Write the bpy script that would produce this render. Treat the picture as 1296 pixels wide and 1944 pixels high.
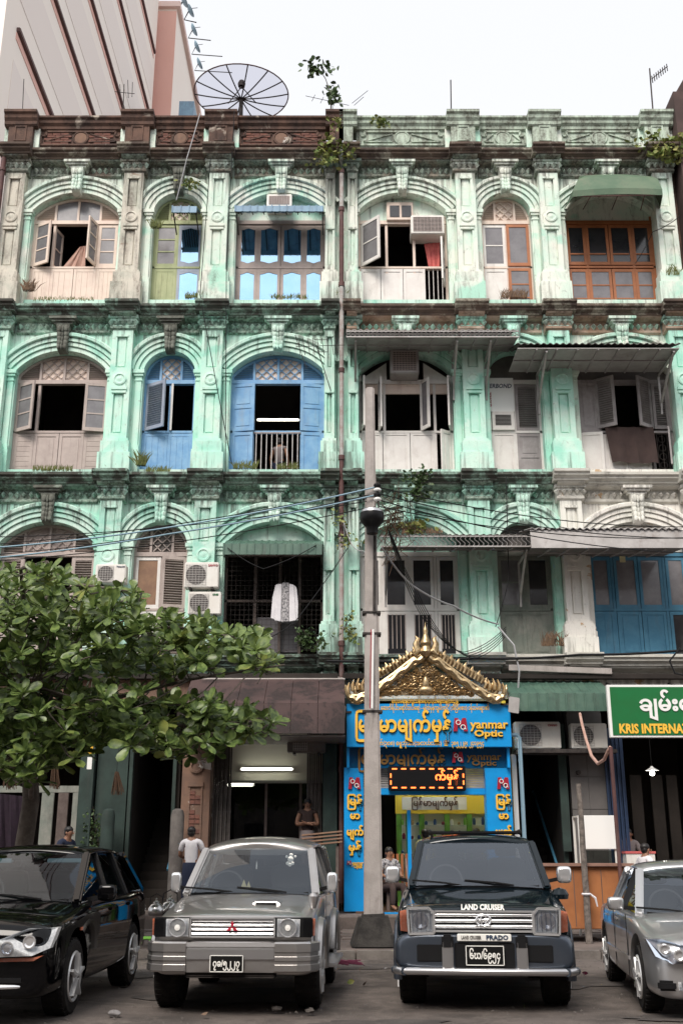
import bpy, bmesh, math, random
from mathutils import Vector, Matrix, Euler
random.seed(7)
R = math.radians
for o in list(bpy.data.objects): bpy.data.objects.remove(o)
SC = bpy.context.scene
COL = SC.collection
# ---------------------------------------------------------------- camera, sky, sun, exposure
F, TH, CH = 2030.0, R(17.95), 1.45
cd = bpy.data.cameras.new('camera'); cam = bpy.data.objects.new('camera', cd); COL.objects.link(cam)
cam.location = (0, 0, CH); cam.rotation_euler = (math.pi / 2 + TH, 0, 0)
cd.sensor_fit = 'VERTICAL'; cd.sensor_height = 36; cd.sensor_width = 24; cd.lens = F / 1944 * 36
cd.clip_end = 2000; SC.camera = cam
W = bpy.data.worlds.new('World'); SC.world = W; W.use_nodes = True
nt = W.node_tree; bg = nt.nodes['Background']
sky = nt.nodes.new('ShaderNodeTexSky'); sky.sky_type = 'NISHITA'; sky.sun_disc = False
sky.sun_elevation = R(48); sky.sun_rotation = R(200); sky.dust_density = 4.0; sky.air_density = 1.0; sky.ozone_density = 1.0
hs = nt.nodes.new('ShaderNodeHueSaturation'); hs.inputs['Saturation'].default_value = 0.16; hs.inputs['Value'].default_value = 1.0
cl = nt.nodes.new('ShaderNodeMix'); cl.data_type = 'RGBA'; cl.inputs[0].default_value = .85      # even layer of high cloud
cl.inputs[7].default_value = (3.62, 3.67, 3.82, 1)
nt.links.new(sky.outputs[0], hs.inputs['Color']); nt.links.new(hs.outputs[0], cl.inputs[6]); nt.links.new(cl.outputs[2], bg.inputs['Color'])
bg.inputs['Strength'].default_value = 0.13
sd = bpy.data.lights.new('sun', 'SUN'); sun = bpy.data.objects.new('sun', sd); COL.objects.link(sun)
sd.energy = 1.5; sd.angle = R(25); sd.color = (1.0, 0.92, 0.83)
sun.rotation_euler = (R(42), 0, R(-20)); sun.location = (0, -5, 40)
SC.view_settings.view_transform = 'Standard'; SC.view_settings.look = 'None'; SC.view_settings.gamma = 1
SC.view_settings.exposure = 1.14
SC.cycles.use_denoising = True; SC.cycles.max_bounces = 6; SC.cycles.transparent_max_bounces = 12
SC.cycles.sample_clamp_indirect = 6
# ---------------------------------------------------------------- helpers
def at(x, y, Y):
    "photo pixel (1296x1944) -> world point at distance Y"
    t = math.tan(TH + math.atan((972 - y) / F)); z = CH + Y * t
    d = Y * math.cos(TH) + (z - CH) * math.sin(TH)
    return Vector(((x - 648) * d / F, Y, z))
OFF = {}
def tag(o, label=None, cat=None, group=None, kind=None):
    if label: o['label'] = label
    if cat: o['category'] = cat
    if group: o['group'] = group
    if kind: o['kind'] = kind
    return o
def empty(name, loc=(0, 0, 0), rz=0, label=None, cat=None, group=None, local=False):
    o = bpy.data.objects.new(name, None); COL.objects.link(o); o.location = loc; o.rotation_euler = (0, 0, rz)
    o.empty_display_size = .2
    OFF[o.name] = Vector((0, 0, 0)) if local else Vector(loc)
    return tag(o, label, cat, group)
class MB:
    def __init__(s): s.v = []; s.f = []
    def add(s, vs, fs):
        n = len(s.v); s.v += [Vector(v) for v in vs]; s.f += [[i + n for i in f] for f in fs]; return s
    def box(s, x0, x1, y0, y1, z0, z1):
        if x0 > x1: x0, x1 = x1, x0
        if y0 > y1: y0, y1 = y1, y0
        if z0 > z1: z0, z1 = z1, z0
        return s.add([(x0,y0,z0),(x1,y0,z0),(x1,y1,z0),(x0,y1,z0),(x0,y0,z1),(x1,y0,z1),(x1,y1,z1),(x0,y1,z1)],
            [(0,3,2,1),(4,5,6,7),(0,1,5,4),(1,2,6,5),(2,3,7,6),(3,0,4,7)])
    def quad(s, a, b, c, d): return s.add([a, b, c, d], [(0, 1, 2, 3)])
    def slab(s, a, b, c, d, t):
        "quad a,b,c,d extruded by t along minus its normal"
        a, b, c, d = map(Vector, (a, b, c, d)); n = (b - a).cross(d - a).normalized() * t
        return s.add([a, b, c, d, a - n, b - n, c - n, d - n], [(0,1,2,3),(7,6,5,4),(0,4,5,1),(1,5,6,2),(2,6,7,3),(3,7,4,0)])
    def bar(s, p, q, w, h=None, up=(0, 0, 1)):
        p, q = Vector(p), Vector(q); h = h or w; d = (q - p).normalized(); u = Vector(up)
        if abs(d.dot(u)) > .98: u = Vector((0, 1, 0))
        a = d.cross(u).normalized() * (w / 2); b = a.cross(d).normalized() * (h / 2)
        vs = [p - a - b, p + a - b, p + a + b, p - a + b, q - a - b, q + a - b, q + a + b, q - a + b]
        return s.add(vs, [(3,2,1,0),(4,5,6,7),(0,1,5,4),(1,2,6,5),(2,3,7,6),(3,0,4,7)])
    def tube(s, pts, r, n=8, r2=None, cap=True):
        pts = [Vector(p) for p in pts]; m = len(pts); base = len(s.v); prev = None
        for i, p in enumerate(pts):
            d = (pts[min(i + 1, m - 1)] - pts[max(i - 1, 0)])
            d = d.normalized() if d.length > 1e-9 else Vector((0, 0, 1))
            if prev is None:
                u = Vector((0, 0, 1)) if abs(d.z) < .9 else Vector((1, 0, 0)); a = d.cross(u).normalized()
            else:
                a = (prev - d * prev.dot(d)); a = a.normalized() if a.length > 1e-6 else d.orthogonal().normalized()
            prev = a; b = d.cross(a); rr = r if r2 is None else r + (r2 - r) * i / max(m - 1, 1)
            if isinstance(r, (list, tuple)): rr = r[i]
            for k in range(n):
                t = 2 * math.pi * k / n; s.v.append(p + a * (rr * math.cos(t)) + b * (rr * math.sin(t)))
        for i in range(m - 1):
            for k in range(n):
                s.f.append([base + i*n + k, base + i*n + (k+1) % n, base + (i+1)*n + (k+1) % n, base + (i+1)*n + k])
        if cap:
            s.f.append([base + k for k in range(n)][::-1]); s.f.append([base + (m-1)*n + k for k in range(n)])
        return s
    def lathe(s, prof, c=(0, 0, 0), axis='z', n=20):
        "prof: list of (r, h) along the axis"
        base = len(s.v); c = Vector(c)
        for r, h in prof:
            for k in range(n):
                t = 2 * math.pi * k / n; a, b = r * math.cos(t), r * math.sin(t)
                s.v.append(c + Vector({'z': (a, b, h), 'y': (a, h, b), 'x': (h, a, b)}[axis]))
        for i in range(len(prof) - 1):
            for k in range(n):
                q = [base + i*n + k, base + i*n + (k+1) % n, base + (i+1)*n + (k+1) % n, base + (i+1)*n + k]
                s.f.append(q if axis != 'y' else q[::-1])
        s.f.append([base + k for k in range(n)][::-1 if axis != 'y' else 1]); m = len(prof) - 1
        s.f.append([base + m*n + k for k in range(n)][::1 if axis != 'y' else -1])
        return s
    def prism(s, poly, y0, y1):
        "poly of (x,z), extruded in y"
        n = len(poly); vs = [(x, y0, z) for x, z in poly] + [(x, y1, z) for x, z in poly]
        return s.add(vs, [list(range(n)), list(range(2*n - 1, n - 1, -1))] + [[(i+1) % n, i, n + i, n + (i+1) % n] for i in range(n)])
    def sweepx(s, prof, x0, x1):
        "prof of (y,z), extruded along x"
        n = len(prof); vs = [(x0, y, z) for y, z in prof] + [(x1, y, z) for y, z in prof]
        return s.add(vs, [list(range(n)), list(range(2*n - 1, n - 1, -1))] + [[(i+1) % n, i, n + i, n + (i+1) % n] for i in range(n)])
    def sphere(s, c, r, nu=12, nv=8, sc=(1, 1, 1)):
        c = Vector(c); base = len(s.v)
        for j in range(nv + 1):
            t = math.pi * j / nv
            for k in range(nu):
                p = 2 * math.pi * k / nu
                s.v.append(c + Vector((r*sc[0]*math.sin(t)*math.cos(p), r*sc[1]*math.sin(t)*math.sin(p), r*sc[2]*math.cos(t))))
        for j in range(nv):
            for k in range(nu): s.f.append([base + j*nu + k, base + (j+1)*nu + k, base + (j+1)*nu + (k+1) % nu, base + j*nu + (k+1) % nu])
        return s
    def rbox(s, c, hx, hy, hz, e=.45, n=16, m=10):
        "rounded block (superellipsoid)"
        sg = lambda v: math.copysign(abs(v) ** e, v); base = len(s.v); c = Vector(c)
        for j in range(m + 1):
            p = -math.pi / 2 + math.pi * j / m
            for k in range(n):
                t = 2 * math.pi * (k + .5) / n; s.v.append(c + Vector((hx * sg(math.cos(p)) * sg(math.cos(t)), hy * sg(math.cos(p)) * sg(math.sin(t)), hz * sg(math.sin(p)))))
        for j in range(m):
            for k in range(n): s.f.append([base + j*n + k, base + j*n + (k+1) % n, base + (j+1)*n + (k+1) % n, base + (j+1)*n + k])
        return s
    def torus(s, c, R0, r, n=24, m=8, M=None):
        base = len(s.v); M = M or Matrix.Identity(3)
        for i in range(n):
            t = 2*math.pi*i/n
            for k in range(m):
                p = 2*math.pi*k/m
                s.v.append(Vector(c) + M @ Vector(((R0 + r*math.cos(p))*math.cos(t), (R0 + r*math.cos(p))*math.sin(t), r*math.sin(p))))
        for i in range(n):
            for k in range(m): s.f.append([base + i*m + k, base + ((i+1) % n)*m + k, base + ((i+1) % n)*m + (k+1) % m, base + i*m + (k+1) % m])
        return s
    def xf(s, M, i0=0):
        for i in range(i0, len(s.v)): s.v[i] = M @ s.v[i]
        return s
    def build(s, name, mat, parent=None, smooth=False, bevel=0, origin=None, fix=False):
        xs = [v.x for v in s.v]; ys = [v.y for v in s.v]; zs = [v.z for v in s.v]
        o0 = Vector(origin) if origin is not None else Vector(((min(xs)+max(xs))/2, (min(ys)+max(ys))/2, min(zs)))
        me = bpy.data.meshes.new(name); me.from_pydata([v - o0 for v in s.v], [], s.f)
        if fix or bevel:
            bm = bmesh.new(); bm.from_mesh(me)
            bmesh.ops.remove_doubles(bm, verts=bm.verts, dist=1e-5)
            bmesh.ops.recalc_face_normals(bm, faces=bm.faces)
            if bevel: bevel = min(bevel, .32 * min(max(xs)-min(xs), max(ys)-min(ys), max(zs)-min(zs)))
            if bevel: bmesh.ops.bevel(bm, geom=[e for e in bm.edges if len(e.link_faces) == 2 and e.calc_face_angle(0) > .5], offset=bevel, segments=2, affect='EDGES', clamp_overlap=True)
            bm.to_mesh(me); bm.free()
        me.materials.append(mat if not isinstance(mat, str) else M_[mat])
        if smooth:
            me.shade_smooth()
            try: me.set_sharp_from_angle(angle=R(smooth if smooth is not True else 40))
            except Exception: pass
        o = bpy.data.objects.new(name, me); COL.objects.link(o)
        OFF[o.name] = o0
        if parent is not None: o.parent = parent; o.location = o0 - OFF[parent.name]
        else: o.location = o0
        return o
def dup(src, parent, delta, name=None):
    "copy of a mesh object with shared data, moved by delta, under parent"
    c = src.copy(); COL.objects.link(c); c.parent = parent
    OFF[c.name] = OFF[src.name] + Vector(delta)
    c.location = OFF[c.name] - (OFF[parent.name] if parent else Vector())
    for k in ('label', 'category', 'group'):
        if parent and k in c: del c[k]
    return c
def eval_mesh(o):
    dg = bpy.context.evaluated_depsgraph_get(); return bpy.data.meshes.new_from_object(o.evaluated_get(dg))
def text_mb(body, size, depth=.02, bold=0., width=None, align='CENTER', shear=0):
    "text as mesh data standing in the xz plane, facing -y, centred at origin"
    c = bpy.data.curves.new('t', 'FONT'); c.body = body; c.size = size; c.extrude = depth / 2; c.offset = bold; c.align_x = align; c.align_y = 'CENTER'
    c.resolution_u = 2; c.shear = shear
    o = bpy.data.objects.new('t', c); COL.objects.link(o); bpy.context.view_layer.update()
    me = eval_mesh(o); mb = MB(); mb.v = [Vector((v.co.x, -v.co.z, v.co.y)) for v in me.vertices]; mb.f = [list(p.vertices) for p in me.polygons]
    up = list(range(len(mb.v)))                          # shift overlapping glyphs a hair apart in depth
    def root(i):
        while up[i] != i: up[i] = up[up[i]]; i = up[i]
        return i
    for f in mb.f:
        for q in f[1:]: up[root(q)] = root(f[0])
    rk = {}
    for i, v in enumerate(mb.v): k = rk.setdefault(root(i), len(rk)); v.y -= .0006 * (k % 9)
    bpy.data.objects.remove(o); bpy.data.curves.remove(c); bpy.data.meshes.remove(me)
    if width and mb.v:
        x0 = min(v.x for v in mb.v); x1 = max(v.x for v in mb.v); k = width / (x1 - x0); m = (x0 + x1) / 2
        for v in mb.v: v.x = (v.x - m) * k
    return mb
# ---------------------------------------------------------------- materials
M_ = {}
def nodes(name):
    m = bpy.data.materials.new(name); m.use_nodes = True; M_[name] = m
    t = m.node_tree; return m, t, t.nodes['Principled BSDF'], lambda k: t.nodes.new(k), t.links.new
def noise(nw, ln, scale, detail=5, rough=.6, vec=None, stretch=None, dist=0):
    n = nw('ShaderNodeTexNoise'); n.inputs['Scale'].default_value = scale; n.inputs['Detail'].default_value = detail
    n.inputs['Roughness'].default_value = rough; n.inputs['Distortion'].default_value = dist
    if vec is not None:
        if stretch:
            mp = nw('ShaderNodeMapping'); mp.inputs['Scale'].default_value = stretch; ln(vec, mp.inputs['Vector']); vec = mp.outputs[0]
        ln(vec, n.inputs['Vector'])
    return n.outputs['Fac']
def ramp(nw, ln, fac, a, b, va=0, vb=1):
    r = nw('ShaderNodeMapRange'); r.inputs['From Min'].default_value = a; r.inputs['From Max'].default_value = b
    r.inputs['To Min'].default_value = va; r.inputs['To Max'].default_value = vb; r.interpolation_type = 'SMOOTHSTEP'
    ln(fac, r.inputs['Value']); return r.outputs[0]
def mix(nw, ln, fac, a, b):
    m = nw('ShaderNodeMix'); m.data_type = 'RGBA'
    for sock, val in ((m.inputs[0], fac), (m.inputs[6], a), (m.inputs[7], b)):
        if isinstance(val, (int, float)): sock.default_value = val
        elif isinstance(val, tuple): sock.default_value = (*val, 1)
        else: ln(val, sock)
    return m.outputs[2]
def mul(nw, ln, a, b):
    m = nw('ShaderNodeMath'); m.operation = 'MULTIPLY'
    for s, v in ((m.inputs[0], a), (m.inputs[1], b)):
        if isinstance(v, (int, float)): s.default_value = v
        else: ln(v, s)
    return m.outputs[0]
def pm(name, c1, c2=None, scale=2.0, rough=.7, metal=0, dirt=None, dirt_amt=.5, dirt_lo=.5, dirt_hi=.7, streak=True, peel=None, peel_lo=.62, peel_hi=.66, peel_scale=1.6, bump=.0, bump_scale=30, coat=0, spec=.5, obj=False, weather=0):
    "paint / plaster / wood / metal: two tones, a dirt colour in vertical streaks, peeled patches, relief"
    m, t, b, nw, ln = nodes(name)
    if obj: pos = nw('ShaderNodeTexCoord').outputs['Object']
    else: pos = nw('ShaderNodeNewGeometry').outputs['Position']
    c = c1
    if c2: c = mix(nw, ln, ramp(nw, ln, noise(nw, ln, scale, 6, .65, pos), .35, .65), c1, c2)
    if peel: c = mix(nw, ln, ramp(nw, ln, noise(nw, ln, peel_scale, 7, .6, pos, None, .6), peel_lo, peel_hi), c, peel)
    if weather:                                  # flaking, and dark runs that start below the ledges
        sp = nw('ShaderNodeSeparateXYZ'); ln(pos, sp.inputs[0])
        def mth(op, x, y):
            q = nw('ShaderNodeMath'); q.operation = op
            for so, va in ((q.inputs[0], x), (q.inputs[1], y)):
                if isinstance(va, (int, float)): so.default_value = va
                elif va is not None: ln(va, so)
            return q.outputs[0]
        u = mth('FRACT', mth('DIVIDE', mth('SUBTRACT', sp.outputs[2], 6.0), 4.72), None)
        ax = mth('ABSOLUTE', sp.outputs[0], None); pipe = ramp(nw, ln, ax, .15, .9, .13, 0)
        drip = mth('ADD', pipe, ramp(nw, ln, u, .50, 1.0, 0, .22)); foot = ramp(nw, ln, u, .0, .22, .12, 0)
        fw = ramp(nw, ln, noise(nw, ln, 5.5, 9, .75, pos, (1, 1, .55), .8), .56, .68, 0, weather * .7)
        c = mix(nw, ln, fw, c, (.26, .25, .21))
        fr = ramp(nw, ln, mth('ADD', mth('ADD', noise(nw, ln, 3.0, 7, .72, pos, (2.4, 2.4, .13), .25), drip), foot), .60, .80, 0, weather)
        c = mix(nw, ln, fr, c, (.055, .05, .042)); fs = ramp(nw, ln, noise(nw, ln, 26, 5, .7, pos), .63, .72, 0, weather * .6); c = mix(nw, ln, fs, c, (.13, .12, .10))
    if dirt:
        f = ramp(nw, ln, noise(nw, ln, 2.2, 8, .7, pos, (1.6, 1.6, .35) if streak else (1, 1, 1), .4), dirt_lo, dirt_hi, 0, dirt_amt)
        f2 = ramp(nw, ln, noise(nw, ln, 14, 4, .7, pos), .3, .7, .35, 1)
        c = mix(nw, ln, mul(nw, ln, f, f2), c, dirt)
    if isinstance(c, tuple): b.inputs['Base Color'].default_value = (*c, 1)
    else: ln(c, b.inputs['Base Color'])
    b.inputs['Roughness'].default_value = rough; b.inputs['Metallic'].default_value = metal
    b.inputs['Specular IOR Level'].default_value = spec
    if coat: b.inputs['Coat Weight'].default_value = coat; b.inputs['Coat Roughness'].default_value = .05
    if bump:
        bp = nw('ShaderNodeBump'); bp.inputs['Strength'].default_value = bump; bp.inputs['Distance'].default_value = .02
        ln(noise(nw, ln, bump_scale, 6, .7, pos), bp.inputs['Height']); ln(bp.outputs[0], b.inputs['Normal'])
    return m
MOULD = (.028, .026, .022)
pm('paint_top', (.61, .76, .66), (.76, .78, .70), 1.1, .85, dirt=(.10, .085, .07), dirt_amt=.75, dirt_lo=.50, dirt_hi=.74, peel=(.42, .70, .57), peel_lo=.52, peel_hi=.66, peel_scale=.7, bump=.35, weather=.74)
pm('paint_mid', (.46, .77, .65), (.64, .81, .71), 1.0, .85, dirt=(.09, .09, .07), dirt_amt=.6, dirt_lo=.54, dirt_hi=.76, peel=(.34, .69, .56), peel_lo=.5, peel_hi=.66, peel_scale=.8, bump=.35, weather=.70)
pm('paint_low', (.42, .70, .59), (.64, .78, .70), 1.0, .85, dirt=(.07, .08, .06), dirt_amt=.7, dirt_lo=.52, dirt_hi=.74, peel=(.31, .62, .51), peel_lo=.5, peel_hi=.66, peel_scale=.8, bump=.35, weather=.85)
pm('paint_dirty', (.46, .47, .40), (.62, .58, .50), 1.4, .88, dirt=(.10, .07, .055), dirt_amt=.8, dirt_lo=.44, dirt_hi=.68, peel=(.34, .24, .18), peel_lo=.60, peel_hi=.68, peel_scale=1.5, bump=.45, weather=.9)
pm('keystone_black', (.16, .17, .145), (.09, .09, .075), 5, .9, dirt=(.38, .48, .40), dirt_amt=.7, dirt_lo=.54, dirt_hi=.66, streak=False, bump=.5)
pm('paint_white', (.78, .75, .70), (.70, .70, .64), 1.0, .85, dirt=(.14, .12, .10), dirt_amt=.55, dirt_lo=.52, dirt_hi=.75, peel=(.52, .36, .22), peel_lo=.60, peel_hi=.62, peel_scale=1.3, bump=.35, weather=.55)
pm('ledge_dark', (.085, .095, .08), (.05, .045, .038), 2.0, .92, dirt=(.34, .52, .43), dirt_amt=.85, dirt_lo=.48, dirt_hi=.60, streak=False, bump=.6)
pm('ledge_brown', (.12, .085, .065), (.06, .042, .035), 2.0, .92, dirt=(.44, .42, .34), dirt_amt=.75, dirt_lo=.50, dirt_hi=.62, streak=False, bump=.6)
pm('ledge_mint', (.36, .62, .50), (.5, .62, .52), 1.5, .9, dirt=MOULD, dirt_amt=.95, dirt_lo=.30, dirt_hi=.54, streak=False, bump=.5)
pm('ledge_top', (.40, .50, .42), (.30, .24, .19), 1.5, .9, dirt=MOULD, dirt_amt=.95, dirt_lo=.27, dirt_hi=.52, streak=False, bump=.5)
pm('ledge_rust', (.50, .42, .34), (.30, .19, .13), 1.2, .9, dirt=(.06, .04, .03), dirt_amt=.85, dirt_lo=.42, dirt_hi=.66, streak=False, bump=.5)
pm('ledge_white', (.58, .57, .52), (.50, .48, .43), 1.5, .9, dirt=(.09, .08, .07), dirt_amt=.8, dirt_lo=.47, dirt_hi=.7, streak=False, bump=.5)
pm('parapet_brown', (.15, .085, .062), (.07, .042, .034), 1.6, .9, dirt=(.025, .018, .016), dirt_amt=.9, dirt_lo=.42, dirt_hi=.66, peel=(.42, .36, .30), peel_lo=.60, peel_hi=.68, bump=.6)
pm('parapet_pale', (.56, .66, .55), (.50, .60, .50), 1.3, .9, dirt=(.07, .05, .04), dirt_amt=.9, dirt_lo=.36, dirt_hi=.60, bump=.45, weather=0.7)
pm('brick', (.20, .085, .06), (.13, .06, .05), 6, .9, dirt=(.03, .02, .02), dirt_amt=.8, streak=False, bump=.5)
pm('mortar', (.22, .16, .13), (.12, .08, .07), 4, .95, bump=.4)
pm('cream_wood', (.74, .62, .53), (.70, .56, .48), 3, .65, dirt=(.30, .21, .17), dirt_amt=.5, bump=.1)
pm('white_wood', (.76, .73, .70), (.70, .66, .63), 3, .6, dirt=(.30, .25, .22), dirt_amt=.45, bump=.1)
pm('taupe_wood', (.46, .385, .355), (.40, .33, .305), 3, .7, dirt=(.16, .12, .11), dirt_amt=.5, bump=.15)
pm('grey_wood', (.36, .33, .33), (.28, .25, .25), 3, .7, dirt=(.12, .1, .1), dirt_amt=.5, bump=.15)
pm('brown_wood', (.085, .062, .055), (.13, .10, .09), 4, .8, bump=.2)
pm('blue_wood', (.14, .32, .56), (.22, .41, .62), 3, .6, dirt=(.25, .30, .36), dirt_amt=.5, bump=.1)
pm('deep_blue_wood', (.035, .15, .25), (.06, .20, .31), 3, .6, dirt=(.10, .11, .12), dirt_amt=.5, bump=.1)
pm('green_wood', (.40, .43, .24), (.33, .37, .20), 3, .7, dirt=(.10, .10, .06), dirt_amt=.7, bump=.15)
pm('sage_wood', (.17, .19, .165), (.26, .26, .23), 2.5, .8, dirt=(.07, .07, .06), dirt_amt=.6, bump=.2)
pm('orange_wood', (.40, .14, .05), (.32, .11, .04), 3, .5, dirt=(.2, .08, .04), dirt_amt=.4)
pm('pale_blue_wood', (.33, .36, .43), (.27, .31, .40), 3, .6, dirt=(.12, .12, .14), dirt_amt=.4)
pm('blue_panel', (.34, .58, .82), (.38, .62, .84), 2, .08, .9)
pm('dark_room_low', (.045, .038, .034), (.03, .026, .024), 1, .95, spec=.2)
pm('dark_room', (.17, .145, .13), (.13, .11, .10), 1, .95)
pm('iron', (.03, .027, .027), (.07, .06, .055), 8, .7, .2, spec=.2)
pm('white_iron', (.65, .62, .6), (.5, .47, .45), 8, .6)
pm('rust_pipe', (.11, .045, .04), (.07, .03, .03), 4, .7, dirt=(.22, .2, .19), dirt_amt=.6, bump=.2)
pm('pale_pipe', (.42, .44, .42), (.30, .22, .20), 3, .7, dirt=(.08, .05, .045), dirt_amt=.7)
pm('wire', (.012, .012, .013), None, rough=.6, spec=.2)
pm('blue_wire', (.22, .34, .42), None, rough=.5)
pm('grey_wire', (.35, .35, .36), None, rough=.5)
pm('concrete_pole', (.42, .38, .36), (.34, .31, .29), 3, .9, dirt=(.12, .10, .09), dirt_amt=.6, bump=.25)
pm('dark_concrete', (.016, .014, .013), (.042, .038, .034), 5, .95, dirt=(.04, .036, .03), dirt_amt=.8, streak=False, bump=.8, bump_scale=20)
pm('ac_white', (.74, .72, .68), (.68, .65, .60), 2, .5, dirt=(.35, .3, .26), dirt_amt=.35)
pm('ac_wire', (.42, .40, .38), None, rough=.6)
pm('post_grey', (.15, .135, .125), (.09, .08, .075), 3, .95, bump=.3)
pm('ac_grille', (.12, .105, .10), (.11, .1, .095), 5, .6)
pm('zinc', (.42, .40, .39), (.33, .31, .30), 2, .55, .3, dirt=(.14, .10, .08), dirt_amt=.6, streak=False)
pm('zinc_dark', (.10, .09, .085), (.15, .13, .12), 3, .7, dirt=(.05, .04, .035), dirt_amt=.6, streak=False)
pm('blue_sheet', (.16, .30, .42), (.12, .22, .33), 2, .5, dirt=(.06, .07, .08), dirt_amt=.6)
pm('green_sheet', (.055, .115, .088), (.09, .16, .12), 2, .5, dirt=(.05, .06, .05), dirt_amt=.7)
pm('green_canvas', (.07, .125, .075), (.11, .16, .10), 1.5, .7, dirt=(.2, .16, .13), dirt_amt=.35)
pm('rust_sheet', (.072, .042, .04), (.048, .028, .027), 1.1, .75, dirt=(.016, .011, .011), dirt_amt=.92, dirt_lo=.46, dirt_hi=.54, streak=False, bump=.1)
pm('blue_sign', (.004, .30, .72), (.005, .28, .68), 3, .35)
pm('blue_sign_shaded', (.003, .07, .17), None, rough=.15)  # shade under the upper sign is put into this blue
pm('gold', (.60, .46, .28), (.36, .26, .14), 18, .42, 1.0, dirt=(.15, .09, .04), dirt_amt=.7, streak=False)
pm('gold_dark', (.30, .20, .10), (.46, .34, .19), 14, .34, .9, dirt=(.05, .04, .03), dirt_amt=.8, streak=False)
pm('gold_carved', (.36, .26, .15), (.20, .14, .08), 18, .4, .8, dirt=(.06, .05, .04), dirt_amt=.8, dirt_lo=.42, dirt_hi=.55, streak=False, bump=1.0, bump_scale=28)
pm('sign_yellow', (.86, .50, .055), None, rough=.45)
pm('sign_yellow_shaded', (.20, .10, .015), None, rough=.5)  # letter yellow darkened in the colour for that same shade
pm('sign_red', (.36, .01, .03), None, rough=.4)
pm('sign_white', (.82, .82, .80), None, rough=.5)
pm('sign_black', (.008, .008, .009), None, rough=.4, spec=.2)
pm('sign_green', (.012, .155, .045), (.015, .14, .04), 2, .35)
pm('yellow_wall', (.72, .56, .06), None, rough=.6)
pm('lime_wall', (.14, .36, .05), None, rough=.6)
pm('shop_wall', (.62, .62, .52), None, rough=.7)
pm('asphalt', (.135, .112, .10), (.065, .054, .048), .9, .95, dirt=(.19, .16, .14), dirt_amt=.7, dirt_lo=.48, dirt_hi=.62, streak=False, bump=.9, bump_scale=45)
pm('paving', (.17, .135, .12), (.11, .09, .08), 1.5, .92, dirt=(.07, .055, .045), dirt_amt=.7, streak=False, bump=.7, bump_scale=25)
pm('kerb_stone', (.17, .15, .135), (.12, .105, .095), 3, .92, dirt=(.06, .05, .045), dirt_amt=.6, streak=False, bump=.5)
pm('tile_white', (.62, .57, .52), (.55, .50, .46), 4, .35)
pm('tile_grey', (.145, .135, .13), (.12, .112, .108), 2, .35)
pm('tile_brown', (.12, .065, .04), (.09, .05, .03), 4, .5)
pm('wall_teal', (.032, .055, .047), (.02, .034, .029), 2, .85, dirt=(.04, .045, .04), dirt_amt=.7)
pm('wall_ochre', (.22, .13, .09), (.16, .10, .075), 2, .9, dirt=(.10, .07, .06), dirt_amt=.7, peel=(.50, .46, .42), peel_lo=.6, peel_hi=.63, bump=.4)
pm('gate_steel', (.07, .062, .058), (.11, .095, .09), 5, .6, .4)
pm('gate_blue', (.012, .03, .075), (.02, .04, .09), 4, .5)
pm('orange_board', (.38, .145, .048), (.30, .11, .038), 2, .6, dirt=(.18, .07, .03), dirt_amt=.4)
pm('board_top', (.28, .16, .12), (.22, .12, .09), 3, .7)
pm('bark', (.075, .06, .05), (.12, .10, .085), 6, .95, bump=.8, bump_scale=14)
pm('post_bark', (.10, .085, .075), (.20, .17, .15), 14, .95, bump=.8, bump_scale=14)
pm('cardboard', (.28, .17, .11), (.22, .13, .09), 4, .9)
pm('straw', (.08, .04, .02), (.05, .028, .016), 20, .95)
pm('skin_tone', (.26, .13, .08), None, rough=.55)
pm('hair', (.010, .008, .008), None, rough=.5)
pm('shirt_white', (.74, .72, .74), (.66, .64, .67), 6, .85)
pm('shirt_print', (.55, .53, .54), (.06, .06, .07), 22, .85)
pm('cloth_navy', (.015, .022, .05), None, rough=.9)
pm('cloth_purple', (.02, .008, .02), (.012, .005, .012), 12, .9)
pm('cloth_grey', (.20, .17, .17), None, rough=.9)
pm('cloth_yellow', (.62, .56, .32), None, rough=.9)
pm('cloth_red', (.62, .16, .14), (.5, .1, .1), 6, .9)
pm('cloth_pink', (.50, .33, .27), (.42, .25, .2), 4, .9)
pm('cloth_brown', (.060, .038, .034), (.045, .028, .026), 3, .95)
pm('cloth_magenta', (.16, .02, .06), None, rough=.6)
pm('grass', (.16, .17, .05), (.10, .13, .035), 9, .8)
pm('vine', (.13, .20, .045), (.24, .22, .06), 5, .6)
pm('dry_plant', (.24, .15, .09), (.15, .10, .07), 8, .9)
pm('sapling', (.035, .07, .02), (.06, .10, .03), 6, .5)
pm('tower_white', (.93, .85, .77), (.92, .82, .74), .08, .8)
pm('tower_grey', (.86, .77, .71), None, rough=.8)
pm('tower_pink', (.80, .48, .41), (.76, .44, .37), .2, .85)
pm('tower_lilac', (.84, .66, .61), None, rough=.85)
pm('tower_trim', (.14, .075, .07), (.10, .06, .055), .3, .8)
pm('roof_dark', (.055, .035, .032), (.09, .055, .05), 1, .9)
pm('steel', (.55, .55, .56), None, rough=.3, metal=1)
pm('kettle_metal', (.5, .5, .5), None, rough=.25, metal=1)
pm('plastic_blue', (.02, .06, .18), None, rough=.3)
pm('litter', (.2, .19, .19), None, rough=.6)
pm('stone', (.10, .088, .08), None, rough=.95, bump=.5)
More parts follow.
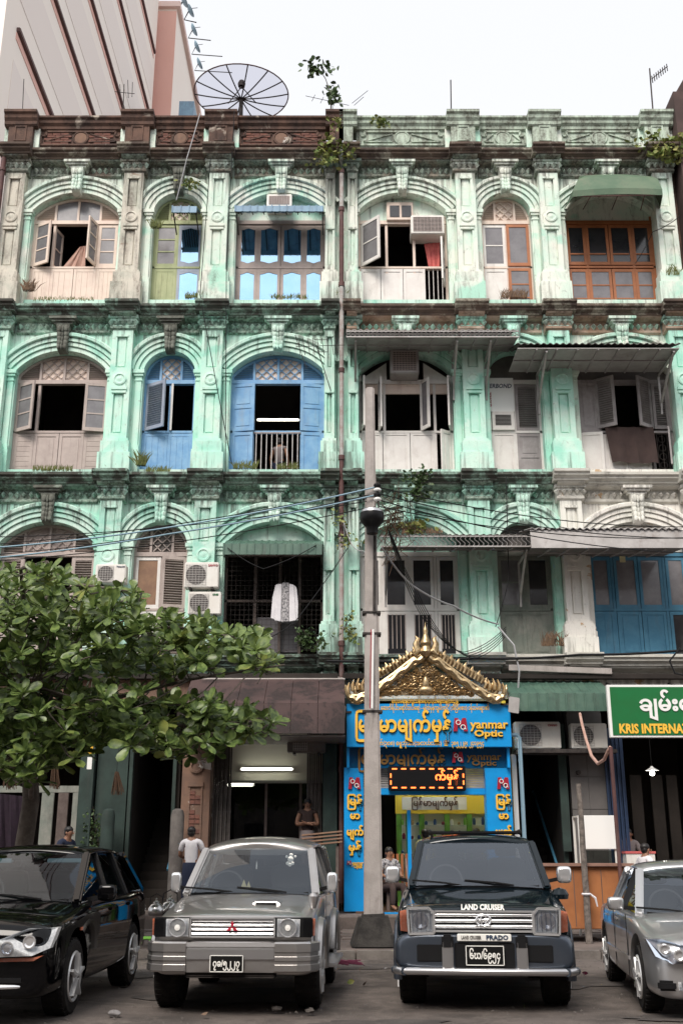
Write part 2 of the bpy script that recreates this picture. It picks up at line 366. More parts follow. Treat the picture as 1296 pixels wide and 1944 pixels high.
def leafm(name, c1, c2):
    m, t, b, nw, ln = nodes(name)
    r = nw('ShaderNodeObjectInfo').outputs['Random']; g = nw('ShaderNodeNewGeometry')
    n = noise(nw, ln, .9, 3, .6, g.outputs['Position']); n2 = noise(nw, ln, 11, 2, .5, g.outputs['Position'])
    c = mix(nw, ln, ramp(nw, ln, n2, .3, .7), c1, c2); c = mix(nw, ln, ramp(nw, ln, n, .56, .75), c, (.30, .31, .07))
    ln(c, b.inputs['Base Color']); b.inputs['Roughness'].default_value = .38
    b.inputs['Subsurface Weight'].default_value = 0
    tr = nw('ShaderNodeBsdfTranslucent'); ln(c, tr.inputs['Color']); mx = nw('ShaderNodeMixShader'); mx.inputs[0].default_value = .22
    out = t.nodes['Material Output']; ln(b.outputs[0], mx.inputs[1]); ln(tr.outputs[0], mx.inputs[2]); ln(mx.outputs[0], out.inputs['Surface'])
leafm('leaf', (.05, .09, .024), (.18, .25, .068))
def glassm(name, tint, ior=1.7, rough=.0):
    m, t, b, nw, ln = nodes(name); t.nodes.remove(b)
    tr = nw('ShaderNodeBsdfTransparent'); tr.inputs[0].default_value = (*tint, 1)
    gl = nw('ShaderNodeBsdfGlossy'); gl.inputs['Roughness'].default_value = rough; gl.inputs['Color'].default_value = (.84, .91, 1, 1)
    fr = nw('ShaderNodeFresnel'); fr.inputs['IOR'].default_value = ior
    mx = nw('ShaderNodeMixShader'); ln(fr.outputs[0], mx.inputs[0]); ln(tr.outputs[0], mx.inputs[1]); ln(gl.outputs[0], mx.inputs[2])
    ln(mx.outputs[0], t.nodes['Material Output'].inputs['Surface'])
glassm('car_glass', (.62, .66, .68), 1.8); glassm('car_glass_clear', (.5, .55, .55), 1.5); glassm('car_glass_pale', (.6, .62, .66), 2.05); glassm('car_glass_dark', (.14, .14, .15), 1.4); glassm('lens_glass', (.92, .93, .95), 1.35)
glassm('dish_mesh', (.74, .74, .80), 1.05, .5)
glassm('shop_glass', (.5, .52, .5), 1.5)
pm('dusty_glass', (.20, .19, .20), (.15, .14, .15), 3, .18, spec=.8)
pm('dark_glass', (.022, .022, .026), (.035, .033, .036), 2, .12, spec=.8)
pm('sky_glass', (.36, .56, .76), (.40, .60, .80), 1, .05, 1.0)
def emit(name, col, s):
    m, t, b, nw, ln = nodes(name); b.inputs['Base Color'].default_value = (*col, 1); b.inputs['Emission Color'].default_value = (*col, 1); b.inputs['Emission Strength'].default_value = s
emit('tube_light', (1, .96, .82), 4.0); emit('bulb_light', (1, .97, .88), 12); emit('led_orange', (1, .16, .03), 1.6); emit('shop_tube', (1, .97, .88), 22); emit('blue_led', (.1, .15, 1), 3)
def carpaint(name, c, metal=.0, rough=.35, coat=1.0, dust=0, spec=.3):
    m, t, b, nw, ln = nodes(name)
    pos = nw('ShaderNodeNewGeometry').outputs['Position']
    col = c
    if dust: col = mix(nw, ln, ramp(nw, ln, noise(nw, ln, 5, 6, .7, pos), .4, .7, dust * .3, dust), c, (.26, .23, .205))
    if isinstance(col, tuple): b.inputs['Base Color'].default_value = (*c, 1)
    else:
        ln(col, b.inputs['Base Color'])
    b.inputs['Metallic'].default_value = metal; b.inputs['Roughness'].default_value = rough
    b.inputs['Coat Weight'].default_value = coat; b.inputs['Coat Roughness'].default_value = .03; b.inputs['Coat IOR'].default_value = 1.42; b.inputs['Specular IOR Level'].default_value = spec
carpaint('car_silver', (.44, .43, .425), .85, .33, .7, .30); carpaint('car_silver_clean', (.58, .58, .585), .8, .30, .9, .06)
carpaint('car_black', (.002, .002, .0025), 0, .3, .75, 0, 0); carpaint('car_green', (.004, .009, .013), .1, .3, .9, .008, 0)
carpaint('car_lower_grey', (.06, .075, .10), .6, .35, .7, .06)
pm('chrome', (.80, .80, .81), None, rough=.10, metal=.72); pm('satin', (.55, .55, .56), None, rough=.3, metal=.9)
pm('alloy', (.66, .66, .66), None, rough=.35, metal=.55); pm('rubber', (.012, .011, .011), (.022, .02, .019), 12, .85, spec=.15, bump=.3, bump_scale=60)
pm('black_plastic', (.010, .010, .011), None, rough=.5, spec=.18); pm('seat_fabric', (.06, .058, .06), None, rough=.9)
pm('lamp_amber', (.50, .13, .06), (.55, .2, .12), 30, .25); pm('plate_black', (.008, .008, .008), None, rough=.5, spec=.15); pm('plate_white', (.80, .79, .75), None, rough=.5)
pm('lamp_bowl', (.70, .70, .68), (.5, .5, .5), 40, .25)  # pale diffuse tone stands in for sky reflected by the headlight facets
pm('added_opposite_wall', (.16, .13, .11), (.11, .09, .08), 1, .95)
pm('tar_patch', (.05, .043, .04), (.09, .077, .07), 2.5, .9, bump=.8, bump_scale=50)
# ---------------------------------------------------------------- ground, road, kerb, pavement
def struct(mb, name, mat, **k): return tag(mb.build(name, mat, **k), kind='structure')
YK = 17.75                                   # kerb line
g = MB()
nx, ny = 60, 50
for j in range(ny + 1):
    for i in range(nx + 1):
        x = -16 + 32 * i / nx; y = -6 + (YK + 6) * j / ny
        g.v.append(Vector((x, y, .012 * math.sin(x * 1.3 + y) + .010 * math.sin(y * 2.1 - x * .7) - .02)))
for j in range(ny):
    for i in range(nx): g.f.append([j*(nx+1)+i, j*(nx+1)+i+1, (j+1)*(nx+1)+i+1, (j+1)*(nx+1)+i])
struct(g, 'road', 'asphalt', smooth=True)
struct(MB().box(-400, 400, -400, 600, -.6, -.08), 'ground', 'asphalt')
rp = random.Random(4)
for cx, cy, rx, ry in ((-1.2, 13.2, 1.1, .9), (2.6, 14.6, 1.3, .8), (-2.9, 15.6, .9, .7), (.4, 11.0, .7, .35), (3.2, 11.2, .5, .3), (-.2, 16.6, 1.6, .5)):
    n_ = 22; pts = [(cx + rx * math.cos(6.283 * k / n_) * rp.uniform(.7, 1.15), cy + ry * math.sin(6.283 * k / n_) * rp.uniform(.7, 1.15)) for k in range(n_)]
    m = MB(); m.add([(x, y, .012 * math.sin(x * 1.3 + y) + .010 * math.sin(y * 2.1 - x * .7) - .011) for x, y in [(cx, cy)] + pts], [[0, 1 + k, 1 + (k + 1) % n_] for k in range(n_)]); struct(m, 'road_patch', 'tar_patch', smooth=True)
kb = empty('kerb', (0, YK, 0)); tag(kb, kind='structure')
x = -16.0
while x < 16:
    l = random.uniform(.85, 1.1); dz = random.uniform(-.012, .012)
    MB().box(x + .008, x + l - .008, YK, YK + .2, -.1, .10 + dz).build('kerb_stone', 'kerb_stone', kb, bevel=.015); x += l
pv = struct(MB().box(-16, 16, YK + .19, 22.6, -.3, .085), 'pavement', 'paving')
# loose paving slabs close to the shops
for j in range(5):
    for i in range(34):
        x = -8.5 + i * .5 + (.25 if j % 2 else 0); y = 20.2 + j * .48
        if -9 < x < 9:
            dz = random.uniform(-.012, .015)
            MB().box(x + .01, x + .49, y + .01, y + .47, .05, .115 + dz).build('paving_slab', 'paving', pv, bevel=.008)
struct(MB().box(-16, 16, 22.6, 31, -.3, .34), 'shop_step', 'paving')
# ---------------------------------------------------------------- the two shophouses
YW, YP, YWIN, YB = 25.55, 25.27, 25.86, 30.5
ZC = [6.17, 10.89, 15.74, 20.72]
DL = [.12, .25, .38, .51]                    # how far the ledges lie below the floor lines
BL = empty('shophouse', (-4.5, YW, .3), 0, 'weathered mint green shophouse with dark brown brick parapet behind the almond tree', 'building')
BR = empty('shophouse', (4.5, YW, .3), 0, 'weathered mint green shophouse with pale parapet above the blue optician shop', 'building')
BAYS = [(-9.0, -5.73, -7.32, 1.20, BL), (-5.73, -3.38, -4.50, .68, BL), (-3.38, -.02, -1.67, 1.22, BL),
        (-.02, 3.41, 1.68, 1.22, BR), (3.41, 5.70, 4.53, .68, BR), (5.70, 8.85, 7.38, 1.22, BR)]
WALLM = [['paint_low'] * 5 + ['paint_white'], ['paint_mid'] * 5 + ['paint_top'], ['paint_top'] * 6]
SPR, CRN = 2.72, 3.30
def arch_R(hw): h = CRN - SPR; return (hw * hw + h * h) / (2 * h)
def arch_z(hw, dx):
    Rr = arch_R(hw); return CRN - Rr + math.sqrt(max(Rr * Rr - dx * dx, 0))
def wall_bay(fl, b):
    x0, x1, c, hw, bl = BAYS[b]; zb, zt = ZC[fl] - DL[fl] - .05, ZC[fl + 1] - .02; zf = ZC[fl]
    m = MB(); y = YW; yb = YW + .42
    m.quad((x0, y, zb), (c - hw, y, zb), (c - hw, y, zt), (x0, y, zt)); m.quad((c + hw, y, zb), (x1, y, zb), (x1, y, zt), (c + hw, y, zt))
    n = 20; pts = [(c + hw * (2 * i / n - 1), zf + arch_z(hw, hw * (2 * i / n - 1))) for i in range(n + 1)]
    for (xa, za), (xb, zb2) in zip(pts, pts[1:]):
        m.quad((xa, y, za), (xb, y, zb2), (xb, y, zt), (xa, y, zt)); m.quad((xa, y, za), (xa, yb, za), (xb, yb, zb2), (xb, y, zb2))
    m.quad((c - hw, y, zb), (c - hw, yb, zb), (c - hw, yb, pts[0][1]), (c - hw, y, pts[0][1]))
    m.quad((c + hw, yb, zb), (c + hw, y, zb), (c + hw, y, pts[-1][1]), (c + hw, yb, pts[-1][1]))
    m.build('wall', WALLM[fl][b], bl)
def archivolt(fl, b):
    x0, x1, c, hw, bl = BAYS[b]; zf = ZC[fl]; Rr = arch_R(hw); cz = zf + CRN - Rr; A = math.asin(min(hw / Rr, 1)) + .04
    prof = [(-.004, -.01), (-.004, .05), (.10, .05), (.105, .025), (.12, .025), (.125, .095), (.22, .095), (.225, .07), (.24, .07), (.245, .135), (.33, .135), (.335, .10), (.35, .10), (.37, .20), (.44, .21), (.49, .14), (.50, -.01)]
    m = MB(); n = 26; k = len(prof)
    for i in range(n + 1):
        a = -A + 2 * A * i / n
        for t, o in prof: m.v.append(Vector((c + (Rr + t) * math.sin(a), YW - o, cz + (Rr + t) * math.cos(a))))
    for i in range(n):
        for j in range(k - 1): m.f.append([i*k + j, (i+1)*k + j, (i+1)*k + j + 1, i*k + j + 1])
    m.build('arch_moulding', WALLM[fl][b], bl, smooth=25)
# prototypes, built once and copied
def pilaster_mesh(hw):
    m = MB(); y = 0
    m.box(-hw - .14, hw + .14, y - .14, .3, -.42, .30); m.box(-hw - .09, hw + .09, y - .09, .3, .30, .62); m.box(-hw - .05, hw + .05, y - .05, .3, .62, .70)
    def panel(z0, z1, pw):      # shaft face with a sunk panel
        m.box(-hw, -pw, y, .3, z0, z1); m.box(pw, hw, y, .3, z0, z1); m.box(-pw, pw, y + .07, .3, z0, z1)
        m.box(-pw + .04, pw - .04, y + .045, .29, z0 + .05, z1 - .05)
    pw = hw * .50
    m.box(-hw, hw, y, .3, .70, .86); panel(.86, 1.98, pw); m.box(-hw, hw, y, .3, 1.98, 2.70); panel(2.70, 3.62, pw); m.box(-hw, hw, y, .3, 3.62, 3.80)
    m.box(-pw - .05, pw + .05, y - .03, .1, 1.97, 2.03); m.box(-pw - .03, pw + .03, y - .02, .1, 3.58, 3.64)
    m.box(-hw - .03, hw + .03, y - .03, .3, 3.80, 3.86); m.box(-hw - .01, hw + .01, y - .012, .3, 3.86, 4.02)
    m.box(-hw - .06, hw + .06, y - .06, .3, 4.02, 4.09); m.box(-hw - .12, hw + .12, y - .11, .3, 4.09, 4.17)
    if hw > .2:
        m.lathe([(.17, 0), (.17, -.045), (.13, -.055), (.11, -.03), (.07, -.03), (.03, -.05), (.001, -.05)], (0, y, 2.36), 'y', 20)
        m.prism([(-.17, 2.36), (-.17, 2.12), (.17, 2.12), (.17, 2.36)], y - .02, y + .02); m.box(-.2, .2, y - .045, y + .01, 2.06, 2.13)
    return m
def colonette_mesh():
    m = MB(); m.box(-.12, .12, -.10, .1, -.42, .5); m.box(-.10, .10, -.07, .1, .5, .62); m.box(-.075, .075, -.05, .1, .62, 2.42)
    m.box(-.095, .095, -.07, .1, 2.42, 2.46); m.box(-.08, .08, -.06, .1, 2.46, 2.55); m.box(-.12, .12, -.10, .1, 2.55, 2.62); m.box(-.15, .15, -.13, .1, 2.62, 2.72)
    return m
def keystone_mesh():
    m = MB(); sec = [(3.22, .11, .20), (3.30, .125, .27), (3.42, .13, .25), (3.62, .15, .22), (3.82, .165, .26), (3.96, .175, .30)]
    for z, w, o in sec: m.v += [Vector((-w, 0.05, z)), Vector((-w, -o, z)), Vector((w, -o, z)), Vector((w, 0.05, z))]
    for i in range(len(sec) - 1):
        for k in range(3): m.f.append([i*4 + k, i*4 + k + 1, i*4 + 5 + k, i*4 + 4 + k])
    m.f.append([3, 2, 1, 0])
    for z, o, r in ((3.84, .27, .085), (3.70, .24, .08), (3.56, .235, .075), (3.42, .255, .07), (3.31, .27, .06)):
        for sx in (-1, 1): m.sphere((sx * .085, -o, z), r, 8, 6, (.75, .45, 1.25))
        m.sphere((0, -o - .01, z - .03), r * .8, 8, 6, (.5, .6, 1.5))
    m.box(-.24, .24, -.27, .1, 3.96, 4.02); m.box(-.30, .30, -.33, .1, 4.02, 4.08); m.box(-.36, .36, -.38, .1, 4.08, 4.15)
    return m
def place(proto, bl, d): return dup(proto, bl, d)
def protos(fn, name, mats, bl, smooth=False):
    out = {}
    for mt in mats: out[mt] = (fn, name, mt)
    return out
class Proto:
    "makes the first object on demand and copies it after that, one mesh per material"
    def __init__(s, fn, name, smooth=False): s.fn, s.name, s.smooth, s.me = fn, name, smooth, {}
    def put(s, mat, bl, d):
        if mat in s.me:
            o = bpy.data.objects.new(s.name, s.me[mat]); COL.objects.link(o)
            o.parent = bl; OFF[o.name] = Vector(d); o.location = Vector(d) - OFF[bl.name]; return o
        m = s.fn(); m.xf(Matrix.Translation(d)); o = m.build(s.name, mat, bl, smooth=s.smooth, origin=d, fix=False); s.me[mat] = o.data; return o
PIL = Proto(lambda: pilaster_mesh(.27), 'pilaster', 30); PILN = Proto(lambda: pilaster_mesh(.13), 'pilaster', 30)
COLO = Proto(colonette_mesh, 'colonette'); KEY = Proto(keystone_mesh, 'keystone', 50)
def dent():
    return MB().add([(-.082, 0, 0), (0, 0, -.105), (.082, 0, 0), (0, 0, .105), (0, -.13, .0)], [(0, 1, 4), (1, 2, 4), (2, 3, 4), (3, 0, 4)])
DENT = Proto(dent, 'dentil')
PX = [(-9.0, BL), (-5.73, BL), (-3.38, BL), (3.41, BR), (5.70, BR), (8.85, BR)]
LEDGE = [['ledge_mint'] * 4 + ['ledge_white'] * 2, ['ledge_mint'] * 5 + ['ledge_white'], ['ledge_mint'] * 3 + ['ledge_rust'] * 3, ['ledge_top'] * 3 + ['ledge_top'] * 3]
def corn_prof(o, zt, part):
    y = YW - o
    if part == 0: return [(YW + .2, zt), (y - .46, zt), (y - .46, zt - .07), (y - .40, zt - .10), (y - .40, zt - .15), (y - .31, zt - .21), (y - .30, zt - .255), (YW + .2, zt - .255)]
    return [(YW + .2, zt - .257), (y - .27, zt - .257), (y - .25, zt - .30), (y - .16, zt - .34), (y - .05, zt - .36), (y - .03, zt - .58), (y - .07, zt - .60), (y - .07, zt - .66), (y - .02, zt - .70), (YW + .2, zt - .70)]
CAP = {'ledge_mint': 'ledge_dark', 'ledge_top': 'ledge_brown', 'ledge_rust': 'ledge_brown'}
def cornice(ci):
    zt = ZC[ci] - DL[ci]
    for b, (x0, x1, c, hw, bl) in enumerate(BAYS):
        xa = x0 + .40 if b not in (3,) else .50; xb = x1 - .40 if b != 2 else -.50
        mt = LEDGE[ci][b]
        MB().sweepx(corn_prof(0, zt, 0), xa, xb).build('cornice', CAP.get(mt, mt), bl); MB().sweepx(corn_prof(0, zt, 1), xa, xb).build('frieze', mt, bl)
        n = max(1, int(round((xb - xa) / .172))); wm = WALLM[min(max(ci - 1, 0), 2)][b]
        for i in range(n): DENT.put(wm if ci < 3 or b > 2 else 'paint_top', bl, (xa + (i + .5) * (xb - xa) / n, YW - .035, zt - .47))
    for x, bl in PX + [(-.29, BL), (.27, BR)]:
        w = .44 if abs(x) > 1 else .235
        b = min(range(6), key=lambda k: abs(BAYS[k][2] - x - (.3 if x > 0 else -.3)))
        MB().sweepx(corn_prof(.26, zt, 0), x - w, x + w).build('cornice', CAP.get(LEDGE[ci][b], LEDGE[ci][b]), bl); MB().sweepx(corn_prof(.26, zt, 1), x - w + .1, x + w - .1).build('frieze', LEDGE[ci][b], bl)
        # narrower dentil block of the projecting part
        n = 5 if w > .3 else 3
        for i in range(n): DENT.put(WALLM[min(max(ci - 1, 0), 2)][b], bl, (x + (i - (n - 1) / 2) * .165, YW - .295, zt - .47))
for fl in range(3):
    for b in range(6):
        wall_bay(fl, b); archivolt(fl, b)
        x0, x1, c, hw, bl = BAYS[b]; wm = WALLM[fl][b]
        for s in (-1, 1): COLO.put(wm, bl, (c + s * (hw + .11), YW - .0, ZC[fl]))
        KEY.put('keystone_black' if (fl, b) in ((2, 1), (1, 0), (1, 1), (0, 0)) else wm, bl, (c, YW, ZC[fl]))
    for x, bl in PX:
        wm = 'paint_white' if (fl == 0 and x > 5) else ('paint_top' if fl == 2 else ['paint_low', 'paint_mid'][fl])
        if fl == 2 and x < -5: wm = 'paint_dirty'
        PIL.put(wm, bl, (x, YP, ZC[fl]))
    for x, bl in ((-.31, BL), (.30, BR)):
        PILN.put(['paint_low', 'paint_mid', 'paint_top'][fl], bl, (x, YP, ZC[fl]))
for ci in range(4): cornice(ci)
# shells behind the facade: floors, ceilings, back and party walls, roof
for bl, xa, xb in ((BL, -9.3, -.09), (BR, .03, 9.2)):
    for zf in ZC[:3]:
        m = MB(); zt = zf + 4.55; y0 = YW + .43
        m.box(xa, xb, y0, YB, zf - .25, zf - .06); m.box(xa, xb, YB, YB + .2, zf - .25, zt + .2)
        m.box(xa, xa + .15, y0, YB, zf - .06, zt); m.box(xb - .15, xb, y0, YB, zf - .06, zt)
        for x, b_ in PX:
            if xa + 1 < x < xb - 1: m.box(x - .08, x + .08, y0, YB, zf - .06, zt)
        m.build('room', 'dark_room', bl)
    MB().box(xa, xb, YW + .2, YB + 4, 20.45, 20.62).build('roof', 'roof_dark', bl)
    MB().box(xa, xb, YB + .22, YB + 4, .3, 20.44).build('rear_wall', 'parapet_brown', bl)
    MB().box(xa - .12, xa - .003, YW + .1, YB + 4, .3, 20.9).build('party_wall', 'parapet_brown', bl)
    MB().box(xb + .003, xb + (.05 if bl is BL else .12), YW + .1, YB + 4, .3, 20.9).build('party_wall', 'parapet_brown', bl)
# ---------------------------------------------------------------- parapet
ZP0 = 20.21
def parapet():
    for b, (x0, x1, c, hw, bl) in enumerate(BAYS):
        mt = 'parapet_brown' if bl is BL else 'parapet_pale'
        xa = x0 + .42 if b != 3 else .42; xb = x1 - .42 if b != 2 else -.44
        m = MB(); y = YW - .02
        m.box(xa, xb, y, y + .35, ZP0 - .05, 21.09)
        m.sweepx([(y + .36, 21.44), (y - .22, 21.44), (y - .22, 21.38), (y - .16, 21.34), (y - .15, 21.25), (y - .08, 21.18), (y - .07, 21.10), (y - .02, 21.07), (y + .36, 21.07)], xa, xb)
        m.build('parapet', mt, bl)
        # raised frame with cut corners, roundel and pointed lozenges
        mid = (xa + xb) / 2; w = (xb - xa) / 2 - .10; z0, z1 = 20.60, 21.04; k = .14
        f = MB(); P8 = [(-w, z0), (w, z0), (w, z1 - k), (w - k, z1 - k), (w - k, z1), (-w + k, z1), (-w + k, z1 - k), (-w, z1 - k)]
        for (ax, az), (bx, bz) in zip(P8, P8[1:] + P8[:1]): f.bar((mid + ax, y - .02, az), (mid + bx, y - .02, bz), .055, .05, (0, 1, 0))
        f.torus((mid, y - .02, 20.83), .205, .03, 24, 6, Matrix.Rotation(R(90), 3, 'X'))
        for s in (-1, 1):
            e = [(mid + s * .27, 20.83 + .13), (mid + s * (w - .10), 20.83 - .12), (mid + s * .27, 20.83 - .13)]
            for (ax, az), (bx, bz) in zip(e, e[1:]): f.bar((ax, y - .02, az), (bx, y - .02, bz), .03, .04, (0, 1, 0))
        f.build('parapet_frame', mt, bl)
        MB().lathe([(.19, 0), (.17, -.03), (.001, -.035)], (mid, y, 20.83), 'y', 20).build('roundel', 'wall_ochre' if bl is BL else 'parapet_pale', bl)
        if bl is BL:
            me = None; rows = 5; nb = int(2 * (w - .1) / .235)
            for r in range(rows):
                for i in range(nb):
                    bx = mid - (w - .1) + (i + .5 + (.25 if r % 2 else -.1)) * .235; bz = 20.62 + r * .078
                    if abs(bx - mid) < .30 or abs(bx - mid) > w - .14: continue
                    if me is None:
                        o = MB().box(-.108, .108, -.03, .03, 0, .062).build('brick', 'brick', bl, origin=(0, 0, 0)); me = o.data
                    else:
                        o = bpy.data.objects.new('brick', me); COL.objects.link(o); o.parent = bl
                    OFF[o.name] = Vector((bx, y + random.uniform(-.004, .014), bz)); o.location = OFF[o.name] - OFF[bl.name]
    for x, bl in PX + [(-.20, BL), (.19, BR)]:
        w = .40 if abs(x) > 1 else .19; mt = 'parapet_brown' if bl is BL else 'parapet_pale'; y = YW - .27
        m = MB(); m.box(x - w + .06, x + w - .06, y, YW + .34, ZP0 - .04, 21.06)
        if w > .3:
            m.box(x - .17, x - .13, y - .025, y + .01, 20.60, 21.02); m.box(x + .13, x + .17, y - .025, y + .01, 20.60, 21.02)
            m.box(x - .17, x + .17, y - .025, y + .01, 21.02, 21.06); m.box(x - .17, x + .17, y - .025, y + .01, 20.56, 20.60)
        m.sweepx([(YW + .36, 21.48), (y - .20, 21.48), (y - .20, 21.40), (y - .14, 21.36), (y - .12, 21.26), (y - .06, 21.18), (y - .05, 21.09), (y - .01, 21.05), (YW + .36, 21.05)], x - w - .06, x + w + .06)
        m.build('parapet_pier', mt, bl)
        for s in (-1, 1):
            if w > .3: MB().box(x + s * (w + .02) - .075, x + s * (w + .02) + .075, YW - .12, YW + .1, ZP0 - .03, 21.08).build('parapet_strip', 'paint_top', bl)
parapet()
# ---------------------------------------------------------------- windows
def leaf(win, c, hw, zf, x0, x1, z0, z1, kind, mat, ang=0, hinge='L', n=3, pane='dusty_glass', dy=0):
    "one casement, shutter or door leaf; x in fractions of the half width, opened outwards by ang degrees"
    if z0 < .1: z0 -= DL[ZC.index(zf)]
    xa, xb = c + x0 * hw + .008, c + x1 * hw - .008; w = xb - xa; h = z1 - z0 - .012; t = .045; st = min(.075, w * .2)
    m = MB(); g = MB(); gm = None; s = 1 if hinge == 'L' else -1
    m.box(0, st, 0, t, 0, h); m.box(w - st, w, 0, t, 0, h); m.box(st, w - st, .001, t - .001, h - .085, h); m.box(st, w - st, .001, t - .001, 0, .095)
    i0, i1, j0, j1 = st, w - st, .095, h - .085
    if kind == 'louver':
        k = max(4, int((j1 - j0) / .062))
        for i in range(k):
            z = j0 + (i + .5) * (j1 - j0) / k; m.bar((i0, t / 2, z), (i1, t / 2, z), .05, .009, (0, .55, 1))
    elif kind in ('panel', 'panel2', 'board', 'plank'):
        m.box(i0, i1, .018, .032, j0, j1)
        if kind == 'panel2': zz = (j0 + j1) / 2; m.box(i0, i1, .001, t - .001, zz - .04, zz + .04); rows = [(j0, zz - .04), (zz + .04, j1)]
        else: rows = [(j0, j1)]
        if kind in ('panel', 'panel2'):
            for a, b in rows: m.box(i0 + .05, i1 - .05, .006, .03, a + .05, b - .05)
        elif kind == 'board':
            k = max(2, int((i1 - i0) / .12))
            for i in range(k): m.box(i0 + i * (i1 - i0) / k + .004, i0 + (i + 1) * (i1 - i0) / k - .004, .008, .03, j0, j1)
        else:
            k = max(3, int((j1 - j0) / .13))
            for i in range(k): m.box(i0, i1, .008, .03, j0 + i * (j1 - j0) / k + .004, j0 + (i + 1) * (j1 - j0) / k - .004)
    elif kind in ('glass', 'curved'):
        for i in range(1, n): zz = j0 + i * (j1 - j0) / n; m.box(i0, i1, .004, t - .004, zz - .018, zz + .018)
        if kind == 'curved':
            for zz, sg in ((j1, -1), (j0, 1)):
                q = [(i0, zz), (i1, zz)] + [(i1 - (i1 - i0) * k / 8, zz + sg * (.015 + .06 * abs(math.cos(math.pi * k / 8)) ** 1.5)) for k in range(9)]
                m.prism(q if sg < 0 else q, .004, t - .004)
        g.box(i0, i1, .018, .026, j0, j1); gm = pane
    if kind == 'glass2':                                  # dark above, light-coloured glass below
        g.box(i0, i1, .018, .026, j0, j1); gm = pane
    a = R(ang) * s
    M = Matrix.Translation((xa if s > 0 else xb, YWIN - .05 - dy, zf + z0)) @ Matrix.Rotation(-a, 4, 'Z') @ Matrix.Translation((0 if s > 0 else -w, 0, 0))
    nm = {'louver': 'shutter', 'glass': 'casement', 'curved': 'casement', 'glass2': 'casement'}.get(kind, 'panel')
    o = m.xf(M).build(nm, mat, win, fix=True)
    if gm: g.xf(M).build('pane', gm, win)
    return o
def fanlight(win, c, hw, zf, kind, mat, back='cream_wood', half=None):
    z0 = 2.58; Rr = arch_R(hw); cz = CRN - Rr
    def xa(z): return math.sqrt(max(Rr * Rr - (z - cz) ** 2, 0))
    y = YWIN - .03
    def fill(mt, nm, xl=-1, xr=1, yy=.0):
        n = 16; pts = [(c + hw * (xl + (xr - xl) * i / n), zf + arch_z(hw, hw * (xl + (xr - xl) * i / n)) - .012) for i in range(n + 1)]
        MB().prism([(pts[0][0], zf + z0)] + [(pts[-1][0], zf + z0)] + pts[::-1], y + yy, y + yy + .03).build(nm, mt, win)
    if kind == 'fill': fill(mat, 'fanlight_panel', yy=-.02); return
    m = MB(); n = 18; A = math.asin(min(1, hw / Rr))
    pts = [(c + (Rr - .045) * math.sin(-A + 2 * A * i / n), y, zf + cz + (Rr - .045) * math.cos(-A + 2 * A * i / n)) for i in range(n + 1)]
    for a, b in zip(pts, pts[1:]): m.bar(a, b, .07, .075, (0, 1, 0))
    mul_ = [-.52, 0, .52] if hw > 1 else [-.40, .40]
    for f in mul_: m.box(c + f * hw - .03, c + f * hw + .03, y - .035, y + .03, zf + z0, zf + arch_z(hw, f * hw) - .05)
    m.build('fanlight_frame', mat, win)
    for sgn in (-1, 1):
        sl = MB(); xi = mul_[-1] * hw + .03; z = z0 + .05
        while True:
            xo = xa(z + .03) - .07
            if xo < xi + .05 or z > CRN: break
            sl.bar((c + sgn * xi, y, zf + z), (c + sgn * xo, y, zf + z), .055, .010, (0, .5, 1)); z += .062
        sl.build('louvre', mat, win)
    xi = mul_[-1] * hw - .03
    if kind == 'lattice':
        la = MB(); fill(back, 'fanlight_panel', -mul_[-1], mul_[-1], .03)
        for (l, r) in ([(-xi, -.03), (.03, xi)] if hw > 1 else [(-xi, xi)]):
            w = r - l; st = .23
            for sg in (1, -1):
                k = -6
                while k < 12:
                    # line x = l + k*st + sg*(z-z0)
                    seg = []
                    for i in range(25):
                        z = z0 + .03 + i * .03; xx = (l + k * st + (z - z0)) if sg > 0 else (r - k * st - (z - z0))
                        if l <= xx <= r and z < arch_z(hw, xx) - .08: seg.append((c + xx, y - .005, zf + z))
                    if len(seg) > 1: la.bar(seg[0], seg[-1], .022, .02, (0, 1, 0))
                    k += 1
        la.build('lattice', mat, win)
    elif kind == 'panes':
        fill('dusty_glass', 'pane', -mul_[-1], mul_[-1], .0)
def window(fl, b, mat, leaves, fan='lattice', fanmat=None, back='cream_wood', mull=(-.52, .52), rail=1.08, dark=None):
    x0, x1, c, hw, bl = BAYS[b]; zf = ZC[fl]; m = MB(); y0, y1 = YWIN - .06, YWIN + .06
    zd = zf - DL[fl]; m.box(c - hw, c - hw + .06, y0, y1, zd, zf + SPR); m.box(c + hw - .06, c + hw, y0, y1, zd, zf + SPR)
    m.box(c - hw, c + hw, y0 - .02, y1, zf + 2.47, zf + 2.58); m.box(c - hw, c + hw, y0 - .05, y1 + .1, zd - .03, zd + .04)
    if rail: m.box(c - hw, c + hw, y0 + .0, y1, zf + rail, zf + rail + .06)
    for f in mull: m.box(c + f * hw - .035, c + f * hw + .035, y0 + .02, y1, zd + .04, zf + 2.47)
    w = m.build('window', mat, bl)
    if fan: fanlight(w, c, hw, zf, fan, fanmat or mat, back)
    for L in leaves:
        L = dict(zip(('x0', 'x1', 'z0', 'z1', 'kind', 'mat', 'ang', 'hinge', 'n', 'pane', 'dy'), L)); L['mat'] = L['mat'] or mat
        leaf(w, c, hw, zf, **L)
    return w
LO, MI, HI = (.04, 1.08), (1.14, 2.47), (.04, 2.47)
def cols(edges, z, kind, mat=None, **k):
    return [(a, b, z[0], z[1], kind, mat, 0, 'L', k.get('n', 3), k.get('pane', 'dusty_glass')) for a, b in zip(edges, edges[1:])]
E4 = (-.96, -.52, 0, .52, .96); E2 = (-.94, 0, .94)
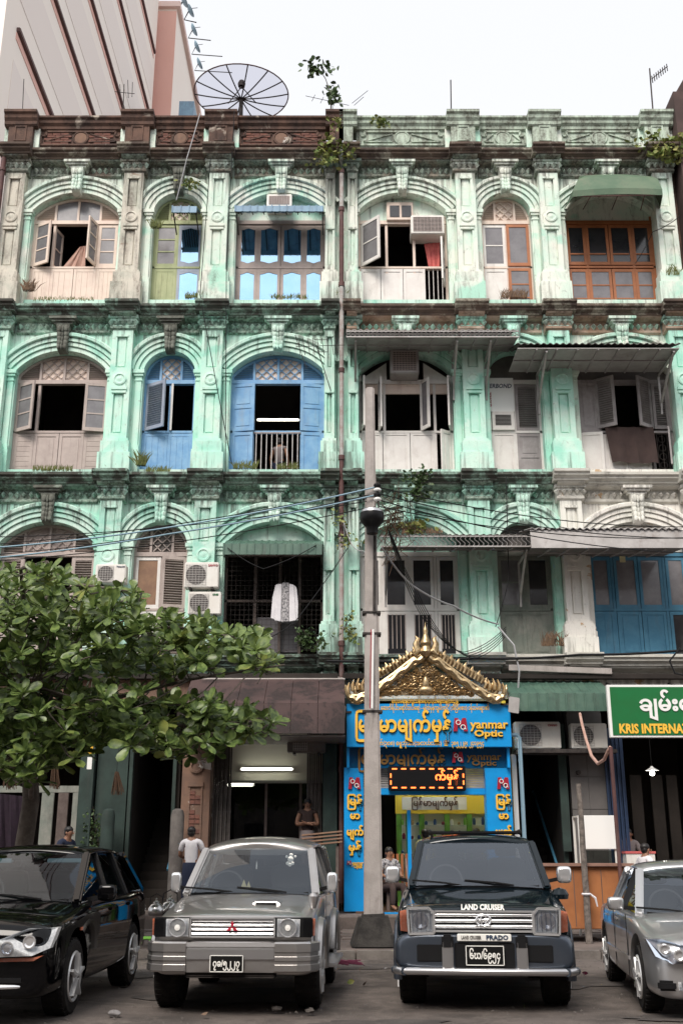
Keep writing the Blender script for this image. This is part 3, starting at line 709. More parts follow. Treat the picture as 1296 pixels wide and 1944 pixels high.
# top floor
w = window(2, 0, 'cream_wood', cols(E4, LO, 'board') + [(-.96, -.50, 1.14, 2.47, 'glass', None, 28, 'L', 3), (.50, .95, 1.14, 2.47, 'glass', None, 0, 'L', 3),
    (-.50, -.1, 1.14, 2.40, 'glass', None, -76, 'L', 2), (.08, .50, 1.14, 2.47, 'glass', None, 74, 'R', 3)], 'panes')
def rag(pts, mat, name, label, cat, wave=.03, n=14, rows=10):
    "hanging cloth between four corners (top-left, top-right, bottom-right, bottom-left) with folds"
    a, b, c_, d = map(Vector, pts); m = MB()
    for j in range(rows + 1):
        for i in range(n + 1):
            u, v = i / n, j / rows; p = a.lerp(b, u).lerp(d.lerp(c_, u), v)
            p.y += wave * math.sin(u * 17 + v * 2) * (.3 + v) + .3 * wave * math.sin(u * 41); p.z += .4 * wave * math.sin(u * 9) * v; m.v.append(p)
    for j in range(rows):
        for i in range(n): m.f.append([j*(n+1)+i, (j+1)*(n+1)+i, (j+1)*(n+1)+i+1, j*(n+1)+i+1])
    k = len(m.v); m.v += [v + Vector((0, .008, 0)) for v in m.v]; m.f += [[q + k for q in f[::-1]] for f in m.f]
    return tag(m.build(name, mat, None, smooth=True), label, cat)
def T(fl, b, fx, z, y=0): x0, x1, c, hw, bl = BAYS[b]; return Vector((c + fx * hw, YWIN + y, ZC[fl] + z))
rag([T(2, 0, .02, 1.95, .25), T(2, 0, .16, 1.98, .25), T(2, 0, .20, 1.12, .25), T(2, 0, -.45, 1.12, .25)], 'cloth_pink', 'curtain', 'pinkish curtain drawn aside in the cream framed open window', 'curtain')
# green and pale blue pair
w = window(2, 1, 'green_wood', [(-.94, -.02, .04, 1.08, 'board', None), (-.94, -.02, 1.14, 2.47, 'glass', None, 0, 'L', 3, 'dusty_glass'),
    (.0, .95, .04, 1.08, 'curved', 'pale_blue_wood', 0, 'L', 1, 'blue_panel'), (.0, .95, 1.14, 2.47, 'curved', 'pale_blue_wood', 0, 'L', 1, 'sky_glass')], 'lattice', mull=(0,))
rag([T(2, 1, -.86, 2.36, .06), T(2, 1, -.1, 2.36, .06), T(2, 1, -.1, 1.2, .06), T(2, 1, -.86, 1.2, .06)], 'cloth_grey', 'curtain', 'grey net curtain behind the green framed casement', 'curtain', .02)
w = window(2, 2, 'taupe_wood', cols(E4, LO, 'curved', n=1, pane='blue_panel') + cols(E4, MI, 'curved', n=1, pane='sky_glass'), 'fill', 'paint_top')
w = window(2, 3, 'cream_wood', [(-.95, -.5, .04, 1.08, 'panel', 'white_wood'), (-.5, .0, .04, 1.08, 'panel', 'white_wood'), (.0, .5, .04, 1.08, 'panel', 'white_wood'),
    (-.95, -.36, 1.14, 2.47, 'glass', 'white_wood', 46, 'L', 2, 'dusty_glass'), (.52, .95, .5, 1.8, 'glass', 'white_wood', 78, 'R', 3)], 'fill', 'paint_top', mull=(-.36, .26))
for i in range(4): MB().tube([T(2, 3, .58 + .1 * i, .04), T(2, 3, .58 + .1 * i, 1.08)], .014, 6).build('window_bar', 'white_iron', w)
o = MB().box(*(T(2, 3, -.35, 0).x, T(2, 3, .25, 0).x, YWIN - .16, YWIN - .02, ZC[2] + 2.55, ZC[2] + 3.12)).build('transom_light', 'cream_wood', w, bevel=.01)
for s in (0, 1): MB().box(T(2, 3, -.28 + .27 * s, 0).x, T(2, 3, -.06 + .27 * s, 0).x, YWIN - .175, YWIN - .15, ZC[2] + 2.64, ZC[2] + 3.0).build('pane', 'dark_glass', w)
rag([T(2, 3, .50, 1.95, .1), T(2, 3, .86, 2.0, .1), T(2, 3, .84, 1.16, .1), T(2, 3, .60, 1.16, .1)], 'cloth_red', 'curtain', 'salmon red cloth hung below the boxed air conditioner', 'curtain', .02)
w = window(2, 4, 'cream_wood', [(-.94, .0, .04, 1.08, 'panel', 'white_wood'), (-.94, .0, 1.14, 2.47, 'glass', 'white_wood', 0, 'L', 2), (.02, .95, .04, 1.08, 'glass', 'orange_wood', 0, 'L', 3, 'dusty_glass', .05), (.02, .95, 1.14, 2.45, 'glass', 'orange_wood', 0, 'L', 1, 'dusty_glass', .05)], 'lattice', mull=(0,))
w = window(2, 5, 'orange_wood', cols(E4, LO, 'glass', n=3) + cols(E4, (1.2, 2.47), 'glass', n=1, pane='dark_glass'), 'fill', 'paint_top', rail=1.1)
for f in (-.75, -.28, .25, .74):
    MB().box(T(2, 5, f, 0).x - .22, T(2, 5, f, 0).x + .22, YWIN - .055, YWIN - .01, ZC[2] + 1.52, ZC[2] + 1.56).build('glazing_bar', 'orange_wood', w)
# middle floor
w = window(1, 0, 'taupe_wood', [(-.96, -.54, .04, 1.08, 'plank', None), (-.54, 0, .04, 1.08, 'panel', None), (0, .54, .04, 1.08, 'panel', None), (.54, .96, .04, 1.08, 'plank', None),
    (-1.0, -.50, 1.10, 2.47, 'glass', None, 30, 'L', 3, 'dusty_glass'), (.50, 1.0, 1.10, 2.47, 'glass', None, 10, 'R', 3, 'dusty_glass', .05)], 'lattice')
w = window(1, 1, 'blue_wood', cols(E2, LO, 'board') + [(-.94, .02, 1.14, 2.47, 'louver', 'pale_blue_wood', 32, 'L'), (.02, .16, 1.14, 2.47, 'panel', 'white_wood', 70, 'L')], 'lattice', mull=(0.02,))
w = window(1, 2, 'blue_wood', [(-.97, -.50, .04, 1.10, 'panel', None, 8, 'L'), (.50, .97, .04, 1.10, 'panel', None, 8, 'R'), (-.99, -.48, 1.12, 2.47, 'panel2', None, 10, 'L'), (.48, .99, 1.12, 2.47, 'panel2', None, 10, 'R')], 'lattice')
for i in range(9): MB().tube([T(1, 2, -.44 + .11 * i, .04, -.05), T(1, 2, -.44 + .11 * i, 1.06, -.05)], .013, 6).build('railing_bar', 'white_iron', w)
MB().bar(T(1, 2, -.5, 1.08, -.05), T(1, 2, .5, 1.08, -.05), .04).build('railing_top', 'grey_wood', w)
w = window(1, 3, 'white_wood', [(-.95, -.5, .04, 1.12, 'panel', None), (-.5, .08, .04, 1.12, 'panel', None), (.08, .62, .04, 1.12, 'panel', None), (.66, .98, .04, 1.12, 'panel', None, 38, 'R'),
    (-.98, -.62, 1.14, 2.55, 'glass', None, 80, 'L', 1), (-.60, -.3, 1.14, 2.55, 'glass', None, 82, 'L', 1), (.30, .62, 1.14, 2.55, 'glass', None, 58, 'L', 1), (.62, .97, 1.14, 2.55, 'glass', None, 80, 'R', 1)], None, mull=(-.46, .62))
MB().box(T(1, 3, -.9, 0).x, T(1, 3, .9, 0).x, YWIN - .03, YWIN + .03, ZC[1] + 2.2, ZC[1] + 2.47).build('fascia_board', 'cream_wood', w)
for s in (-1, 1): MB().prism([(T(1, 3, s * .98, 0).x, ZC[1] + 2.6), (T(1, 3, s * .4, 0).x, ZC[1] + 2.6), (T(1, 3, s * .4, 0).x, ZC[1] + 3.1)], YWIN - .02, YWIN + .02).build('fanlight_panel', 'white_wood', w)
m = MB()
for i in range(3):
    for j in range(5): m.torus(T(1, 3, .72 + .1 * (i % 2), .16 + .2 * j), .06, .008, 12, 5, Matrix.Rotation(R(90), 3, 'X'))
m.build('iron_grille', 'iron', w)
w = window(1, 4, 'white_wood', [(-.95, 0, .04, 1.12, 'panel', None), (.02, .95, .04, 1.08, 'panel2', 'grey_wood'), (.02, .95, 1.14, 2.47, 'louver', 'grey_wood')], 'fill', 'zinc_dark', mull=(0,))
MB().box(T(1, 4, -1.05, 0).x, T(1, 4, -.02, 0).x, YWIN - .11, YWIN - .09, ZC[1] + 1.66, ZC[1] + 2.62).build('insulation_board', 'sign_white', w)
MB().box(T(1, 4, -.9, 0).x, T(1, 4, -.05, 0).x, YWIN - .12, YWIN - .05, ZC[1] + 1.14, ZC[1] + 1.66).build('vent_frame', 'white_wood', w, bevel=.008)
m = MB()
for i in range(8): m.bar(T(1, 4, -.78, 1.28 + .038 * i, -.13), T(1, 4, -.18, 1.28 + .038 * i, -.13), .03, .008, (0, .6, 1))
m.build('vent_slats', 'ac_grille', w)
t_ = text_mb('ERBOND', .17, .004, .003, .58, shear=.2); t_.xf(Matrix.Translation(T(1, 4, -.52, 2.38, -.114))).build('board_lettering', 'gate_blue', w)
t_ = text_mb('ZERBOND', .12, .004, .003, .42); t_.xf(Matrix.Translation(T(1, 4, -.97, 2.0, -.114)) @ Matrix.Rotation(R(90), 4, 'Y')).build('board_lettering', 'sign_red', w)
w = window(1, 5, 'grey_wood', [(-.97, -.56, 1.14, 2.5, 'panel', None), (-.97, -.5, .04, 1.10, 'panel', 'white_wood', 10, 'L'), (-.5, .0, .04, 1.06, 'panel', 'white_wood'), (.0, .5, .04, 1.06, 'panel', 'white_wood'),
    (-.60, -.16, 1.2, 2.62, 'louver', None, 34, 'L'), (.20, .62, 1.2, 2.62, 'louver', None, 34, 'R'), (.62, .97, 1.2, 2.5, 'louver', None, 0, 'R'), (.64, .98, .1, 1.14, 'panel', None, 66, 'R')], 'fill', 'zinc_dark', mull=(-.54, .56))
m = MB()
for i in range(3): m.tube([T(1, 5, .66 + .11 * i, .04), T(1, 5, .66 + .11 * i, 1.06)], .010, 5)
for j in range(4): m.torus(T(1, 5, .76, .2 + .24 * j), .09, .008, 14, 5, Matrix.Rotation(R(90), 3, 'X'))
m.build('iron_grille', 'iron', w)
rag([T(1, 5, -.46, 1.20, -.16), T(1, 5, .56, 1.20, -.16), T(1, 5, .60, .18, -.2), T(1, 5, -.36, .22, -.2)], 'cloth_brown', 'blanket', 'dark brown blanket hung over a sill between louvred shutters', 'blanket', .035)
# first floor
w = window(0, 0, 'taupe_wood', [(-.96, -.54, .04, 1.08, 'plank', None), (-.54, 0, .04, 1.08, 'panel', None), (0, .54, .04, 1.08, 'panel', None), (.54, .96, .04, 1.08, 'plank', None),
    (-.98, -.50, 1.14, 2.47, 'louver', None), (.50, .98, 1.14, 2.47, 'louver', None)], 'lattice', back='taupe_wood')
w = window(0, 1, 'taupe_wood', [(-.94, .0, .04, 1.08, 'panel', 'white_wood'), (.04, .95, .04, 1.08, 'louver', None), (-.94, .0, 1.14, 2.47, 'glass', 'white_wood', 0, 'L', 1, 'cardboard'), (.04, .95, 1.14, 2.47, 'louver', None, 14, 'R')], 'lattice', mull=(.02,), back='zinc_dark')
w = window(0, 2, 'brown_wood', [], 'fill', 'paint_low', mull=(-.38, .12, .52), rail=1.3)
m = MB()
for i in range(22): x_ = -.95 + 1.9 * i / 21; m.bar(T(0, 2, x_, .05, -.1), T(0, 2, x_, 2.5, -.1), .007)
for j in range(20): m.bar(T(0, 2, -.97, .1 + .124 * j, -.1), T(0, 2, .97, .1 + .124 * j, -.1), .007)
m.build('wire_grille', 'iron', w)
MB().box(T(0, 2, -.36, 0).x, T(0, 2, .50, 0).x, YWIN + .1, YWIN + .12, ZC[0] + .08, ZC[0] + .95).build('lower_screen', 'dusty_glass', w)
w = window(0, 3, 'white_wood', cols((-.98, -.56, -.04, .02, .50, .56, .97)[:2], MI, 'glass', n=1, pane='dark_glass') + cols((-.52, -.02), MI, 'glass', n=1, pane='dark_glass') + cols((.02, .50), MI, 'glass', n=1, pane='dark_glass') + cols((.56, .97), MI, 'glass', n=1, pane='dark_glass')
    + cols((-.98, -.56), LO, 'glass', n=1, pane='dark_glass') + cols((-.52, -.02), LO, 'glass', n=1, pane='dark_glass') + cols((.02, .50), LO, 'glass', n=1, pane='dark_glass') + cols((.56, .97), LO, 'glass', n=1, pane='dark_glass'), 'fill', 'paint_low', mull=(-.54, 0, .53))
for f0, f1 in ((-.9, -.64), (-.44, -.1), (.1, .42), (.64, .9)):
    for i in range(5): xx = f0 + (f1 - f0) * i / 4; MB().bar(T(0, 3, xx, .14, -.066), T(0, 3, xx, 1.0, -.066), .016).build('window_bar', 'taupe_wood', w)
w = window(0, 4, 'sage_wood', cols(E2, LO, 'panel') + [(-.94, .02, 1.14, 2.47, 'glass', None, 0, 'L', 2, 'dusty_glass'), (.06, .94, 1.14, 2.47, 'glass', None, 0, 'L', 1, 'dark_glass')], 'fill', 'zinc_dark', mull=(.04,))
w = window(0, 5, 'deep_blue_wood', [(-.97, -.54, .04, 1.08, 'board', None), (-.50, 0, .04, 1.08, 'panel', None), (0, .50, .04, 1.08, 'panel', None), (.56, .97, .04, 1.08, 'glass', None, 0, 'L', 1, 'dark_glass')] + cols((-.97, -.56), MI, 'glass', n=1) + cols((-.5, 0, .5), MI, 'glass', n=1) + cols((.56, .97), MI, 'glass', n=1), 'fill', 'paint_white', mull=(-.53, .53))
# ---------------------------------------------------------------- air conditioners
def ac(c, w, h, label, kind='split', d=.3, badge=None, badge_mat='gate_blue', mat='ac_white', fan_side=-1, rz=0):
    r = empty('air_conditioner', c, rz, label, 'air conditioner', local=True)
    MB().box(-w/2, w/2, 0, d, 0, h).build('casing', mat, r, bevel=.02)
    if kind == 'split':
        fx = fan_side * w * .16; fr = min(h * .40, w * .29)
        MB().lathe([(fr, .001), (fr, -.012), (fr * .95, -.014), (fr * .94, -.004), (.001, -.004)], (fx, 0, h / 2), 'y', 24).build('fan_grille', 'ac_grille', r)
        m = MB()
        for i in range(9): z = h * .12 + i * h * .095; m.box(fx - fr * 1.05, fx + fr * 1.05, -.022, -.016, z - .004, z + .004)
        for i in range(7): xx = fx - fr + i * fr / 3; m.box(xx - .004, xx + .004, -.021, -.017, h * .1, h * .9)
        m.build('guard_wires', 'ac_wire', r)
        MB().lathe([(fr * .18, -.004), (fr * .18, -.02), (.001, -.022)], (fx, 0, h / 2), 'y', 14).build('fan_hub', 'ac_grille', r)
        for s in (-1, 1): MB().box(s * w * .32 - .03, s * w * .32 + .03, -.03, d + .03, -.045, -.002).build('bracket', 'iron', r)
    else:
        m = MB(); m.box(-w/2 + .06, w/2 - .06, -.006, .01, .07, h - .07); m.build('grille_back', 'ac_grille', r)
        m = MB()
        for i in range(11): z = .08 + i * (h - .16) / 10; m.box(-w/2 + .06, w/2 - .06, -.016, -.004, z - .006, z + .006)
        for i in range(9): xx = -w/2 + .07 + i * (w - .14) / 8; m.box(xx - .005, xx + .005, -.015, -.003, .07, h - .07)
        m.build('grille_wires', 'taupe_wood', r)
    if badge:
        t = text_mb(badge, h * .11, .004, .002); bx = -fan_side * w * .33
        t.xf(Matrix.Translation((bx, -.006, h * .86))).build('badge', badge_mat, r)
    return r
def acpx(x0, y0, x1, y1, Y, label, **k):
    a, b = at(x0, y1, Y), at(x1, y0, Y); return ac(((a.x + b.x) / 2, Y, a.z), b.x - a.x, b.z - a.z, label, **k)
acpx(506, 368, 554, 392, 25.4, 'boxed window air conditioner above the blue ribbed awning on the top floor', kind='window', d=.5)
acpx(780, 408, 842, 443, 25.5, 'window air conditioner propped in an open window above a red cloth', kind='window', d=.55)
acpx(741, 663, 794, 708, 25.3, 'rusty window air conditioner under the zinc canopy with scroll brackets', kind='window', d=.55, mat='zinc')
acpx(180, 1071, 240, 1106, 25.0, 'outdoor air conditioner with a blue badge half hidden by the almond tree', badge='Panasonic')
acpx(349, 1067, 416, 1115, 25.0, 'cream outdoor air conditioner with red badge, upper of a pair beside the laundry window', badge='SANYO', badge_mat='sign_red')
acpx(356, 1123, 420, 1166, 25.0, 'white outdoor air conditioner with green badge, lower of a pair beside the laundry window', badge='GREE', badge_mat='sign_green')
acpx(978, 1370, 1062, 1421, 24.6, 'outdoor air conditioner with red swirl emblem under the green ribbed awning', badge='CHIGO', badge_mat='sign_red')
acpx(1085, 1373, 1150, 1421, 24.6, 'plain outdoor air conditioner above the grey tiled pillar')
acpx(545, 1395, 618, 1428, 24.7, 'dim outdoor air conditioner hidden under the rusty brown canopy', mat='zinc_dark')
# ---------------------------------------------------------------- awnings and canopies
def corr(m, x0, x1, ya, za, yb, zb, per=.2, amp=.02, t=.012, mode='sin'):
    n = max(6, int((x1 - x0) / per * (6 if mode == 'sin' else 4))); k = len(m.v)
    for i in range(n + 1):
        x = x0 + (x1 - x0) * i / n; u = (x - x0) / per
        o = amp * math.sin(2 * math.pi * u) if mode == 'sin' else (amp if (u % 1) < .22 else 0)
        for dz in (0, -t): m.v += [Vector((x, ya, za + o + dz)), Vector((x, yb, zb + o + dz))]
    for i in range(n):
        a = k + i * 4; b = a + 4
        m.f += [[a + 1, b + 1, b, a], [a + 2, b + 2, b + 3, a + 3], [a + 1, a + 3, b + 3, b + 1], [a, b, b + 2, a + 2]]
    return m
def xat(x, y, Y): return at(x, y, Y).x
# blue ribbed awning, top floor
def ribbed(name, label, x0, x1, ytop, ybot, Yb, Yf, mat, per=.19, under='zinc_dark', brackets=True):
    a, b = at(x0, ybot, Yf), at(x1, ybot, Yf); top = at(x0, ytop, Yf).z
    r = empty(name, ((a.x + b.x) / 2, Yb, a.z), 0, label, 'awning')
    zb = top + (Yb - Yf) * .42
    m = corr(MB(), a.x, b.x, Yb, zb, Yf, top, per, .025, .012, 'rib'); m.build('roof_sheet', mat, r)
    v = MB(); n = max(3, int((b.x - a.x) / per))
    for i in range(n):
        xa = a.x + (b.x - a.x) * i / n; xb = a.x + (b.x - a.x) * (i + 1) / n
        v.add([(xa, Yf - .01, top + .02), (xb - .012, Yf - .01, top + .02), (xb - .012, Yf - .02 , a.z), (xa, Yf - .02, a.z), (xa, Yf + .006, top + .02), (xb - .012, Yf + .006, top + .02), (xb - .012, Yf + .002, a.z), (xa, Yf + .002, a.z)],
              [(3, 2, 1, 0), (4, 5, 6, 7), (0, 1, 5, 4), (2, 3, 7, 6), (1, 2, 6, 5), (3, 0, 4, 7)])
        v.box(xa - .012, xa + .02, Yf - .035, Yf, a.z, top + .03)
    v.build('valance', mat, r)
    if brackets:
        for xx in (a.x + .03, b.x - .03):
            MB().bar((xx, Yf + .03, a.z + .02), (xx, Yb, zb - .7), .03).build('bracket', 'iron', r); MB().bar((xx, Yf, a.z + .04), (xx, Yb, zb - .03), .03).build('rafter', 'iron', r)
        for i in range(8): xx = a.x + .1 + (b.x - a.x - .2) * i / 7; MB().bar((xx, Yf + .02, top - .03), (xx, Yb, zb - .05), .025).build('rafter', 'iron', r)
    return r
ribbed('awning', 'blue ribbed awning over the wide top floor window with pale blue panes', 446, 614, 392, 402, YW, 24.75, 'blue_sheet')
ribbed('awning', 'small blue ribbed awning over the half open pale blue leaf', 327, 374, 393, 404, YW, 24.85, 'blue_sheet', brackets=True)
ribbed('awning', 'dark green ribbed awning above the window with the hanging white shirt', 424, 612, 1034, 1053, YW, 24.75, 'green_sheet', .17)
ribbed('awning', 'green ribbed awning above the stairway and the grey tiled pillar', 968, 1164, 1318, 1350, 25.2, 24.0, 'green_sheet', .2, brackets=False)
# green canvas barrel awning
a, b = at(1070, 396, 25.4), at(1252, 398, 25.4); r = empty('awning', ((a.x + b.x) / 2, 25.4, a.z), 0, 'faded green canvas hood awning over the orange framed doors', 'awning')
ta, tb = at(1108, 335, 24.95), at(1236, 335, 24.95); fa, fb = at(1086, 362, 24.35), at(1256, 359, 24.35)
m = MB(); w0, w1 = [], []
A0, B0 = Vector((ta.x, 25.42, ta.z + .35)), Vector((tb.x, 25.42, tb.z + .35))
prof = [(A0, B0), (ta, tb), (ta.lerp(fa, .5) + Vector((-.02, -.05, .09)), tb.lerp(fb, .5) + Vector((.02, -.05, .09))), (fa, fb), (fa + Vector((0, .01, -.18)), fb + Vector((0, .01, -.18)))]
pts_ = []
for p, q in prof: pts_.append([p.lerp(q, k / 6) + Vector((0, 0, .06 * math.sin(math.pi * k / 6))) for k in range(7)])
for i in range(len(pts_) - 1):
    for k in range(6): m.quad(pts_[i][k], pts_[i + 1][k], pts_[i + 1][k + 1], pts_[i][k + 1])
sa, sb = Vector((a.x, 25.42, a.z)), Vector((b.x, 25.42, b.z))
for s_, e0 in ((0, sa), (-1, sb)):
    ring = [p[s_] for p in pts_]; m.add([e0] + ring, [[0, i, i + 1] if s_ == 0 else [0, i + 1, i] for i in range(1, len(ring))])
o = m.build('canvas', 'green_canvas', r, fix=True); so = o.modifiers.new('thick', 'SOLIDIFY'); so.thickness = .012
m = MB()
for t in (.2, .5, .8): m.tube([sa.lerp(sb, t), fa.lerp(fb, t) + Vector((0, .03, -.16))], .014, 6)
m.tube([fa + Vector((.02, .03, -.16)), fb + Vector((-.02, .03, -.16))], .014, 6)
o = m.build('hoop_frame', 'rust_pipe', r)
# zinc canopy with lace valance over two middle floor bays
def canopy(label, x0, x1, yt, yb, Yf, mat, soff, drop=.45, lace=None, brk=(), zback=.55, boxed=False):
    a, b = at(x0, yb, Yf), at(x1, yb, Yf); zt = at(x0, yt, Yf).z; Yb = YW - .02
    r = empty('canopy', ((a.x + b.x) / 2, Yb, a.z - .2), 0, label, 'canopy')
    m = MB(); corr(m, a.x, b.x, Yb, zt + zback, Yf, zt, .16, .022, .012); m.build('roof_sheet', mat, r)
    MB().slab((a.x + .03, Yf + .05, a.z), (b.x - .03, Yf + .05, a.z), (b.x - .03, Yb, a.z - drop), (a.x + .03, Yb, a.z - drop), -.02).build('soffit', soff, r)
    if boxed: MB().slab((a.x, Yf, a.z), (b.x, Yf, a.z), (b.x, Yf + .05, zt - .02), (a.x, Yf + .05, zt - .02), .03).build('fascia', boxed, r)
    for i in range(1, 8):
        xx = a.x + (b.x - a.x) * i / 8; MB().bar((xx, Yf + .06, a.z - .015), (xx, Yb, a.z - drop - .015), .035).build('batten', 'grey_wood', r)
    MB().bar((a.x + .03, (Yf + Yb) / 2, a.z - drop / 2 - .015), (b.x - .03, (Yf + Yb) / 2, a.z - drop / 2 - .015), .03).build('batten', 'grey_wood', r)
    if lace:
        m = MB(); k = int((b.x - a.x) / .11); zl = a.z + .015; hgt = max(zt - a.z - .05, .12)
        for i in range(k):
            xx = a.x + (i + .5) * (b.x - a.x) / k; q = [(xx + .055 * math.sin(t * 6.28), Yf + .02, zl + hgt * t) for t in [j / 8 for j in range(9)]]
            m.tube(q, .008, 4); m.tube([(2 * xx - p[0], p[1], p[2]) for p in q], .008, 4) if lace == 'chain' else None
        m.bar((a.x, Yf + .02, zl), (b.x, Yf + .02, zl), .03); m.bar((a.x, Yf + .02, zl + hgt), (b.x, Yf + .02, zl + hgt), .03)
        m.build('lace_valance', 'zinc', r)
    for bx, by in brk:
        p = at(bx, by, Yf); q = [Vector((p.x, Yb, a.z - 1.15)), Vector((p.x, Yb - .06, a.z - .85)), Vector((p.x, (Yf + Yb) / 2 + .1, a.z - .45)), Vector((p.x, Yf + .12, a.z - .03))]
        m = MB()
        for i, j in zip(q, q[1:]): m.bar(i, j, .05, .07)
        m.bar((p.x, Yb - .03, a.z - 1.15), (p.x, Yb - .03, a.z - .05), .05); m.bar((p.x, Yb, a.z - .06), (p.x, Yf + .1, a.z - .05), .05)
        m.build('bracket', 'zinc', r)
    return r
canopy('grey zinc canopy with chain lace valance over two middle floor windows', 657, 985, 626, 640, 24.2, 'zinc', 'zinc', -.25, 'chain', ((675, 640), (868, 640), (932, 640)))
r = canopy('dark edged canopy with panelled grey soffit above the brown blanket', 980, 1292, 652, 660, 24.0, 'zinc_dark', 'zinc', -.06, None, ((1038, 660), (1280, 660)))
canopy('rusty corrugated canopy with wave lattice over the white first floor window', 722, 1008, 1015, 1038, 24.2, 'zinc_dark', 'zinc_dark', -.28, 'wave', ((735, 1040), (1000, 1040)), .35)
canopy('grey sheet metal canopy with deep rusty fascia over the dark blue doors', 1008, 1300, 1003, 1040, 23.9, 'zinc', 'zinc_dark', -.25, None, (), .4, 'zinc')
a, b = at(370, 1392, 23.4), at(655, 1400, 23.4)
r = empty('canopy', ((a.x + b.x) / 2, 24.4, a.z), 0, 'rust brown sheet metal canopy with dark stains above the lit shop', 'canopy')
zt = at(400, 1288, 24.6).z; n = 6
for i in range(n):
    xa = a.x - .3 + (b.x - a.x + .3) * i / n; xb = a.x - .3 + (b.x - a.x + .3) * (i + 1) / n
    zm = at(500, 1335, 23.5).z
    MB().slab((xa, 23.42, a.z), (xb - .01, 23.42, a.z), (xb - .01, 23.48, zm), (xa, 23.48, zm), .02).build('fascia_sheet', 'rust_sheet', r)
    MB().slab((xa, 23.50, zm + .005), (xb - .01, 23.50, zm + .005), (xb - .01, 24.7, zt), (xa, 24.7, zt), .02).build('roof_sheet', 'rust_sheet', r)
MB().slab((a.x - .3, 24.72, zt + .004), (b.x, 24.72, zt + .004), (b.x, 25.24, zt + .16), (a.x - .3, 25.24, zt + .16), .03).build('flashing', 'concrete_pole', r)
MB().box(a.x - .3, b.x, 23.5, 25.2, a.z - .06, a.z - .02).build('soffit', 'zinc_dark', r)
# ---------------------------------------------------------------- pipes
def thing_tube(name, pts, rad, mat, label, cat, n=8, group=None, **k):
    return tag(MB().tube(pts, rad, n, **k).build(name, mat, None, smooth=True), label, cat, group)
dp = empty('drainpipe', (.0, 25.2, .4), 0, 'rust brown cast iron drainpipe between the two shophouses', 'pipe')
zs = [.5, 3.4, 6.3, 9.0, 11.0, 13.4, 15.9, 18.2, 19.4]
for i, (z0, z1) in enumerate(zip(zs, zs[1:])):
    MB().tube([(-.0, 25.05, z0 + .01), (0, 25.05, z1 - .01)], .06, 12).build('pipe_length', 'pale_pipe' if i in (2, 4, 5, 7) else 'rust_pipe', dp, smooth=True)
    MB().lathe([(.08, 0), (.08, .12)], (0, 25.05, z1 - .07), 'z', 12).build('pipe_collar', 'rust_pipe', dp, smooth=True)
for px0, py0, py1, lab in ((8, 300, 560, 'maroon drainpipe down the far end of the brown parapet house'), (1286, 225, 420, 'pale drainpipe at the far corner of the top floor beside the vine')):
    p, q = at(px0, py0, 25.1), at(px0 - (2 if px0 < 100 else -6), py1, 25.1); q.x = p.x
    r = empty('drainpipe', (p.x, 25.1, q.z), 0, lab, 'pipe')
    MB().tube([p, q], .07, 10).build('pipe_length', 'rust_pipe' if px0 < 100 else 'pale_pipe', r, smooth=True)
    for t in (.1, .5, .9): MB().lathe([(.09, 0), (.09, .1)], p.lerp(q, t), 'z', 10).build('pipe_collar', 'rust_pipe', r)
# ---------------------------------------------------------------- roof: dish, aerials, neighbours, far tower
c0 = at(457, 196, 29.5); dr = empty('satellite_dish', (c0.x, 29.5, 20.6), 0, 'large mesh satellite dish on the roof behind the brown parapet', 'satellite dish')
cen = at(458, 188, 29.5); Rd = (at(547, 190, 29.5).x - at(369, 190, 29.5).x) / 2; Md = Matrix.Rotation(R(4), 3, 'X')
def dp_(r, t): v = Vector((r * math.cos(t), r * math.sin(t), .12 * r * r / Rd)); return cen + Md @ v
for k in range(14):
    t0, t1 = 2 * math.pi * k / 14, 2 * math.pi * (k + 1) / 14; m = MB()
    for i in range(5):
        ra, rb = Rd * (.06 + .94 * i / 5), Rd * (.06 + .94 * (i + 1) / 5)
        for s in range(3): u, v = t0 + (t1 - t0) * s / 3, t0 + (t1 - t0) * (s + 1) / 3; m.quad(dp_(ra, u), dp_(rb, u), dp_(rb, v), dp_(ra, v))
    m.build('dish_panel', 'dish_mesh', dr, fix=True)
    MB().tube([dp_(Rd * (.04 + .96 * i / 6), t0) for i in range(7)], .022, 5).build('dish_rib', 'iron', dr)
MB().tube([dp_(Rd, 2 * math.pi * k / 42) for k in range(43)], .022, 5).build('rim', 'rust_pipe', dr)
MB().tube([cen + Md @ Vector((0, 0, .03)), (cen.x, 29.7, 20.6)], .07, 8).build('mast', 'iron', dr)
f_ = cen + Md @ Vector((0, 0, Rd * .30))
MB().lathe([(.11, 0), (.13, .12), (.09, .22)], f_, 'z', 10).build('feed_horn', 'iron', dr)
for k in range(3): MB().tube([dp_(Rd * .35, 2.1 * k + .5), f_], .018, 5).build('feed_strut', 'iron', dr)
def aerial(pts, label, els=(), r=.015):
    e = empty('aerial', pts[0], 0, label, 'aerial'); MB().tube(pts, r, 6).build('mast', 'iron', e)
    m = MB()
    for p, q in els: m.tube([p, q], r * .7, 5)
    if els: m.build('elements', 'iron', e)
q = lambda x, y, Y=26.2: at(x, y, Y)
b_ = q(1236, 212); b_.z = 20.6; B2 = q(1232, 130)
aerial([b_, B2], 'comb shaped television aerial on a tall mast at the pale parapet', [(q(1236, 150), q(1266, 126))] + [(q(1236 + 4 * i, 150 - 3.2 * i - 6), q(1238 + 4 * i, 150 - 3.2 * i + 7)) for i in range(8)], .022)
b_ = q(855, 240); b_.z = 20.6; aerial([b_, q(855, 152)], 'bare iron rod above the pale parapet', (), .02)
b_ = q(46, 240); b_.z = 20.6; aerial([b_, q(46, 150)], 'thin bare rod above the brown parapet below the tower', (), .012)
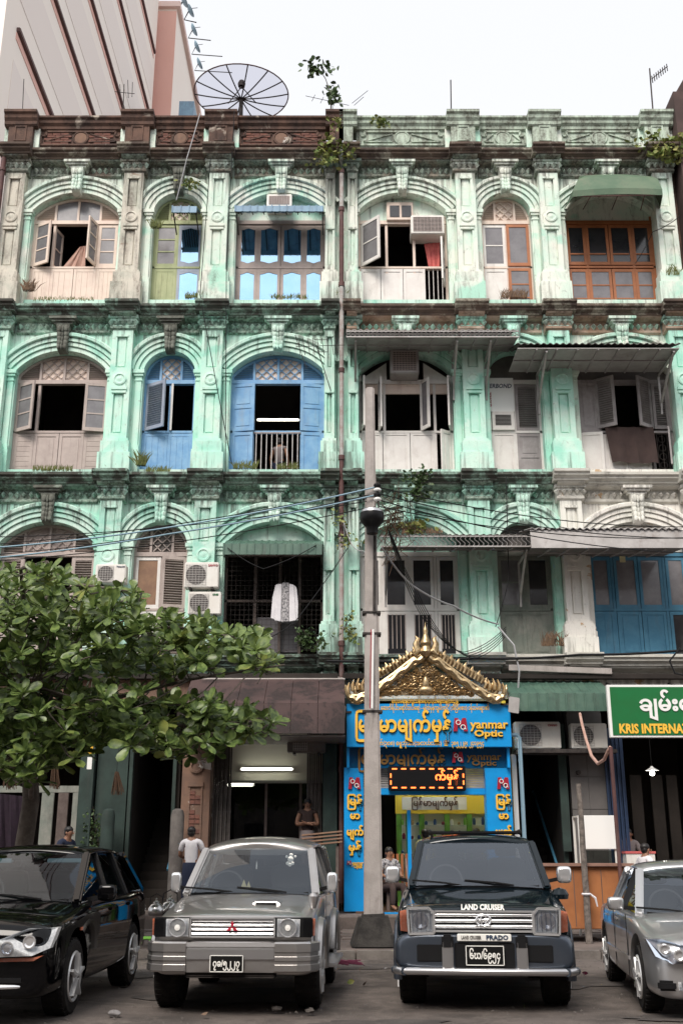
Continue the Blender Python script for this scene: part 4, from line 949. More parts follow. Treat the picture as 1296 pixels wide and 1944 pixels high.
b_ = q(235, 240); b_.z = 20.6; aerial([b_, q(236, 160)], 'small television aerial on the brown parapet in front of the tower', [(q(218, 174), q(256, 178)), (q(228, 160), q(229, 182)), (q(243, 152), q(244, 186)), (q(252, 156), q(251, 184))], .014)
b_ = q(640, 240); b_.z = 20.6; aerial([b_, q(630, 192)], 'slanted television aerial beside the sapling on the roof', [(q(580, 182), q(662, 200)), (q(598, 180), q(592, 192)), (q(614, 184), q(608, 196)), (q(668, 196), q(698, 172)), (q(672, 200), q(690, 184))], .012)
mb_ = at(632, 762, 25.0)
aerial([at(628, 742, 25.2), at(600, 655, 24.8)], 'television aerial on the wall above the blue shuttered window', [(at(562, 658, 24.8), at(655, 655, 24.8))] + [(at(566 + 9 * i, 642, 24.8), at(570 + 9 * i, 674, 24.8)) for i in range(9)] + [(at(560, 636, 24.7), at(582, 700, 24.7)), (at(596, 645, 24.8), at(622, 645, 24.8)), (at(596, 668, 24.8), at(622, 668, 24.8))], .012)
# dark neighbour at the right
nb = empty('neighbour_house', (11.5, 26, .3), 0, 'dark brown neighbouring building rising above the vine covered corner', 'building')
MB().box(9.32, 16, 25.0, 34, .3, 22.0).build('wall', 'roof_dark', nb); 
m = MB(); m.prism([(9.30, 21.9), (10.1, 23.3), (16, 23.3), (16, 21.9)], 25.6, 34); m.build('roof', 'roof_dark', nb)
# far tower
tw = empty('apartment_tower', (-22, 40, 0), 0, 'white and pink tower block with dark curved ledges behind the shophouses', 'building')
XT = -14.0
MB().box(-32, XT, 22.0 + 14, 66, 0, 88).build('wall', 'tower_white', tw)
def tline(x, y):      # height of a level line on the wall plane x = XT that passes through the pixel
    p = at(x, y, 30); return CH + (p.z - CH) * XT / p.x
def tspan(x, y): p = at(x, y, 30); return 30 * XT / p.x
for (xa, ya, xb, yb), end in (((32, 56, 95, 215), 1), ((100, 0, 178, 215), 0), ((172, 0, 232, 205), 0), ((223, 0, 282, 205), 0), ((265, 0, 293, 88), 0)):
    z = tline((xa + xb) / 2, (ya + yb) / 2); y0, y1 = tspan(xa, ya), min(tspan(xb, yb), 66) 
    if ya == 0: y0 = 36
    if yb > 200: y1 = 66
    MB().box(XT - .2, XT + .16, y0, y1, z - .13, z + .13).build('ledge', 'tower_trim', tw, bevel=.04)
    MB().box(XT - .2, XT + .03, y0, y1, z - .50, z - .15).build('pink_band', 'tower_pink' if z < 60 else 'tower_lilac', tw)
    if z < 75: MB().box(XT - .2, XT + .02, y0, y1, z - 4.2, z - 1.6).build('grey_band', 'tower_grey', tw)
pa, pb = at(296, 17, 67), at(336, 17, 67)
t2 = empty('apartment_tower', ((pa.x + pb.x) / 2, 70, 0), 0, 'salmon pink stair tower with a row of small dishes along its roof', 'building')
MB().box(pa.x - 4, pb.x, 67, 110, 0, pa.z).build('wall', 'tower_white', t2); MB().box(pa.x - 4, pb.x + .01, 66.9, 67, 0, pa.z - .3).build('front', 'tower_pink', t2)
MB().box(pa.x - 4.3, pb.x + .3, 66.7, 110, pa.z, pa.z + .5).build('roof_slab', 'tower_lilac', t2)
w0 = at(343, 98, 80); MB().box(pb.x - .2, pb.x + .02, 78, 80, pa.z - 12, pa.z - 9).build('window', 'dark_glass', t2)
for i, (px_, py_) in enumerate(((346, 4), (358, 22), (365, 58), (371, 90), (376, 122))):
    Yd = 68 + i * 9; p = at(px_, py_, Yd); e = empty('small_dish', (pb.x, Yd, p.z - 1.2), 0, 'small grey satellite dish on the roof edge of the pink stair tower', 'satellite dish', 'dishes along the pink tower roof')
    Mx = Matrix.Rotation(R(62), 3, 'Y'); s_ = .55 + .04 * i
    m = MB(); m.lathe([(.02, .0), (s_ * .5, .05), (s_ * .8, .13), (s_, .24), (s_, .27), (s_ * .8, .17), (s_ * .5, .09), (.02, .03)], (0, 0, 0), 'z', 18)
    for k in range(len(m.v)): m.v[k] = p + Mx @ m.v[k]
    m.build('reflector', 'blue_wire', e, fix=True)
    MB().tube([p, Vector((p.x - .35, Yd, p.z - .9)), Vector((pb.x - .1, Yd, p.z - 1.2))], .05, 6).build('arm', 'iron', e); MB().tube([p + Mx @ Vector((-.3, 0, .1)), p + Mx @ Vector((0, 0, .9))], .03, 5).build('feed_arm', 'iron', e)
MB().box(*(at(340, 205, 60).x, at(368, 205, 60).x, 60, 63, 40, at(340, 192, 60).z)).build('roof_hut', 'blue_sheet', t2)
# ---------------------------------------------------------------- plants on the masonry
LEAFQ = [(-.5, 0), (-.32, .17), (0, .24), (.32, .17), (.5, 0), (.32, -.17), (0, -.24), (-.32, -.17)]
def leaf_at(m, p, d, s, asp=.5):
    d = Vector(d).normalized(); u = d.orthogonal().normalized(); u.rotate(Matrix.Rotation(random.uniform(0, 6.28), 3, d)); k = len(m.v)
    n = d.cross(u)
    for a, b in ((0, 0), (.3, .28), (.65, .30), (1, 0), (.65, -.30), (.3, -.28)): m.v.append(Vector(p) + d * (a * s) + u * (b * s * asp * 2) + n * (.12 * s * (1 - abs(2 * a - 1))))
    m.f.append([k, k + 1, k + 2, k + 3, k + 4, k + 5])
def bush(name, c, rx, ry, rz, n, s, mat, label, stems=6, cat='plant', group=None, stem_mat='bark', drop=0):
    r = empty(name, c, 0, label, cat, group); m = MB(); st = MB(); c = Vector(c)
    for i in range(stems):
        t = Vector((random.uniform(-1, 1) * rx, random.uniform(-1, .2) * ry, random.uniform(.4, 1) * rz * (1 if not drop else random.choice((1, -drop)))))
        ps = [c, c + t * .5 + Vector((random.uniform(-.05, .05), 0, .08)), c + t]; st.tube(ps, .012, 5, .004)
        for k in range(n // stems):
            f = random.uniform(.25, 1); p = c + t * f + Vector((random.gauss(0, .08 + .06 * rx), random.gauss(0, .06), random.gauss(0, .07)))
            leaf_at(m, p, (random.uniform(-1, 1), random.uniform(-1, .3), random.uniform(-.7, .5)), s * random.uniform(.6, 1.2))
    st.build('stem', stem_mat, r); tag(m.build('foliage', mat, r), kind='stuff')
    return r
def tuft(c, w, h, n, mat, label, cat='plant', group=None):
    m = MB()
    for i in range(int(n * 1.8)):
        x = random.uniform(-w, w); p = Vector(c) + Vector((x, random.uniform(-.08, .08), 0)); t = Vector((random.gauss(0, .25), random.uniform(-.4, .1), 1)).normalized() * h * random.uniform(.4, 1)
        sd = Vector((.007, 0, 0)); k = len(m.v); m.v += [p - sd, p + sd, p + t * .6 + sd * .8 + Vector((t.x * .1, 0, 0)), p + t + Vector((t.x * .4, 0, -.1 * h)), p + t * .6 - sd * .8]; m.f.append([k, k + 1, k + 2, k + 3, k + 4])
    return tag(m.build('grass_tuft', mat, None), label, cat, group)
p = at(636, 262, 25.0); bush('wall_vine', p, .55, .25, .7, 260, .16, 'vine', 'leafy vine with orange tinged leaves sprouting over the drainpipe at the parapet', 12, drop=1.6)
p = at(628, 206, 25.6); p.z = 21.8; r = empty('sapling', p, 0, 'tall thin sapling with dark leaves growing out of the parapet', 'plant')
st = [p, at(628, 180, 25.6), at(618, 150, 25.6), at(600, 122, 25.6)]; MB().tube(st, .022, 6, .008).build('stem', 'bark', r); m = MB()
for (x_, y_, k_, sp) in ((600, 125, 34, 14), (625, 128, 14, 9), (632, 168, 18, 9), (636, 186, 30, 10), (590, 135, 12, 8)):
    for i in range(k_): leaf_at(m, at(x_ + random.gauss(0, sp * .7), y_ + random.gauss(0, sp * .55), 25.6 + random.uniform(-.15, .15)), (random.uniform(-1, 1), random.uniform(-1, .5), random.uniform(-1, .1)), random.uniform(.13, .21), .62)
tag(m.build('foliage', 'sapling', r), kind='stuff')
p = at(1250, 285, 25.0); bush('wall_vine', p, 1.0, .3, .45, 330, .17, 'vine', 'green vine trailing over the cornice at the pale parapet corner', 12, drop=.9)
bush('wall_vine', at(725, 238, 25.25), .3, .1, .16, 60, .13, 'vine', 'small yellow green sprig on the pale parapet panel', 4)
bush('wall_vine', at(360, 355, 25.3), .28, .12, .25, 40, .13, 'vine', 'small leafy sprig below a dirty keystone on the top floor', 4)
bush('wall_plant', at(790, 925, 24.9), .32, .2, .45, 220, .12, 'sapling', 'dark bushy weed on the ledge above the rusty corrugated canopy', 8, drop=.8)
bush('wall_plant', at(595, 1235, 24.9), .4, .2, .5, 200, .12, 'sapling', 'dark green weed beside the grille window with the hanging shirt', 8)
bush('wall_plant', at(785, 1005, 24.7), .45, .2, .2, 90, .15, 'vine', 'fern like weed lying on the rusty corrugated canopy', 7)
bush('wall_plant', at(655, 1010, 25.0), .3, .15, .5, 110, .10, 'vine', 'trailing creeper on the drainpipe at the first floor', 6, drop=1.2)
bush('wall_plant', at(655, 1190, 25.0), .25, .15, .5, 80, .10, 'vine', 'low creeper at the foot of the first floor drainpipe', 6, drop=.8)
m = MB()
for i in range(90):
    p = at(745 + random.gauss(0, 12), 985 + random.gauss(0, 22), 23.6); m.tube([p, p + Vector((random.gauss(0, .15), random.gauss(0, .1), random.gauss(-.1, .2))), p + Vector((random.gauss(0, .25), 0, random.gauss(-.25, .25)))], .007, 4)
tag(m.build('dead_creeper', 'straw', None), 'tangle of dead grey creeper hanging over the canopy beside the street lamp', 'plant')
for x_, y_, w_, h_, n_, mt, lab in ((55, 548, .15, .42, 60, 'dry_plant', 'dry brown weed in the corner of the cream framed window'), (100, 889, .5, .2, 110, 'grass', 'patch of grass on the ledge below the taupe window'),
    (295, 428, .14, .35, 60, 'grass', 'grass clump beside the green framed casement'), (268, 880, .12, .5, 60, 'grass', 'tall grass at the foot of the blue louvred window'), (300, 892, .3, .22, 70, 'grass', 'grass growing at the ledge below the blue louvred window'),
    (465, 886, .3, .28, 80, 'grass', 'grass under the blue shuttered window with railing'), (545, 886, .25, .22, 60, 'grass', 'sparse grass on the ledge beside the railing'), (380, 562, .4, .25, 90, 'grass', 'grass on the ledge under the pale blue leaf'),
    (550, 562, .5, .16, 90, 'grass', 'short grass on the ledge below the pale blue panes'), (975, 562, .35, .34, 120, 'dry_plant', 'reddish dry grass on the ledge below the half orange window'), (120, 565, .8, .1, 100, 'grass', 'low yellow grass along the ledge below the cream boards'),
    (1275, 520, .18, .4, 50, 'grass', 'weed on the pilaster beside the orange doors'), (650, 562, .2, .3, 50, 'grass', 'weed at the foot of the top floor drainpipe'), (1050, 1222, .3, .5, 60, 'dry_plant', 'dry bare weeds below the sage green shutters'),
    (210, 886, .3, .15, 60, 'grass', 'thin grass at the base of the pilaster beside the blue louvred window'), (620, 882, .2, .25, 60, 'grass', 'grass at the base of the middle floor drainpipe'), (800, 1008, .5, .2, 90, 'dry_plant', 'yellow grass along the top of the rusty corrugated canopy')):
    p = at(x_, y_ + 4, 25.22 if y_ not in (1008,) else 24.9); tuft(p, w_, h_, n_, mt, lab)
# ---------------------------------------------------------------- laundry
hg = at(541, 1103, 25.3); sh = empty('hanging_shirt', hg, 0, 'white long sleeved blouse with printed front drying on a hanger', 'shirt')
def sheet(poly, y, mat, name, thick=.05, wave=.02):
    P2 = [at(x, y_, y) for x, y_ in poly]; m = MB(); m.prism([(p.x, p.z) for p in P2], y, y + thick); return m.build(name, mat, sh, bevel=.012)
sheet([(524, 1109), (535, 1108), (533, 1180), (521, 1178)], 25.30, 'shirt_white', 'front_panel'); sheet([(549, 1108), (558, 1110), (562, 1178), (549, 1180)], 25.30, 'shirt_white', 'front_panel')
sheet([(535.4, 1106), (548.6, 1106), (548.6, 1180), (533.4, 1181)], 25.315, 'shirt_print', 'printed_panel')
sheet([(523, 1109.5), (528, 1112), (523, 1150), (521, 1176), (514, 1174), (517, 1135)], 25.33, 'shirt_white', 'sleeve', .07); sheet([(558.4, 1110), (563, 1116), (566, 1145), (565, 1178), (559, 1178), (558, 1140)], 25.33, 'shirt_white', 'sleeve', .07)
MB().tube([at(526, 1112, 25.34), at(541, 1104, 25.34), at(557, 1112, 25.34)], .008, 5).build('hanger', 'iron', sh); MB().tube([at(541, 1104, 25.34), at(541, 1098, 25.34), at(543, 1096, 25.34)], .006, 5).build('hanger_hook', 'iron', sh)
tg = at(1180, 1062, 25.7); tag(MB().box(tg.x - .07, tg.x + .07, 25.66, 25.68, tg.z - .08, tg.z + .08).build('yellow_tag', 'cloth_yellow', None), 'small yellow tag hanging on the dark blue doors', 'tag')
# ---------------------------------------------------------------- ground floor shell
def XX(x, y=1600, Y=25.3): return at(x, y, Y).x
ZG, ZT = .34, 5.44
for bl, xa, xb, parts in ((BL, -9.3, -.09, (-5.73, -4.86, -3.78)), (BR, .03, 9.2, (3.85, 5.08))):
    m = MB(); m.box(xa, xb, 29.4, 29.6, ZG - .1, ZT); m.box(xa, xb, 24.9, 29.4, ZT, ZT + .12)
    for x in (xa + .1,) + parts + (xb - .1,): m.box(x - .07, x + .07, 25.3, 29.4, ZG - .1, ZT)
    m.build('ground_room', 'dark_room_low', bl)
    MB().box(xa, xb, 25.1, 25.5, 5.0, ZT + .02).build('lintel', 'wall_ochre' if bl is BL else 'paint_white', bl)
def pier(bl, x0, x1, mat, z1=5.0, y0=25.0, panel=True):
    m = MB(); m.box(x0, x1, y0, 25.6, ZG - .05, z1)
    if panel:
        c, w = (x0 + x1) / 2, (x1 - x0) / 2
        m.box(x0 - .05, x1 + .05, y0 - .05, 25.6, ZG - .05, ZG + .5); m.box(c - w * .5, c - w * .38, y0 - .03, y0 + .02, 1.2, 3.0); m.box(c + w * .38, c + w * .5, y0 - .03, y0 + .02, 1.2, 3.0)
        m.box(c - w * .55, c + w * .55, y0 - .05, y0 + .02, 3.0, 3.1); m.lathe([(w * .5, 0), (w * .5, -.05), (w * .35, -.06), (w * .3, -.02), (.001, -.02)], (c, y0, 3.45), 'y', 18)
    return m.build('pier', mat, bl, fix=True)
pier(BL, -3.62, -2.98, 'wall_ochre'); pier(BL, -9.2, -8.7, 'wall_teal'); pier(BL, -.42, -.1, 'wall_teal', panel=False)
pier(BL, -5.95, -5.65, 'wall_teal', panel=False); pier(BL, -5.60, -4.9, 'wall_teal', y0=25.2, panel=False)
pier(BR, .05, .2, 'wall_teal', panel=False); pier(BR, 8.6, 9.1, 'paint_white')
# bricks showing through the ochre pier
me_ = None
for r_ in range(16):
    for s in (-.5, .5):
        if random.random() < .25: continue
        m = MB().box(-.075, .075, -.012, .02, 0, .085); o = m.build('brick', 'brick', BL, origin=(0, 0, 0)) if me_ is None else None
        if me_ is None: me_ = o.data
        else: o = bpy.data.objects.new('brick', me_); COL.objects.link(o); o.parent = BL
        OFF[o.name] = Vector((-3.30 + s * .16, 24.992, 1.25 + r_ * .105)); o.location = OFF[o.name] - OFF[BL.name]
# stairs
for bl, x0, x1, n in ((BL, -4.78, -3.86, 11), (BR, 4.0, 5.0, 12)):
    for i in range(n):
        MB().box(x0, x1, 25.7 + i * .28, 26.02 + i * .28, ZG + i * .19, ZG + .05 + i * .19).build('stair_tread', 'dark_room_low', bl); MB().box(x0, x1, 25.98 + i * .28, 26.0 + i * .28, ZG + .05 + i * .19, ZG + .19 + i * .19).build('stair_riser', 'dark_room_low', bl)
    MB().bar((x1 - .08, 25.6, 1.2), (x1 - .08, 28.4, 3.1), .05).build('handrail', 'deep_blue_wood', bl)
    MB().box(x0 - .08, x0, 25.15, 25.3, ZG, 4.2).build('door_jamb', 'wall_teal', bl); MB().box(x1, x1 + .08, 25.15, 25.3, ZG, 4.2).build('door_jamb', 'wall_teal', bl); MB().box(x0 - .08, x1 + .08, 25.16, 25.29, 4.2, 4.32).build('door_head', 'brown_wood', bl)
# left dark shop: white door boards coloured dark for tree shade, louvre doors, signs
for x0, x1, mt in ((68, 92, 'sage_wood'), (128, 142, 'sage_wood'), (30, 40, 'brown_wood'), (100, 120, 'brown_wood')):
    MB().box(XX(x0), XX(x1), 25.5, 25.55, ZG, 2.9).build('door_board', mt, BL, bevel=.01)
MB().box(-8.7, -5.95, 25.5, 25.56, 2.9, 3.05).build('door_head', 'sage_wood', BL)
# lit shop with folding gates
MB().box(-2.62, -.45, 25.75, 25.8, 3.18, 4.98).build('shop_transom', 'shop_wall', BL)
MB().box(-2.62, -.45, 25.68, 25.74, 3.12, 3.18).build('shop_rail', 'steel', BL)
for x in (-2.6, -1.75, -.95, -.5): MB().box(x - .03, x + .03, 25.7, 25.75, ZG, 3.12).build('shop_mullion', 'brown_wood', BL)
MB().box(-2.6, -.5, 25.71, 25.725, ZG, 3.1).build('shop_pane', 'shop_glass', BL)
def tube_lamp(x0, x1, y, z, label, rad=.022, mt='tube_light'):
    e = empty('tube_lamp', ((x0 + x1) / 2, y, z), 0, label, 'lamp'); MB().box(x0 - .04, x1 + .04, y + .012, y + .06, z - .03, z + .035).build('batten', 'sign_white', e)
    MB().tube([(x0, y - .012, z), (x1, y - .012, z)], rad, 8).build('tube', mt, e)
a, b = at(459, 1460, 25.65), at(554, 1459, 25.65); tube_lamp(a.x, b.x, 25.66, a.z, 'lit fluorescent tube over the shop door below the rusty canopy')
a, b = at(434, 1490, 27.5), at(480, 1490, 27.5); tube_lamp(a.x, b.x, 27.5, a.z, 'lit fluorescent tube deep inside the shop with folding gates', .04)
a, b = at(490, 797, 27.5), at(566, 797, 27.5); tube_lamp(a.x, b.x, 27.5, a.z, 'lit fluorescent tube behind the railing of the blue shuttered window', .03)
bl_ = at(505, 1537, 26.4); e = empty('power_lamp', bl_, 0, 'tiny blue pilot light inside the dark shop', 'light'); MB().sphere(bl_, .02, 8, 6).build('diode', 'blue_led', e); MB().box(bl_.x - .2, bl_.x + .2, bl_.y + .02, bl_.y + .1, .34, bl_.z + .05).build('appliance', 'black_plastic', e)
def gate(x0, x1, y, z1, mat, label, n):
    e = empty('folding_gate', ((x0 + x1) / 2, y, ZG), 0, label, 'gate')
    for i in range(n):
        x = x0 + (x1 - x0) * (i + .5) / n; dy = .04 * (i % 2); MB().box(x - .018, x + .018, y + dy, y + dy + .03, ZG + .02, z1).build('gate_bar', mat, e)
    for z in (ZG + .3, (ZG + z1) / 2, z1 - .2): MB().box(x0, x1, y + .074, y + .082, z - .02, z + .02).build('gate_rail', mat, e)
    return e
gate(-2.95, -2.52, 25.3, 4.6, 'gate_steel', 'folded steel gate beside the peeling ochre pier', 9); gate(-.80, -.45, 25.3, 4.6, 'gate_steel', 'folded steel gate beside the blue optician column', 8)
gate(XX(1150), XX(1188), 24.9, 4.3, 'gate_blue', 'folded dark blue gate beside the grey tiled pillar', 10)
# stacked cardboard on a box
a = at(600, 1600, 23.8); e = empty('cardboard_stack', (a.x, 23.8, ZG), 0, 'flattened brown cardboard stacked on a stand behind the silver jeep', 'cardboard')
for i in range(4): MB().slab((a.x - .3, 23.5, 1.72 + .07 * i), (a.x + .55, 23.5, 1.80 + .07 * i), (a.x + .55, 24.2, 1.80 + .07 * i), (a.x - .3, 24.2, 1.72 + .07 * i), .03).build('sheet', 'cardboard', e)
for x in (-.2, .45):
    for y in (23.6, 24.1): MB().box(a.x + x - .03, a.x + x + .03, y - .03, y + .03, ZG, 1.70).build('leg', 'brown_wood', e)
MB().box(a.x - .25, a.x + .5, 23.55, 24.15, 1.0, 1.04).build('shelf', 'brown_wood', e)
# grey post by the stairs and green round post
for (x, y0, y1, Y, mt, lab) in ((338, 1535, 1720, 24.4, 'post_grey', 'weathered grey post beside the dark stairway'), (207, 1535, 1700, 24.6, 'wall_teal', 'rounded dull green post in front of the teal wall')):
    p = at(x, y0, Y); m = MB(); m.lathe([(.15, ZG), (.15, p.z - .15), (.12, p.z - .04), (.05, p.z)], (p.x, Y, 0), 'z', 14); tag(m.build('stone_post', mt, None, smooth=True), lab, 'post')
# hanging straw brooms, signs under the tree
for x, y0, y1, lab in ((18, 1440, 1500, 'long straw broom bundle hanging beside the trunk'), (70, 1428, 1480, 'short straw broom bundle hung above the white door boards'), (222, 1465, 1510, 'reddish straw bundle hanging by the stairway'), (105, 1430, 1500, 'straw bundle hanging in the deep shade of the tree')):
    p, q = at(x, y0, 23.6), at(x, y1, 23.6); m = MB()
    for i in range(40): t = random.uniform(0, 6.28); k = random.uniform(0, 1); m.tube([p + Vector((.03 * math.cos(t), .03 * math.sin(t), 0)), Vector((q.x + .16 * k * math.cos(t), 23.6 + .12 * k * math.sin(t), q.z + random.uniform(0, .12)))], .008, 4, cap=False)
    e = empty('straw_bundle', q, 0, lab, 'broom'); m.build('straw', 'straw', e); MB().tube([p, p + Vector((0, .1, 1.2))], .006, 4).build('cord', 'wire', e)
a, b = at(167, 1432, 24.0), at(178, 1405, 24.0); e = empty('small_sign', (a.x, 24, a.z), 0, 'narrow orange advertising strip glimpsed through the leaves', 'sign'); MB().box(a.x, b.x, 24.0, 24.04, a.z, b.z).build('upper_panel', 'sign_yellow', e); MB().box(a.x, b.x, 24.0, 24.04, a.z - .32, a.z - .06).build('lower_panel', 'sign_white', e); MB().box(b.x + .01, b.x + .05, 23.99, 24.05, ZG, b.z + .1).build('post', 'wall_teal', e)
# ---------------------------------------------------------------- optician shop front
YS = 24.0
sa, sb = at(658, 1418, YS), at(971, 1416, YS); st_ = at(658, 1336, YS).z
sg = empty('shop_sign', ((sa.x + sb.x) / 2, YS, sa.z), 0, 'bright blue optician sign with raised yellow Burmese lettering under a golden gable', 'sign')
SX, SZ0, SZ1 = (sa.x + sb.x) / 2, sa.z, st_
MB().box(sa.x, sb.x, YS, YS + .16, SZ0, SZ1).build('board', 'blue_sign', sg, bevel=.008)
def put_text(body, x, y, Y, hpx, mat, parent, wpx=None, depth=.02, bold=0., name='lettering', side=None):
    s = at(x, y - hpx / 2, Y).z - at(x, y + hpx / 2, Y).z; w = (at(x + wpx / 2, y, Y).x - at(x - wpx / 2, y, Y).x) if wpx else None
    p = at(x, y, Y); t = text_mb(body, s, depth, bold, w); t.xf(Matrix.Translation((p.x, Y - depth / 2, p.z)))
    if side:
        u = text_mb(body, s, .03, bold, w); u.xf(Matrix.Translation((p.x + .012, Y + .004 - .015, p.z - .014))).build('lettering_edge', side, parent)
    return t.build(name, mat, parent)
MAIN = 'ြမန်မာမျက်မှန်'
def logo(x, y, Y, hpx, parent):
    "red letter M with a pair of spectacles"
    p = at(x, y, Y); h = at(x, y - hpx / 2, Y).z - at(x, y + hpx / 2, Y).z; w = h * .55
    m = MB(); P_ = [(-w, -h/2), (-w * .45, -h/2), (-w * .35, h * .1), (0, -h * .3), (w * .35, h * .1), (w * .45, -h/2), (w, -h/2), (w * .8, h/2), (w * .3, h/2), (0, h * .1), (-w * .3, h/2), (-w * .8, h/2)]
    m.prism([(p.x + a, p.z + b) for a, b in P_], Y - .05, Y).build('logo_letter', 'sign_red', parent, fix=True)
    g = MB(); q = Matrix.Rotation(R(90), 3, 'X')
    for a, b in ((-.18, .16), (.22, -.2)): g.torus((p.x + a * w * 1.6, Y - .055, p.z + b * h), h * .17, h * .035, 16, 6, q)
    g.tube([(p.x + .5 * w, Y - .055, p.z - .3 * h), (p.x + .8 * w, Y - .055, p.z - .36 * h)], h * .03, 5); g.build('logo_spectacles', 'sign_white', parent)
put_text(MAIN, 765, 1377, YS, 40, 'sign_yellow', sg, 182, .05, .014, side='sign_black'); logo(873, 1376, YS - .001, 25, sg)
put_text('yanmar', 927, 1376, YS, 23, 'sign_yellow', sg, 72, .05, .006, side='sign_black'); put_text('Optic', 926, 1393, YS, 17, 'sign_yellow', sg, 54, .05, .006, side='sign_black')
put_text('စီးပွားေရးနှင့်ကူးသန်းေရာင်းဝယ်ေရးဝန်ြကီးဌာန', 806, 1331, YS, 12, 'sign_yellow', sg, 126, .006, .002); put_text('ေဆးကိရိယာေရာင်းဝယ်ေရး - မျက်မှန်ကျွမ်းကျင် (အြငိမ်းစား) ဝန်ထမ်းများ၏', 825, 1344, YS, 12, 'sign_yellow', sg, 205, .006, .002)
put_text('အမှတ်(၃၀၈) ေရွှဘုံသာ(အလယ်လမ်း)', 770, 1411, YS, 12, 'sign_yellow', sg, 135, .006, .002); put_text('☎', 846, 1411, YS, 11, 'sign_yellow', sg, 10, .006); put_text('၃၈၅၂၂၉၊ ၂၄၀၉၅၄', 887, 1411, YS, 12, 'sign_yellow', sg, 62, .006, .002)
# older sign below, its shade painted into board and letter colours
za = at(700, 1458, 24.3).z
os_ = empty('shop_sign', (SX, 24.3, za), 0, 'older blue optician sign below the bright one, its shade painted in', 'sign')
MB().box(sa.x + .05, sb.x - .08, 24.3, 24.36, za, SZ0 + .02).build('board', 'blue_sign_shaded', os_)
put_text(MAIN, 762, 1441, 24.3, 32, 'sign_yellow_shaded', os_, 165, .03, .008); logo(868, 1438, 24.299, 20, os_); put_text('yanmar', 918, 1437, 24.3, 19, 'sign_yellow_shaded', os_, 66, .03, .003); put_text('Optic', 918, 1449, 24.3, 14, 'sign_yellow_shaded', os_, 46, .03, .003)
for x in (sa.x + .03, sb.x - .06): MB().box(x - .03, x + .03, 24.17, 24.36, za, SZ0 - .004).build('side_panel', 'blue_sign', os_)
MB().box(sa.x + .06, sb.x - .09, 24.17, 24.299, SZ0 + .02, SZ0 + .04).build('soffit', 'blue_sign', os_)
# columns with vertical lettering
for side, x0, x1 in (('street lamp pole', 653, 690), ('pale blue pipe', 931, 975)):
    a, b = at(x0, 1728, 24.3), at(x1, 1600, 24.3); zt_ = at(x0, 1457, 24.3).z
    e = empty('shop_column', ((a.x + b.x) / 2, 24.4, ZG), 0, 'bright blue shop column with yellow lettering beside the ' + side, 'column')
    MB().box(a.x, b.x, 24.3, 24.7, ZG + .03, zt_).build('panel', 'blue_sign', e, bevel=.006)
    cx = (x0 + x1) / 2 + 2; k = 0 if x0 < 700 else 1
    logo(cx - 1, 1487, 24.299, 22, e)
    for s_, y_, h_, w_ in (('ြမန်', 1522, 34, 29), ('မာ', 1549, 30, 19), ('မျက်', 1580, 32, 32), ('မှန်', 1609, 32, 25)): put_text(s_, cx, y_, 24.3, h_ * .58, 'sign_yellow', e, w_, .04, .009, side='sign_black')
    put_text('yanmar', cx + 5, 1639, 24.3, 12, 'sign_yellow', e, 22, .02, .003); put_text('Optic', cx + 6, 1645, 24.3, 10, 'sign_yellow', e, 16, .02, .003); logo(cx - 11, 1638, 24.299, 8, e)
# rolling shutter, beam, LED sign
a, b = at(690, 1497, 24.5), at(931, 1457, 24.5); e = empty('roller_shutter', ((a.x + b.x) / 2, 24.5, a.z), 0, 'rolled grey steel shutter behind the LED sign', 'shutter')
k = 9
for i in range(k): z = a.z + (b.z - a.z) * i / k; MB().box(a.x, b.x, 24.5, 24.53 + .01, z + .004, z + (b.z - a.z) / k - .004).build('slat', 'zinc', e, bevel=.008)
zb_ = at(700, 1509, 24.45).z; tag(MB().box(a.x - .03, b.x + .03, 24.42, 24.56, zb_, a.z - .002).build('shop_beam', 'blue_sign', None, bevel=.006), 'blue beam across the optician shop opening below the shutter', 'beam')
a, b = at(740, 1498, 24.2), at(880, 1457, 24.2); e = empty('led_sign', ((a.x + b.x) / 2, 24.3, a.z), 0, 'black LED sign with glowing orange dashes and Burmese letters', 'sign')
MB().box(a.x - .03, b.x + .03, 24.2, 24.4, a.z - .03, b.z + .03).build('housing', 'sign_black', e, bevel=.01)
for i in range(8):
    x = a.x + (b.x - a.x) * (i + .5) / 8
    for z in (a.z + .03, b.z - .03): MB().box(x - .055, x + .055, 24.188, 24.198, z - .014, z + .014).build('led_dash', 'led_orange', e)
for x in (a.x + .02, b.x - .02):
    for t in (.3, .62): z = a.z + (b.z - a.z) * t; MB().box(x - .014, x + .014, 24.188, 24.198, z - .045, z + .045).build('led_dash', 'led_orange', e)
put_text('က်မှန်', 848, 1475, 24.197, 19, 'led_orange', e, 45, .01, .006, name='led_lettering')
